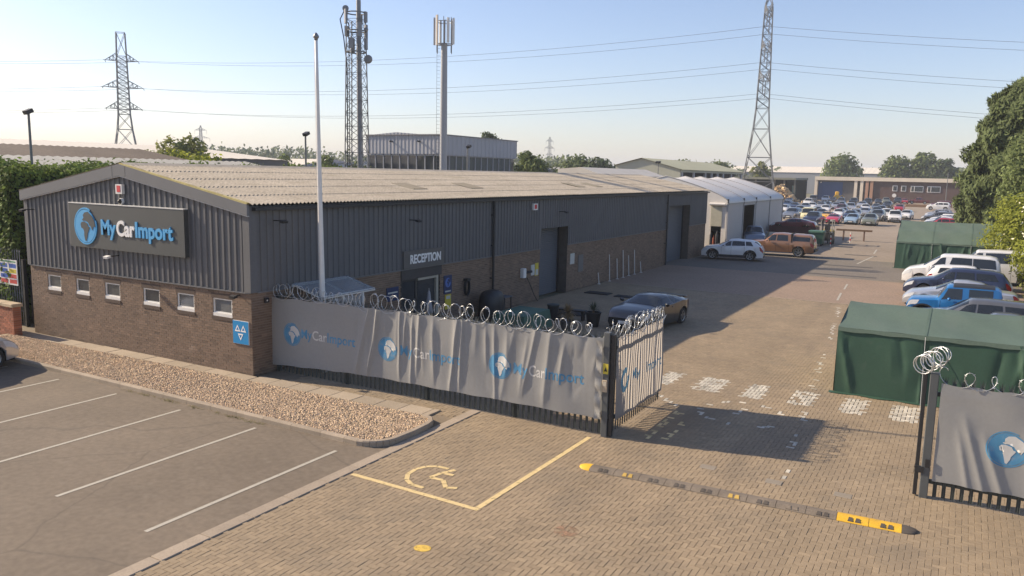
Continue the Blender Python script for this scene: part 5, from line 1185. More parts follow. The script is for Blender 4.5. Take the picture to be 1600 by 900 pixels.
for lb0, cs_ in groups_.items():
    cs_.sort(key=lambda c: screen_x(c[0], c[1]))
    for q_, (x, y, kind, col) in enumerate(cs_):
        lb = lb0 if len(cs_) == 1 else lb0.replace(' parked', '').replace(' of the crowded far lot', ' of the far lot')+', '+ORD[q_]
        far_car(kind, col, x, y, -90+r3.uniform(-7, 7), lb, 'cars in the far lot')
for y, col, kind, where in [(98.5,'red','hatch','nearest, red, just above the green tent'),(101.8,'grey','sedan','dark grey, second from the green tent'),(105.2,'white','sedan','white, third from the green tent'),(109.0,'silver','sedan','silver, fourth from the green tent'),(113.5,'white','hatch','white, fifth from the green tent'),(118.5,'grey','wagon','dark grey, sixth from the green tent'),(122.5,'dark','hatch','black, seventh from the green tent'),(127,'pale','sedan','pale silver, eighth from the green tent'),(134,'silver','hatch','silver hatchback, last before the gap'),(176,'white','suv','white off-roader near the brick building'),(190,'maroon','suv','reddish off-roader nearest the brick building')]:
    far_car(kind, col, 14.9 if y < 115 else (14.0 if y < 130 else (13.5 if y < 150 else 12.2)), y, 180, 'car in the row below the conifers, '+where, 'cars along the right edge of the lot')
far_car('pickup_open', 'maroon', 6.2, 222, 180, 'maroon pickup seen side-on by the brick building', 'cars in the far lot')
bpy.context.view_layer.update()

# ------------------------------------------------------------------ green shelters
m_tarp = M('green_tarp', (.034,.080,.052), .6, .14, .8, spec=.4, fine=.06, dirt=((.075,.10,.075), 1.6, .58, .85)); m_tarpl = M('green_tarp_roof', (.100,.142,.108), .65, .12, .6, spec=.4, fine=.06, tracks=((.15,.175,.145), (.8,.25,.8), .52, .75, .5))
def tarp_tent(name, x0, x1, y0, prof_, label, flare=.12, seed=1, nf=14):
    """prof_: (dy, z) from the front eave over the ridge to the back eave"""
    root = empty(name, ((x0+x1)/2, y0+prof_[-1][0]/2, 0), label, 'tent'); rr = random.Random(seed)
    folds = [(rr.uniform(x0+.1,x1), rr.uniform(-.5,.5), rr.uniform(.04,.12), rr.uniform(-.05,.06), rr.uniform(-.3,.4), rr.uniform(.6,1.4)) for _ in range(int((x1-x0)*4))]
    seams = np.arange(x0+2.2, x1, 2.3)
    def fy(x, z):
        v = np.clip(z/prof_[0][1], 0, 1); d = np.zeros_like(x)
        for c, sl, w, a, va, vb in folds:
            cc = c+sl*(v-.5); d += a*np.exp(-(np.abs(x-cc)/w)**1.4)*np.clip((v-va)*3,0,1)*np.clip((vb-v)*3,0,1)
        for s_ in seams: d += .05*np.exp(-(np.abs(x-s_)/.035))
        return y0-flare*(1-v)**2-d-.03*np.sin(v*3.1)+.01*np.sin(x*3)
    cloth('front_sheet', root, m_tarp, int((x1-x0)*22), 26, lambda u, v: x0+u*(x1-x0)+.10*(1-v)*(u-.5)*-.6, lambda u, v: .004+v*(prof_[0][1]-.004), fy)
    rows = []
    xs = np.linspace(x0, x1, 60)
    pr = []
    for (a, b_) in zip(prof_[:-1], prof_[1:]):
        for t in np.linspace(0, 1, 6)[:-1]: pr.append((lerp(a[0],b_[0],t), lerp(a[1],b_[1],t)-.05*math.sin(math.pi*t)))
    pr.append(prof_[-1]); b = MB()
    for dy, z in pr: rows.append([(x, y0+dy-(.02 if dy == 0 else 0), z+.006-.02*abs(math.sin((x-x0)/2.3*math.pi))*(1 if 0 < dy < prof_[-1][0] else 0)+.012*math.sin(x*4+dy*3)) for x in xs])
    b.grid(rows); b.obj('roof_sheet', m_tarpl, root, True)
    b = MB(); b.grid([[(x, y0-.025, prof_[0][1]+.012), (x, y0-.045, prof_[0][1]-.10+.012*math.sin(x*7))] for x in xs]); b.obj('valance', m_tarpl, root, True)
    for x, nm in ((x0, 'end_sheet'), (x1, 'end_sheet')):
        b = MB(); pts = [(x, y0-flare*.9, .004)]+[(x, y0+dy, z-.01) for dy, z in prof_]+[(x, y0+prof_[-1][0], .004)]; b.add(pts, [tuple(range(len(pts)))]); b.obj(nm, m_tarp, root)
    b = MB(); yb = y0+prof_[-1][0]; b.quad((x0,yb,.004),(x1,yb,.004),(x1,yb,prof_[-1][1]),(x0,yb,prof_[-1][1])); b.obj('rear_sheet', m_tarp, root)
    for x in (x0+.05, (x0+x1)/2, x1-.05): b = MB(); b.cyl((x,y0+.06,0),(x,y0+.06,prof_[0][1]-.04),.03,n=8); b.obj('pole', m_alu, root)
    for s_ in seams:
        b = MB(); b.grid([[(x_, y0+dy-(.03 if dy == 0 else .004), z+.016-.02*abs(math.sin((x_-x0)/2.3*math.pi))*(1 if 0 < dy < prof_[-1][0] else 0)+.012*math.sin(x_*4+dy*3)) for x_ in (s_-.035, s_+.035)] for dy, z in pr]); b.obj('roof_seam', M('tarp_seam', (.082,.122,.090), .65), root)
        b = MB(); b.tube([(s_, y0-.06, prof_[0][1]-.02), (s_+.05, y0-flare-.55, .02)], .007, 4); b.obj('guy_rope', m_white_p, root)
    b = MB(); b.grid([[(x, y0-flare-.02-.10*abs(math.sin(x*3.1+seed))-.03, .006+.012*abs(math.sin(x*5))) , (x, y0-flare+.02, .035)] for x in np.linspace(x0-.1, x1, 90)]); b.obj('ground_skirt', m_tarp, root, True)
    return root
tarp_tent('green_shelter', 14.62, 22.0, 8.12, [(0,1.87),(2.4,2.30),(4.8,1.87)], 'nearer long green tarpaulin shelter beside the crossing', seed=3)
tarp_tent('green_shelter', 13.45, 20.6, 45.1, [(0,1.85),(1.0,2.55),(3.0,3.18),(5.0,2.6),(6.0,1.8)], 'farther green tarpaulin shelter behind the white people carrier', seed=8)

# ------------------------------------------------------------------ white marquee
mq = empty('storage_marquee', (-5, 61, 0), 'large white arched storage marquee beyond the warehouse', 'marquee'); m_pvc = M('white_pvc', (.70,.66,.60), .55, .06, .3, fine=.03); m_pvcw = M('marquee_wall', (.50,.49,.485), .6, .05, .3)
mx0, mx1, my0, my1, me_, mr_ = -10.4, .3, 50.0, 72.4, 3.88, 6.0
bays = [50.0, 55.3, 60.0, 66.0, 72.4]; cxm = (mx0+mx1)/2; hwid = (mx1-mx0)/2
def arch_pt(t): a = math.pi*t; return cxm+(hwid+.12)*math.cos(a)*(1+.04*math.sin(a)), me_+(mr_-me_)*(.62*(1-abs(math.cos(a)))+.38*math.sin(a))
for a, b_ in zip(bays[:-1], bays[1:]):
    P = []
    for k in range(9):
        f_ = k/8; y = lerp(a, b_, f_); sag = .12*math.sin(math.pi*f_)
        P.append([(arch_pt(t)[0], y, arch_pt(t)[1]-sag*math.sin(math.pi*t)**.5) for t in np.linspace(0, 1, 25)])
    b = MB(); b.grid(P); b.obj('roof_panel', m_pvc, mq, True)
for y in bays:
    b = MB(); b.tube([(arch_pt(t)[0], y, arch_pt(t)[1]+.02) for t in np.linspace(0,1,21)], .045, 5); b.obj('roof_rib', M('rib_grey', (.4,.39,.38), .6), mq)
    b = MB(); b.box(mx1-.02,mx1+.10,y-.06,y+.06,0,me_); b.obj('post', M('rib_grey', (.4,.39,.38), .6), mq)
    b = MB(); b.box(mx1+.02,mx1+.12,y-.05,y+.05,me_-.15,me_+.35); b.obj('bracket', m_black, mq)
for i, (a, b_) in enumerate(zip(bays[:-1], bays[1:])):
    if i == 1:
        b = MB(); b.box(mx1-.03,mx1+.02,a,b_-3.9+0.0 if False else a+.15,0,me_); b.box(mx1-.03,mx1+.02,b_-.3,b_,0,me_); b.box(mx1-.03,mx1+.02,a+.15,b_-.3,me_-.3,me_); b.obj('side_sheet', m_pvcw, mq)
    else: b = MB(); b.box(mx1-.03,mx1+.02,a,b_,0,me_); b.obj('side_sheet', m_pvcw, mq)
b = MB(); b.box(mx1+.0,mx1+.10,my0,my1,me_-.10,me_+.02); b.obj('eave_beam', M('rib_grey', (.4,.39,.38), .6), mq)
def gable_sheet(y, door):
    pts = [(arch_pt(t)[0], y, arch_pt(t)[1]) for t in np.linspace(0,1,25)]; b = MB(); n = len(pts)
    b.add(pts+[(p[0], y, me_-.03) for p in pts], [(k, k+1, n+k+1, n+k) for k in range(n-1)])
    if door: b.quad((mx0,y,0),(-.98,y,0),(-.98,y,me_-.03),(mx0,y,me_-.03)); b.quad((-.98,y,1.95),(-.12,y,1.95),(-.12,y,me_-.03),(-.98,y,me_-.03)); b.quad((-.12,y,0),(mx1,y,0),(mx1,y,me_-.03),(-.12,y,me_-.03))
    else: b.quad((mx0,y,0),(mx1,y,0),(mx1,y,me_-.03),(mx0,y,me_-.03))
    b.obj('gable_sheet', m_pvc, mq)
gable_sheet(my0, True); gable_sheet(my1, False)
b = MB()
for k in range(16): b.box(-1.02,-.10,my0-.06,my0-.02,1.95+k*.11,1.95+k*.11+.10)
b.obj('roller_door', M('cream_slats', (.50,.47,.36), .6), mq)
b = MB(); b.cyl((-1.1,my0-.15,3.78),(.2,my0-.15,3.78),.13,n=12); b.obj('door_roll', m_pvc, mq, 'angle')
b = MB(); b.box(mx0,mx0+.05,my0,my1,0,me_); b.obj('side_sheet', m_pvcw, mq)
b = MB(); b.box(mx0+.1,-.05,my0+.4,my1-.1,.002,.02); b.obj('marquee_floor', m_tar, mq)
e = empty('gas_bottle_rack', (-.5, 49.5, 0), 'dark stacked equipment in the marquee end doorway', 'equipment')
for x, h, mt in ((-.85,1.5,m_black),(-.6,1.2,M('rust_red', (.25,.06,.03), .8)),(-.35,1.6,m_black)):
    b = MB(); b.lathe([(0,0),(.11,0),(.11,h*.8),(.05,h*.92),(.04,h),(0,h)], (x,49.7,0), 10); b.obj('bottle', mt, e, 'angle')
# cream roofed lean-to behind, and flood lamp mast
e = empty('cream_store', (-13.5, 56, 0), 'long cream roofed store behind the warehouse ridge', 'building'); b = MB(); b.box(-16.4,-12.2,53,69,0,5.9); b.obj('wall', M('cream_wall', (.42,.4,.36), .8), e); b = MB(); b.prism([(-16.7,6.1),(-12,5.85),(-12,5.95),(-14.3,6.68),(-16.7,6.5)], 'Y', 52.5, 69.8); b.obj('roof', M('cream_roof', (.60,.55,.47), .8, .08, .5), e)
def mast(x, y, h, label, arms=1, r=.07, mat=None):
    e = empty('lamp_post', (x,y,0), label, 'lamp post'); b = MB(); b.cyl((x,y,0),(x,y,h),r,r*.7,8); b.cyl((x,y,0),(x,y,.5),r*1.5,n=8); b.obj('column', mat or m_palg, e, 'angle')
    for k in range(arms):
        s_ = (1,-1)[k]; b = MB(); b.box(x-.04,x+.04,y-.04,y+.04,h-.05,h+.12); b.obox((x+.16*s_,y-.10,h+.02),(.28,.30,.16),0,R_(25),0); b.obj('lamp_head', m_black, e)
mast(-16, 2.97, 8.05, 'tall lamp column with a square head left of the gable'); mast(-14, 16.5, 7.85, 'lamp column poking above the roof left of the flag pole'); mast(-14, 32.6, 7.8, 'thin lamp column in front of the office block'); mast(-14.7, 75, 7.6, 'twin floodlight mast beyond the warehouse roof', 2)

# ------------------------------------------------------------------ yard equipment
e = empty('waste_container', (5.85, 60.6, 0), 'green four-wheeled waste bin behind the bronze pickup', 'bin'); m_bin = M('bin_green', (.035,.10,.065), .5, .1, 3)
b = MB(); b.add([(5.3,60.1,.2),(6.4,60.1,.2),(6.4,61.1,.2),(5.3,61.1,.2),(5.2,60.0,1.2),(6.5,60.0,1.2),(6.5,61.2,1.2),(5.2,61.2,1.2)], [(0,3,2,1),(0,1,5,4),(1,2,6,5),(2,3,7,6),(3,0,4,7),(4,5,6,7)]); b.obj('body', m_bin, e)
b = MB(); b.cbox(5.16,6.54,59.95,61.25,1.2,1.38,.06); b.obj('lid', M('bin_lid', (.06,.14,.10), .5), e)
for x, y in ((5.4,60.2),(6.3,60.2),(5.4,61.0),(6.3,61.0)): b = MB(); b.lathe([(0,-.03),(.1,-.03),(.1,.03),(0,.03)], (x,y,.1), 10, 'Y'); b.obj('wheel', m_tyre, e)
fk = empty('forklift_truck', (6.4, 62.6, 0), 'forklift truck with a tall cage beside the green bin', 'forklift'); m_fk = M('forklift_yellow', (.34,.27,.10), .6, .2, 2); m_fkd = M('forklift_dark', (.03,.03,.032), .6)
b = MB(); b.cbox(5.75,6.85,62.6,64.2,.35,1.15,.1); b.obj('chassis', m_fkd, fk); b = MB(); b.cbox(5.75,6.85,63.7,64.5,.4,1.35,.15); b.obj('counterweight', m_fk, fk)
b = MB()
for x in (5.8, 6.78):
    b.box(x,x+.07,62.6,62.68,1.1,2.25); b.box(x,x+.07,63.9,63.98,1.2,2.25); b.box(x,x+.07,62.6,63.98,2.2,2.28)
for y in np.linspace(62.7,63.9,6): b.box(5.8,6.85,y,y+.04,2.25,2.29)
b.obj('overhead_guard', M('guard_pale', (.45,.42,.36), .6), fk)
b = MB(); b.box(5.98,6.1,62.25,62.4,.1,2.35); b.box(6.5,6.62,62.25,62.4,.1,2.35); b.box(5.98,6.62,62.25,62.35,2.25,2.35); b.box(5.98,6.62,62.25,62.35,1.0,1.1); b.obj('mast', m_fkd, fk)
for x in (6.02, 6.5): b = MB(); b.box(x,x+.1,61.35,62.3,.12,.17); b.obj('fork', m_fkd, fk)
b = MB(); b.cbox(6.05,6.55,62.95,63.4,1.15,1.3,.04); b.cbox(6.05,6.55,63.35,63.5,1.3,1.8,.04); b.obj('seat', m_black, fk)
for x in (5.82, 6.78):
    for y, r in ((62.75,.33),(64.1,.26)): b = MB(); b.lathe([(0,-.1),(r*.8,-.1),(r,-.06),(r,.06),(r*.8,.1),(0,.1)], (x,y,r), 14, 'X'); b.obj('wheel', m_tyre, fk, 'angle')
def striped_post(x, y, h, label, m2):
    e = empty('striped_post', (x,y,0), label, 'post')
    for k in range(5): b = MB(); b.cyl((x,y,h*k/5),(x,y,h*(k+1)/5-.002),.05,n=8); b.obj('band', m_red if k % 2 else m2, e)
striped_post(7.05, 60.6, 1.0, 'red and white striped post in front of the forklift', m_white_p); striped_post(8.0, 66.5, 1.0, 'red and white striped post under the plank', m_white_p)
e = empty('plank_barrier', (8.1, 69.5, 0), 'long brown plank on trestle legs in the sunlit yard', 'barrier'); b = MB(); b.box(6.3,9.6,69.3,69.7,.95,1.12); b.obj('plank', M('old_plank', (.16,.10,.06), .9), e)
for x in (7.0, 8.9): b = MB(); b.box(x-.06,x+.06,69.35,69.65,0,.95); b.obj('leg', M('leg_brown', (.2,.12,.08), .8), e)
tr = empty('dropside_trailer', (2.8, 66.0, 0), 'dark maroon dropside trailer parked past the marquee', 'trailer'); m_tr = M('trailer_maroon', (.07,.018,.018), .6, .2, 1)
b = MB(); b.box(.7,5.0,64.9,67.1,.75,.85); b.obj('bed', m_fkd, tr)
for (x0,x1,y0,y1) in ((.7,5.0,64.85,64.9),(.7,5.0,67.1,67.15),(.65,.7,64.85,67.15),(5.0,5.05,64.85,67.15)): b = MB(); b.box(x0,x1,y0,y1,.78,1.4); b.obj('side_board', m_tr, tr)
for x in (1.7, 4.0):
    for y in (65.0, 67.0): b = MB(); b.lathe([(0,-.1),(.3,-.1),(.36,-.06),(.36,.06),(.3,.1),(0,.1)], (x,y,.36), 14, 'Y'); b.obj('wheel', m_tyre, tr, 'angle')
o = far_car('coupe', 'maroon', 2.8, 66.0, 180, 'maroon sports car loaded on the dropside trailer', 'cars in the far lot'); o.location.z = .86

# ------------------------------------------------------------------ background buildings
def simple_shed(name, x0, x1, y0, y1, ez, rz, ridge_axis, m_wall, m_rf, label, over=.25, rib=.6):
    root = empty(name, ((x0+x1)/2, (y0+y1)/2, 0), label, 'building')
    b = MB()
    if ridge_axis == 'Y':
        xm = (x0+x1)/2; b.prism([(x0,0),(x1,0),(x1,ez),(xm,rz),(x0,ez)], 'Y', y0, y1); b.obj('wall', m_wall, root)
        for xa, xb in ((x0-over, xm), (xm, x1+over)):
            za = ez-over*(rz-ez)/(xm-x0) if xa != xm else rz; zb = rz if xb == xm else ez-over*(rz-ez)/(xm-x0)
            b = MB(); ys = np.arange(y0-over, y1+over, rib/2); b.grid([[(xa,y,za+.06+(.05 if i % 2 else 0)) for i, y in enumerate(ys)], [(xb,y,zb+.06+(.05 if i % 2 else 0)) for i, y in enumerate(ys)]]); b.obj('roof', m_rf, root)
    else:
        ym = (y0+y1)/2; b.prism([(y0,0),(y1,0),(y1,ez),(ym,rz),(y0,ez)], 'X', x0, x1); b.obj('wall', m_wall, root)
        for ya, yb in ((y0-over, ym), (ym, y1+over)):
            za = ez-over*(rz-ez)/(ym-y0) if ya != ym else rz; zb = rz if yb == ym else ez-over*(rz-ez)/(ym-y0)
            b = MB(); xs = np.arange(x0-over, x1+over, rib/2); b.grid([[(x,ya,za+.06+(.05 if i % 2 else 0)) for i, x in enumerate(xs)], [(x,yb,zb+.06+(.05 if i % 2 else 0)) for i, x in enumerate(xs)]]); b.obj('roof', m_rf, root)
    return root
m_oclad = M('office_cladding', (.34,.345,.37), .6, .05, .3); m_gwall = M('shed_green_wall', (.38,.385,.31), .8, .06, .3); m_groof = M('shed_green_roof', (.43,.42,.28), .85, .1, .2)
m_brown = M('brown_sheet_roof', (.12,.092,.068), .9, .2, .4, fine=.2); m_lroof = M('pale_sheet_roof', (.40,.385,.34), .9, .15, .5, fine=.15); m_wroof = M('white_roof', (.68,.62,.52), .8, .05, .2)
# glass-banded office block
of = empty('office_block', (-47, 77, 0), 'pale grey metal office block with a glazed upper band behind the monopole', 'building')
b = MB(); b.box(-53.5,-41,68,87,0,6.0); b.obj('base_wall', m_oclad, of)
def ribs(axis, u0, u1, fixed, zlo, zhi, sgn, parent, mat, pitch=.6):
    b = MB(); P0 = []; P1 = []; u = u0
    while u < u1:
        for du, h in ((0,0),(.33,0),(.38,.05),(.55,.05)):
            uu = min(u+du, u1); o = fixed+sgn*h; P0.append((uu,o,zlo) if axis == 'X' else (o,uu,zlo)); P1.append((uu,o,zhi(uu)) if axis == 'X' else (o,uu,zhi(uu)))
        u += pitch
    b.grid([P0, P1]); return b.obj('cladding', mat, parent)
topz = lambda x: 10.95+.12*(1-abs((x+48.2)/5.3)) if x < -44 else 10.95-.15*(x+44)/3
ribs('X', -53.5, -41, 67.95, 8.2, lambda u: 11.0-.07*abs(u+48.3), -1, of, m_oclad); ribs('Y', 67.9, 87, -40.95, 8.1, lambda u: 10.6, 1, of, m_oclad, 1.0)
b = MB(); b.box(-53.4,-41.1,68.1,86.9,8.0,10.5); b.obj('core', m_oclad, of)
b = MB(); b.box(-53.7,-40.8,67.7,87.2,10.6,10.72); b.obj('roof_edge', M('roof_edge_grey', (.2,.2,.21), .6), of)
for k in range(9):
    x = -53.4+k*1.37; g = MB(); g.box(x+.06,x+1.31,68.25,68.32,6.1,8.15); w_ = g.obj('window', m_glass, of); f = MB(); f.box(x-.05,x+.06,68.1,68.35,6.0,8.2); f.obj('mullion', m_oclad, w_)
for k in range(12):
    y = 68.2+k*1.55; g = MB(); g.box(-41.32,-41.25,y+.06,y+1.49,6.1,8.05); w_ = g.obj('window', m_glass, of); f = MB(); f.box(-41.35,-41.05,y-.05,y+.06,6.0,8.1); f.obj('mullion', m_oclad, w_)
for x in (-49,-44.5):
    b = MB(); b.box(x,x+.1,67.3,67.9,9.7,9.9); b.obj('wall_lamp', m_black, of)
b = MB(); b.box(-53.3,-41.2,70,86,6,8); b.obj('inner_core', M('office_inside', (.10,.11,.10), .8), of)
# green shed with open bays
gs = empty('green_shed', (-29.5, 132, 0), 'pale green gabled shed with dark open bays in the distance', 'building')
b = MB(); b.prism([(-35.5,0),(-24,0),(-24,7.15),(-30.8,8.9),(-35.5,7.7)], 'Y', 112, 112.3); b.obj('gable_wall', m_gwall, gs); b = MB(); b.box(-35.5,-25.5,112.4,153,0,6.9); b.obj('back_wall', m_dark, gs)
b = MB(); ys = np.arange(111.6, 154, .5); b.grid([[(-23.4,y,7.1+(.04 if i % 2 else 0)) for i, y in enumerate(ys)], [(-30.8,y,8.98+(.04 if i % 2 else 0)) for i, y in enumerate(ys)], [(-35.8,y,7.7+(.04 if i % 2 else 0)) for i, y in enumerate(ys)]]); b.obj('roof', m_groof, gs)
for y in (112.5,119,126,130,134,138,144,152): b = MB(); b.box(-24.2,-23.9,y,y+.7,0,7.1); b.obj('pier', m_oclad, gs)
b = MB(); b.box(-24.1,-23.8,112,153,6.7,7.1); b.obj('head_beam', m_gwall, gs)
# brick building with pale fascia, blue door
bb = empty('brick_office', (-4, 238, 0), 'low dark brick building with a pale fascia at the end of the lot', 'building'); m_bb = M('far_brick', (.10,.06,.052), .9, .12, .6); m_bf = M('pale_fascia', (.72,.63,.50), .8, .1, .3); m_bpi = M('orange_brick', (.42,.24,.16), .9, .12, 1)
b = MB(); b.box(-6.2,16,232,246,-.05,5.8); b.obj('wall', m_bb, bb); b = MB(); b.box(-22,16.2,231.4,246.5,5.8,6.85); b.obj('fascia', m_bf, bb); b = MB(); b.box(-22,-6.3,233,246,-.05,5.8); b.obj('workshop_wall', M('workshop_grey', (.13,.12,.125), .85), bb)
for x in (-22,-11.2,-9.6,-8.2,-7.0): b = MB(); b.box(x,x+.8,231.6,233,0,5.8); b.obj('pier', m_bpi if x > -9 else m_bf, bb)
b = MB(); b.box(-21.1,-14.4,232.8,232.95,0,5.3); d_ = b.obj('blue_door', M('door_blue', (.03,.075,.20), .6, .08, .5), bb); tag(d_, 'wide blue sliding door')
for k in range(7): b = MB(); b.box(-21.0+k*.95,-21.0+k*.95+.05,232.74,232.79,.1,5.2); b.obj('door_rib', M('door_blue2', (.025,.06,.17), .6), d_)
b = MB(); b.box(-14.2,-11.4,232.8,232.95,0,5.3); b.obj('grey_door', M('door_grey', (.09,.09,.1), .6), bb)
for (x0,x1,z0,z1) in ((-1.2,.1,3.1,4.7),(1.0,2.3,3.1,4.7),(3.4,6.6,3.0,4.7),(7.5,10.8,3.0,4.7)):
    f = MB(); f.box(x0,x1,231.9,231.98,z0,z1); w_ = f.obj('window', m_upvc, bb); f = MB(); f.box(x0+.2,x1-.2,231.84,231.89,z0+.2,z1-.2); f.obj('pane', m_glass, w_)
    if x1-x0 > 2: f = MB(); f.box(x0+.85,x0+1.0,231.80,231.83,z0,z1); f.obj('mullion', m_upvc, w_)
b = MB(); b.lathe([(0,-.05),(.55,-.05),(.55,0),(0,0)], (-.6,231.95,1.9), 14, 'Y'); b.obj('round_sign', m_white_p, bb); b = MB(); b.cyl((-20.3,231.5,5.1),(-20.3,232.8,5.2),.12,n=6); b.obj('wall_lamp', m_white_p, bb)
mast(12.6, 215, 8.2, 'slender pale lamp column in front of the brick building', 1, .1)
# open timber shed and log pile
os_ = empty('open_shed', (-28, 210, 0), 'open-fronted shed with a flat pale roof left of the blue door', 'building')
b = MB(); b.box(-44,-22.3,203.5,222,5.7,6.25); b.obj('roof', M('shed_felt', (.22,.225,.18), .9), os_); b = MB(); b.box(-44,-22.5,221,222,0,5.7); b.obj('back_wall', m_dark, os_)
for x in (-44,-38,-33,-28,-25.5,-22.8): b = MB(); b.box(x,x+.4,204,204.4,0,5.7); b.obj('post', M('shed_post', (.14,.13,.11), .9), os_)
b = MB(); b.box(-23.3,-22.4,204.5,204.7,0,4.2); b.obj('green_panel', M('panel_green', (.16,.24,.20), .8), os_)
lp = empty('timber_pile', (-25.5, 201, 0), 'heap of split pale timber under the open shed', 'timber pile'); m_log = M('split_timber', (.60,.43,.24), .9, .2, 2, rnd=.25); rl = random.Random(4); lg = None
for k in range(220):
    u = rl.gauss(0, .45); h = rl.random()**.8*max(0, 1-abs(u)/1.15); x = -25.4+u*4.0; z = .2+h*4.4; y = 201.5+rl.uniform(-1.5,1.5)-(1-h)*2
    if lg is None: b = MB(); b.prism([(-.14,-.12),(.16,-.1),(.12,.15),(-.05,.18),(-.17,.05)], 'X', -.5, .5); lg = b.obj('log', m_log, lp, local=True); o = lg
    else: o = bpy.data.objects.new('log', lg.data); COL.objects.link(o); o.parent = lp
    o.location = (x+25.5, y-201, z); o.rotation_euler = (rl.uniform(0,6), rl.uniform(-.5,.5), rl.uniform(0,3.1)); s_ = rl.uniform(.8,1.5); o.scale = (s_,s_,s_)
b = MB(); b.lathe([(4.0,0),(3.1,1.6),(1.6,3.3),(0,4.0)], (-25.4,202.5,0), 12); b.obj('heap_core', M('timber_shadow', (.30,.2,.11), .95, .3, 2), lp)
dg_ = empty('mini_digger', (-14.5, 224, 0), 'yellow machine by the blue door', 'digger'); b = MB(); b.cbox(-15.4,-13.8,223.4,224.8,.5,1.6,.2); b.obj('body', PAINT['yellow'], dg_); b = MB(); b.cbox(-15.1,-14.1,223.6,224.6,1.6,2.7,.15); b.obj('cab', PAINT['yellow'], dg_); b = MB(); b.tube([(-14.0,224,1.2),(-13.2,224,1.7),(-12.6,224,.9)], .12, 5); b.obj('arm', PAINT['yellow'], dg_); b = MB(); b.cbox(-15.6,-13.6,223.2,223.6,0,.55,.1); b.cbox(-15.6,-13.6,224.6,225,0,.55,.1); b.obj('track', m_tyre, dg_)
hg = empty('low_hedge_planter', (9, 196, 0), 'low planted strip at the end of the car row', 'planter'); b = MB(); b.cbox(4.8,12.5,193,194.2,0,.6,.1); b.obj('trough', M('trough_brown', (.2,.12,.07), .9), hg)
# long sheds
def long_shed(*a, **k): return simple_shed(*a, **k)
long_shed('distant_warehouse', -110, -9, 335, 375, 8.6, 11.3, 'X', M('grey_wall', (.27,.28,.30), .8, .05, .1), m_wroof, 'long grey distant warehouse behind the right-hand pylon', rib=2)
long_shed('distant_warehouse', -8, 40, 345, 380, 8.0, 9.4, 'X', M('bluegrey_wall', (.10,.12,.15), .8), M('dark_roof', (.12,.13,.15), .8), 'dark blue-grey distant shed behind the round trees', rib=2)
long_shed('distant_warehouse', -160, -108, 108, 135, 6.3, 8.2, 'X', M('mauve_wall', (.30,.29,.32), .8), m_wroof, 'low white-roofed distant warehouse left of the flag pole', rib=2)
long_shed('distant_warehouse', -112, -72, 118, 140, 6.5, 8.3, 'Y', M('bluegrey_wall2', (.34,.37,.42), .8), m_wroof, 'blue-grey distant shed behind the lattice mast', rib=2)
long_shed('left_factory', -43, -29.6, 3, 22, 6.2, 7.12, 'Y', M('factory_wall', (.16,.15,.14), .9), m_brown, 'brown sheet-roofed factory beyond the hedge', rib=.5)
long_shed('left_factory', -29.4, -19.5, 1.5, 21.5, 5.5, 6.3, 'Y', M('factory_wall', (.16,.15,.14), .9), m_lroof, 'pale corrugated factory roof just beyond the hedge', rib=.5)
long_shed('left_factory', -95, -60, 10, 60, 7.0, 8.6, 'Y', M('factory_wall', (.16,.15,.14), .9), m_wroof, 'bright white-roofed factory at the far left', rib=2)
long_shed('distant_warehouse', -85, -62, 150, 190, 6.0, 7.6, 'Y', M('grey_wall', (.27,.28,.30), .8, .05, .1), m_lroof, 'grey distant shed among trees left of the green shed', rib=2)

# ------------------------------------------------------------------ pylons and lines
m_steel = M('pylon_steel', (.17,.175,.18), .6, .08, .2, metal=.2); m_cable = M('conductor', (.20,.21,.23), .5)
def lattice(b, c, levels, rot, r=.10, brace=.055, xb=True):
    """four-legged lattice: levels = (z, half width)"""
    cs, sn = math.cos(rot), math.sin(rot)
    def pt(z, w, i): sx, sy = ((-1,-1),(1,-1),(1,1),(-1,1))[i % 4]; return Vector((c[0]+(sx*cs-sy*sn)*w, c[1]+(sx*sn+sy*cs)*w, z))
    for (z0,w0),(z1,w1) in zip(levels[:-1], levels[1:]):
        for i in range(4):
            b.cyl(pt(z0,w0,i), pt(z1,w1,i), r, r, 4, False)
            b.cyl(pt(z0,w0,i), pt(z1,w1,i+1), brace, brace, 3, False); 
            if xb: b.cyl(pt(z0,w0,i+1), pt(z1,w1,i), brace, brace, 3, False)
            b.cyl(pt(z1,w1,i), pt(z1,w1,i+1), brace, brace, 3, False)
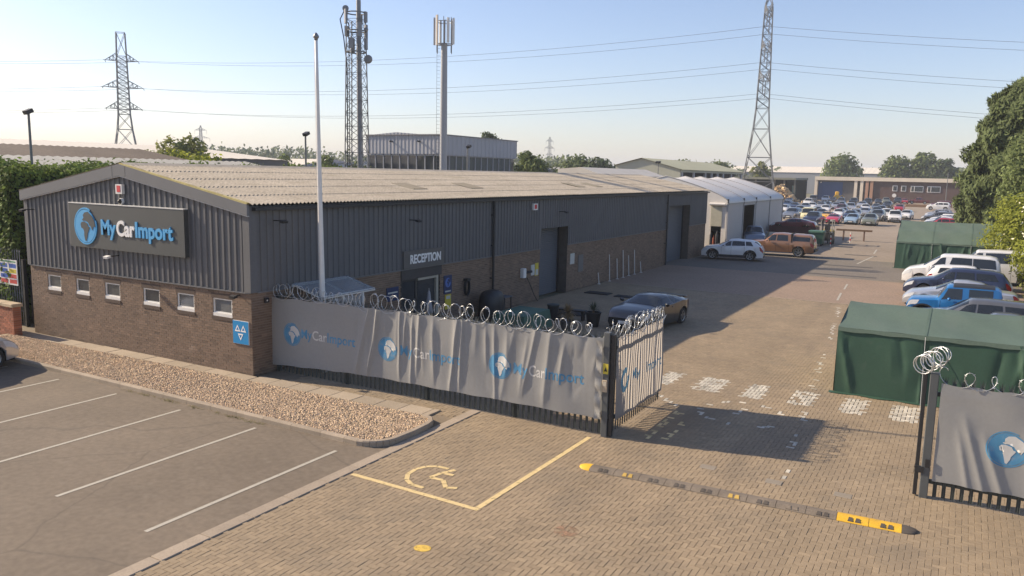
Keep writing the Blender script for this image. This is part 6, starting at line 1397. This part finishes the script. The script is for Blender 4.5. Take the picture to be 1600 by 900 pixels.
def pylon(name, c, H, base, arms, adir, label, flat=False, r=.13, br=.07, ins=4.0, top=.35):
    root = empty(name, (c[0],c[1],0), label, 'pylon'); rot = math.atan2(adir[1], adir[0])
    lv = [(0,base),(.10*H,base*.86),(.22*H,base*.66),(.36*H,base*.45),(.46*H,base*.36)]
    zz = [arms[0][0]+k*(arms[-1][0]-arms[0][0])/8 for k in range(9)]
    w_at = lambda z: base*.36+(base*(.20 if not flat else .27)-base*.36)*(z-.46*H)/(H-.46*H)
    lv += [(z, w_at(z)) for z in np.linspace(.46*H, arms[-1][0]+1.5, 12)[1:]]
    lv += [(H, top if not flat else base*.26)]
    b = MB(); lattice(b, c, lv, rot, r, br); b.obj('tower', m_steel, root)
    d = Vector((math.cos(rot), math.sin(rot), 0)); q = Vector((-d.y, d.x, 0)); tips = []
    for z, l in arms:
        w = w_at(z) if z > .46*H else base*.4
        for s_ in (1, -1):
            b = MB(); tip = Vector((c[0],c[1],z))+d*(s_*l)
            for a in (1,-1):
                p0 = Vector((c[0],c[1],z))+d*(s_*w)+q*(a*w); p1 = Vector((c[0],c[1],z+2.4))+d*(s_*w*.95)+q*(a*w*.95)
                b.cyl(p0, tip, r*.8, r*.6, 4, False); b.cyl(p1, tip, r*.7, r*.5, 4, False)
                for t in (.3,.6): b.cyl(p0.lerp(tip,t), p1.lerp(tip,t), br, br, 3, False); b.cyl(p0.lerp(tip,t-.25), p1.lerp(tip,t), br, br, 3, False)
            b.obj('crossarm', m_steel, root)
            b = MB()
            if ins > 0: b.cyl(tip, tip-Vector((0,0,ins)), .12, .12, 5); tips.append(tip-Vector((0,0,ins)))
            else:
                for e_ in (1,-1): b.cyl(tip, tip+q*(e_*3.2)+Vector((0,0,-.3)), .11, .11, 5)
                tips.append(tip)
            b.obj('insulator', m_steel, root)
    return root, tips, Vector((c[0],c[1],H))
pr_, tipsR, topR = pylon('transmission_pylon', (-29.6,192.5), 51.0, 4.3, [(30.6,5.6),(38.0,6.2),(46.6,5.4)], (-.168,.986), 'tall lattice pylon rising behind the right-hand warehouse roofs')
pl_, tipsL, topL = pylon('transmission_pylon', (-237,157.5), 50.5, 5.2, [(25.2,5.6),(32.3,6.4),(41.2,5.2)], (.62,.78), 'flat-topped tension pylon on the left skyline', True, ins=0, r=.17, br=.09)
dR = Vector((208,35,0)).normalized()
tipsN = [t+dR*340+Vector((0,0,1.0)) for t in tipsR]; tipsW = [t+Vector((-160,-150,2)) for t in tipsL]
def span(a, b_, sag, r=.05, n=28): return [a.lerp(b_, k/n)-Vector((0,0,4*sag*(k/n)*(1-k/n))) for k in range(n+1)]
lvl = ['lower','lower','middle','middle','upper','upper']; sd_ = ['farther','nearer']
for i in range(6):
    j = i
    b = MB(); b.tube(span(tipsL[j], tipsR[i], 4.0), .045, 4); tag(b.obj('power_line', m_cable), '%s %s conductor strung between the two pylons' % (lvl[i], sd_[i%2]), 'power line', 'conductors between the pylons')
    b = MB(); b.tube(span(tipsR[i], tipsN[i], 11.0), .045, 4); tag(b.obj('power_line', m_cable), '%s %s conductor running right from the tall pylon' % (lvl[i], sd_[i%2]), 'power line', 'conductors right of the pylon')
    b = MB(); b.tube(span(tipsL[j], tipsW[j], 5.0), .045, 4); tag(b.obj('power_line', m_cable), '%s %s conductor running left from the tension pylon' % (lvl[i], sd_[i%2]), 'power line', 'conductors left of the pylon')
pylon('transmission_pylon', (-691,553), 49, 4.2, [(28,7),(36,9),(44,6)], (.8,.6), 'tiny distant pylon above the trees at the left', ins=4, r=.22, br=.11)
pylon('transmission_pylon', (-417,826), 49, 4.2, [(28,6),(36,8),(44,6)], (.3,.95), 'tiny distant pylon right of the office block', ins=4, r=.22, br=.11)

# ------------------------------------------------------------------ telecom masts
m_gal = M('mast_galvanised', (.22,.225,.235), .5, .1, .6, metal=.3)
lm = empty('lattice_mast', (-20, 27.6, 0), 'lattice telecom mast crowded with antennas, its top out of frame', 'mast')
b = MB(); zs = np.linspace(0, 16.2, 19); lattice(b, (-20,27.6), [(z, .74-.24*z/16.2) for z in zs], .35, .040, .020, True); b.obj('tower', m_steel, lm)
b = MB(); b.cyl((-19.9,27.75,0),(-19.9,27.75,17.5),.16,n=8); b.obj('cable_duct', m_gal, lm, 'angle')
b = MB(); b.tube([(-20.45,27.1,0),(-20.4,27.1,13),(-20.6,27.0,15.0),(-20.9,27.0,16.2),(-20.5,27.1,16.9)], .04, 5); b.tube([(-20.35,27.2,0),(-20.3,27.2,16)], .03, 5); b.obj('feeder_cable', m_black, lm)
b = MB()
for z in (14.0, 15.4, 16.6): b.lathe([(.62,0),(.62,.07),(.70,.07),(.70,0),(.62,0)], (-20,27.6,z), 14)
b.obj('platform_ring', m_steel, lm)
rm = random.Random(9)
for k in range(9):
    a = k*.78+.3; z = (14.1, 15.0, 15.9)[k % 3]; x, y = -20+.72*math.cos(a), 27.6+.72*math.sin(a); b = MB(); b.obox((x,y,z+.45),(.28,.16,.95 if k % 2 else .7), a+math.pi/2); b.obj('panel_antenna', m_gal, lm)
for (dx,dy,z,r) in ((.62,.5,13.6,.30),(.62,.3,15.55,.15),(-.5,-.5,16.9,.22)):
    b = MB(); b.lathe([(0,-.14),(r*.8,-.12),(r,0),(r,.05),(0,.09)], (0,0,0), 16, 'Y'); m4 = Matrix.Translation((-20+dx,27.6+dy,z)) @ Matrix.Rotation(R_(25),4,'Z'); b.v = [tuple(m4 @ Vector(v)) for v in b.v]; b.obj('dish', m_gal, lm, 'angle')
mm = empty('mobile_mast', (-18, 35.3, 0), 'smooth grey monopole mast with white antennas at its head', 'mast'); m_mono = M('monopole', (.33,.335,.345), .5, .06, .5)
b = MB(); b.cyl((-18,35.3,0),(-18,35.3,15.6),.50*.66,.36*.66,14); b.obj('pole', m_mono, mm, 'angle')
b = MB()
for k in range(50): z = 2+k*.27; b.cyl((-18.2,35.05,z),(-18.36,34.86,z),.012,n=4)
b.cyl((-18.36,34.86,1.5),(-18.36,34.86,15.5),.012,n=4); b.obj('step_pegs', m_steel, mm)
b = MB()
for z in (15.55, 17.2):
    b.tube([(-18+.62*math.cos(t), 35.3+.62*math.sin(t), z) for t in np.linspace(0,2*math.pi,13)[:-1]], .03, 5, True)
for k in range(6):
    a = k*math.pi/3; x, y = -18+.62*math.cos(a), 35.3+.62*math.sin(a); b.cyl((x,y,14.9),(x,y,17.5),.03,n=5); b.cyl((-18,35.3,15.5),(x,y,15.55),.025,n=4)
b.cyl((-18,35.3,15.5),(-18,35.3,17.3),.06,n=6); b.obj('head_frame', m_gal, mm)
for a, h, c in ((3.6,2.0,M('antenna_cream', (.46,.41,.36), .6)),(4.5,2.2,M('antenna_cream', (.46,.41,.36), .6)),(2.6,1.9,m_white_p),(.2,1.9,m_white_p),(5.7,1.8,m_white_p),(1.3,1.8,m_white_p)):
    b = MB(); b.obox((-18+.76*math.cos(a),35.3+.76*math.sin(a),16.5),(.19,.10,h),a+math.pi/2); b.obj('antenna', c, mm)

# ------------------------------------------------------------------ vegetation
rv = np.random.default_rng(21)
def leaf_mat(name, col, trans=.35, var=.25, sc=.6): return M(name, col, .75, var, sc, tone=True, trans=trans, spec=.25)
def leaves(name, P, N, size, mat, parent, tone, elong=1.0, droop=None):
    """diamond leaf faces at P facing N"""
    n = len(P); N = N/np.maximum(np.linalg.norm(N, axis=1, keepdims=True), 1e-6); a = rv.normal(size=(n,3)) if droop is None else droop+rv.normal(0,.35,(n,3)); a -= N*(a*N).sum(1, keepdims=True); a /= np.maximum(np.linalg.norm(a, axis=1, keepdims=True), 1e-6); c = np.cross(N, a)
    s = (size*rv.uniform(.6,1.35,n))[:,None]
    V = np.stack([P-a*s*elong, P-c*s*.55, P+a*s*elong, P+c*s*.55], 1).reshape(-1,3); F = np.arange(4*n).reshape(-1,4)
    return mesh_np(name, V, F, mat, parent, tone=tone)
def lobes_crown(lobes, n, leaf, jitter=.35, hollow=.55):
    """points through the outer shell of several lobes; (x,y,z,rx,ry,rz)"""
    L_ = np.array(lobes); vol = (L_[:,3]*L_[:,4]*L_[:,5])**.67; k = rv.choice(len(L_), n, p=vol/vol.sum()); d = rv.normal(size=(n,3)); d /= np.linalg.norm(d, axis=1, keepdims=True)
    r = (hollow+(1-hollow)*rv.random(n)**.6)*(1+rv.normal(0,.07,n))
    bump = 1+.13*np.sin(d[:,0]*7+k*1.7)*np.sin(d[:,1]*6+k)+.10*np.sin(d[:,2]*9+k*2.3)
    P = L_[k,:3]+d*L_[k,3:6]*(r*bump)[:,None]; N = d+rv.normal(0,jitter+.25,(n,3)); N[:,2] += .25
    cl = np.sin(P[:,0]*1.9/leaf*.12+P[:,2]*1.3)*np.sin(P[:,1]*2.1+P[:,2]*.9+k)
    return P, N, np.clip(1+.16*cl+rv.normal(0,.16,n), .45, 1.7)
def limbs(name, base, top, r, targets, mat, parent):
    b = MB(); base = Vector(base); top = Vector(top); b.tube([base, base.lerp(top,.5)+Vector((.04*r,.1*r,0)), top], [r, r*.75, r*.45], 8)
    for t in targets:
        t = Vector(t); s_ = base.lerp(top, random.uniform(.45,.95)); b.tube([s_, s_.lerp(t,.5)+Vector((0,0,(t-s_).length*.08)), s_.lerp(t,.85)], [r*.4, r*.25, r*.08], 5)
    b.obj(name, mat, parent, True)
m_bark = M('bark', (.10,.075,.055), .95, .25, 4, bump=.3)
def tree(x, y, h, w, col, n, leaf, label, nl=9, trunk=.3, group=None, seed=0, base=.28, name='broadleaf_tree', cat='tree', shape=1.0):
    rs_ = random.Random(seed or int(x*13+y*7)); root = empty(name, (x,y,0), label, cat, group); lobes = []
    for k in range(nl):
        t = (k+.5)/nl; zc = h*(base+(1-base)*(.12+.76*t)); rad = w*math.sin(math.pi*(.18+.70*t))**shape; a = k*2.4+rs_.uniform(-.4,.4); q = rs_.uniform(.25,.6)*rad; s_ = rs_.uniform(.42,.62)*rad+w*.12
        lobes.append((x+q*math.cos(a), y+q*math.sin(a), zc, s_*1.05, s_*1.05, s_*rs_.uniform(.7,.95)))
    P, N, T = lobes_crown(lobes, n, leaf); P[:,2] = np.maximum(P[:,2], .15); leaves('crown', P, N, leaf, col, root, T)
    limbs('trunk', (x,y,-.05), (x,y,h*.62), w*.07+.06, [l[:3] for l in lobes], m_bark, root); return root
g_mid = leaf_mat('leaf_mid', (.12,.155,.05)); g_dark = leaf_mat('leaf_dark', (.075,.105,.045)); g_yel = leaf_mat('leaf_yellow', (.27,.295,.045), .5); g_soft = leaf_mat('leaf_soft', (.16,.20,.075), .4); g_con = leaf_mat('leaf_conifer', (.100,.128,.048), .25); g_dist = leaf_mat('leaf_distant', (.17,.20,.11), .3); g_olive = leaf_mat('leaf_olive', (.19,.205,.06), .35)
# big conifers on the right
def conifer(x, y, h, w, n, label, seed, mat, base=.3, p=.62):
    root = empty('conifer_tree', (x,y,0), label, 'tree', 'conifers along the right edge'); rr = np.random.default_rng(seed)
    t = rr.random(n)**(.8 if p > .5 else .95); a = rr.uniform(0, 2*math.pi, n)
    lob = 1+.09*np.sin(a*5+t*17+seed)+.08*np.sin(a*9-t*23)+.09*np.sin(t*40+a*3)
    R0 = w*np.minimum(1, (.30+t*2.2))*np.clip(1-t, 0, 1)**p*lob; r = R0*(.62+.38*rr.random(n)**.45)
    z = base+t*(h-base); P = np.stack([x+r*np.cos(a), y+r*np.sin(a), z+rr.normal(0,.15,n)], 1)
    d = np.stack([np.cos(a), np.sin(a), np.full(n,.9)], 1); N = np.stack([np.cos(a), np.sin(a), rr.uniform(-.2,.9,n)], 1)+rr.normal(0,.45,(n,3))
    T = np.clip(1+.25*(lob-1)*4*.5+rr.normal(0,.2,n), .4, 1.7); leaves('crown', P, N, .15, mat, root, T, 1.9, d)
    b = MB(); b.tube([(x,y,-.05),(x,y,h*.5),(x,y,h*.93)], [.3,.18,.04], 7)
    for k in range(22): an = k*2.4; zz = h*(.08+.04*k); l = w*.7*max(.1,(1-zz/h))**.6; b.tube([(x,y,zz),(x+l*.6*math.cos(an),y+l*.6*math.sin(an),zz+l*.15),(x+l*math.cos(an),y+l*math.sin(an),zz+l*.4)], [.07,.045,.015], 4)
    b.obj('trunk', m_bark, root, True)
conifer(21.4, 62.5, 14.2, 5.2, 60000, 'tall broad dark conifer at the right edge of the picture', 2, g_con, p=.31)
conifer(18.6, 67.5, 9.2, 2.6, 14000, 'shorter conifer at the left foot of the broad one', 3, g_con)
conifer(26.0, 60.0, 15.5, 4.6, 20000, 'tallest conifer, cut off by the right edge', 4, g_con, p=.4)
conifer(24.5, 69.0, 13.0, 3.6, 6000, 'conifer hidden behind the broad one', 5, g_dark)
tree(22.3, 53.0, 10.2, 3.1, g_soft, 20000, .15, 'lighter leafy tree in front of the conifers', 12, seed=5, base=.25)
tree(21.5, 43.0, 5.6, 2.7, g_yel, 30000, .095, 'yellow-green flowering shrub behind the parked cars', 12, seed=6, base=.05, name='flowering_shrub', cat='shrub')
tree(22.1, 36.0, 3.8, 2.4, g_yel, 16000, .09, 'lower green shrub at the right edge beside the cars', 9, seed=8, base=.02, name='leafy_shrub', cat='shrub')
tree(22.0, 29.0, 2.4, 1.9, g_olive, 5000, .10, 'small shrub at the right edge behind the silver saloon', 8, seed=18, base=.0, name='leafy_shrub', cat='shrub')
fl = [o for o in bpy.data.objects if o.name.startswith('flowering_shrub')][0]
n = 150; a = rv.uniform(0, 6.28, n); zz = rv.uniform(.6, 4.9, n); rr_ = 2.3*np.sqrt(np.clip(1-((zz-2.6)/2.9)**2, .05, 1)); P = np.stack([21.5+rr_*np.cos(a), 43+rr_*np.sin(a), zz], 1); N = np.stack([np.cos(a), np.sin(a), np.full(n,.6)], 1)
leaves('flower_heads', P, N, .10, M('flower_white', (.70,.66,.50), .8, tone=True), fl, np.ones(n))
# hedge on the left
hd = empty('tall_hedge', (-15.5, 12, 0), 'tall clipped dark hedge behind the warehouse at the left', 'hedge')
n = 70000; u = rv.random(n); face = rv.random(n); hx = np.where(face < .45, -13.0+rv.normal(0,.12,n), rv.uniform(-18.5,-13.0,n)); hy = rv.uniform(.5, 22, n); hz = rv.uniform(.1, 5.75, n)
topm = face > .62; hz = np.where(topm, 5.75+rv.normal(0,.10,n)+.15*np.sin(hy*1.3)+.12*np.sin(hx*2+hy*.7), hz); endm = (face > .45) & (face <= .62); hy = np.where(endm, .5+rv.normal(0,.12,n), hy)
N = np.stack([np.where(face < .45, 1.0, 0), np.where(endm, -1.0, 0), np.where(topm, 1.0, .3)], 1)+rv.normal(0,.5,(n,3)); T = np.clip(1+rv.normal(0,.22,n), .4, 1.7)
leaves('foliage', np.stack([hx,hy,hz],1), N, .085, leaf_mat('leaf_hedge', (.13,.18,.045), .35), hd, T)
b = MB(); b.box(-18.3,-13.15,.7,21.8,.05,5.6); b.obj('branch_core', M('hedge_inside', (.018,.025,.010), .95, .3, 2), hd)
# mid and far trees
tree(-60, 44.5, 9.6, 3.6, g_olive, 2600, .30, 'loose willow-like tree beyond the brown factory roof', 9, seed=11)
tree(-38, 27.5, 7.3, 3.6, g_yel, 3200, .22, 'bright yellow-green bush at the end of the factory roof', 8, seed=12, base=.3, name='roadside_bush', cat='bush')
tree(-33, 76.5, 9.3, 2.4, g_mid, 2200, .26, 'dark green tree just right of the office block', 8, seed=13); tree(-62, 152, 10.2, 5.2, g_mid, 1800, .5, 'rounded tree left of the green shed', 9, seed=14); tree(-55, 150, 9.8, 4.6, g_dark, 1600, .5, 'darker rounded tree nearer the green shed', 8, seed=15); tree(-72, 150, 9.4, 5.0, g_mid, 1500, .5, 'tree in the gap behind the office block', 8, seed=16)
tree(-59, 108.5, 13.6, 3.2, g_dark, 1600, .35, 'treetop showing above the office block roof', 8, seed=17, base=.5)
tree(-24, 303, 15.3, 7.6, g_soft, 2600, .75, 'big round tree behind the brick building, leftmost', 11, seed=21, base=.12); tree(-6, 303, 15.6, 5.6, g_mid, 2200, .7, 'round tree in the middle behind the brick building', 10, seed=22, base=.15); tree(2.6, 303, 17.2, 5.6, g_mid, 2200, .7, 'tallest tree behind the brick building', 10, seed=23, base=.15); tree(9.5, 300, 15.0, 4.6, g_dark, 1800, .7, 'dark tree at the right behind the brick building', 9, seed=24, base=.15)
tree(-38.5, 235, 12.0, 2.8, g_olive, 1200, .45, 'small tree beside the foot of the tall pylon', 7, seed=25, base=.2); tree(-60, 225, 11.6, 4.5, g_mid, 1500, .6, 'tree behind the green shed roof', 8, seed=26); tree(-50, 230, 10.9, 4.5, g_mid, 1400, .6, 'low tree between the green shed and the pylon', 8, seed=27)
for k, (x, y, h, w) in enumerate([(-93,91,8.9,3.0),(-75,83,8.6,3.0),(-86,104,8.3,2.6)]): tree(x, y, h, w, g_mid, 1200, .35, ['dark bush by the low white warehouse','bush just right of the flag pole','small bush near the blue-grey shed'][k], 7, seed=30+k, base=.2, name='roadside_bush', cat='bush')
# far wood on the horizon: one mass nobody could count
n = 16000; t = rv.random(n); X = -330+t*430; Yl = 215+t*190+rv.uniform(0,30,n); hh = 9.0+1.3*np.sin(X*.21)+1.6*np.sin(X*.067+1)+1.2*np.sin(X*.53); hh = np.where(rv.random(n) < .06, hh+1.8, hh)+np.where(X < -140, 4.2, 0); Z = hh*rv.random(n)**.45
leaves('far_wood_leaves', np.stack([X,Yl,Z],1), np.stack([np.full(n,.2),np.full(n,-1.0),np.full(n,.6)],1)+rv.normal(0,.5,(n,3)), 1.0, g_dist, None, np.clip(1+rv.normal(0,.2,n),.5,1.6))
fw = [o for o in bpy.data.objects if o.name.startswith('far_wood_leaves')][0]; fw.name = 'far_wood'; tag(fw, 'hazy belt of distant woodland along the horizon', 'woodland', None, 'stuff')
# a little air: far things fade slightly
hzm = bpy.data.materials.new('thin_haze'); hzm.use_nodes = True; hn_ = hzm.node_tree.nodes
for nd in list(hn_):
    if nd.type == 'BSDF_PRINCIPLED': hn_.remove(nd)
pv = hn_.new('ShaderNodeVolumePrincipled'); pv.inputs['Color'].default_value = (.86,.92,1.0,1); pv.inputs['Density'].default_value = .0004; pv.inputs['Anisotropy'].default_value = .0
hzm.node_tree.links.new(pv.outputs[0], hn_['Material Output'].inputs['Volume'])
b = MB(); b.box(-2600, 2600, -400, 4300, -1.2, 58); tag(b.obj('haze', hzm), None, None, None, 'stuff')
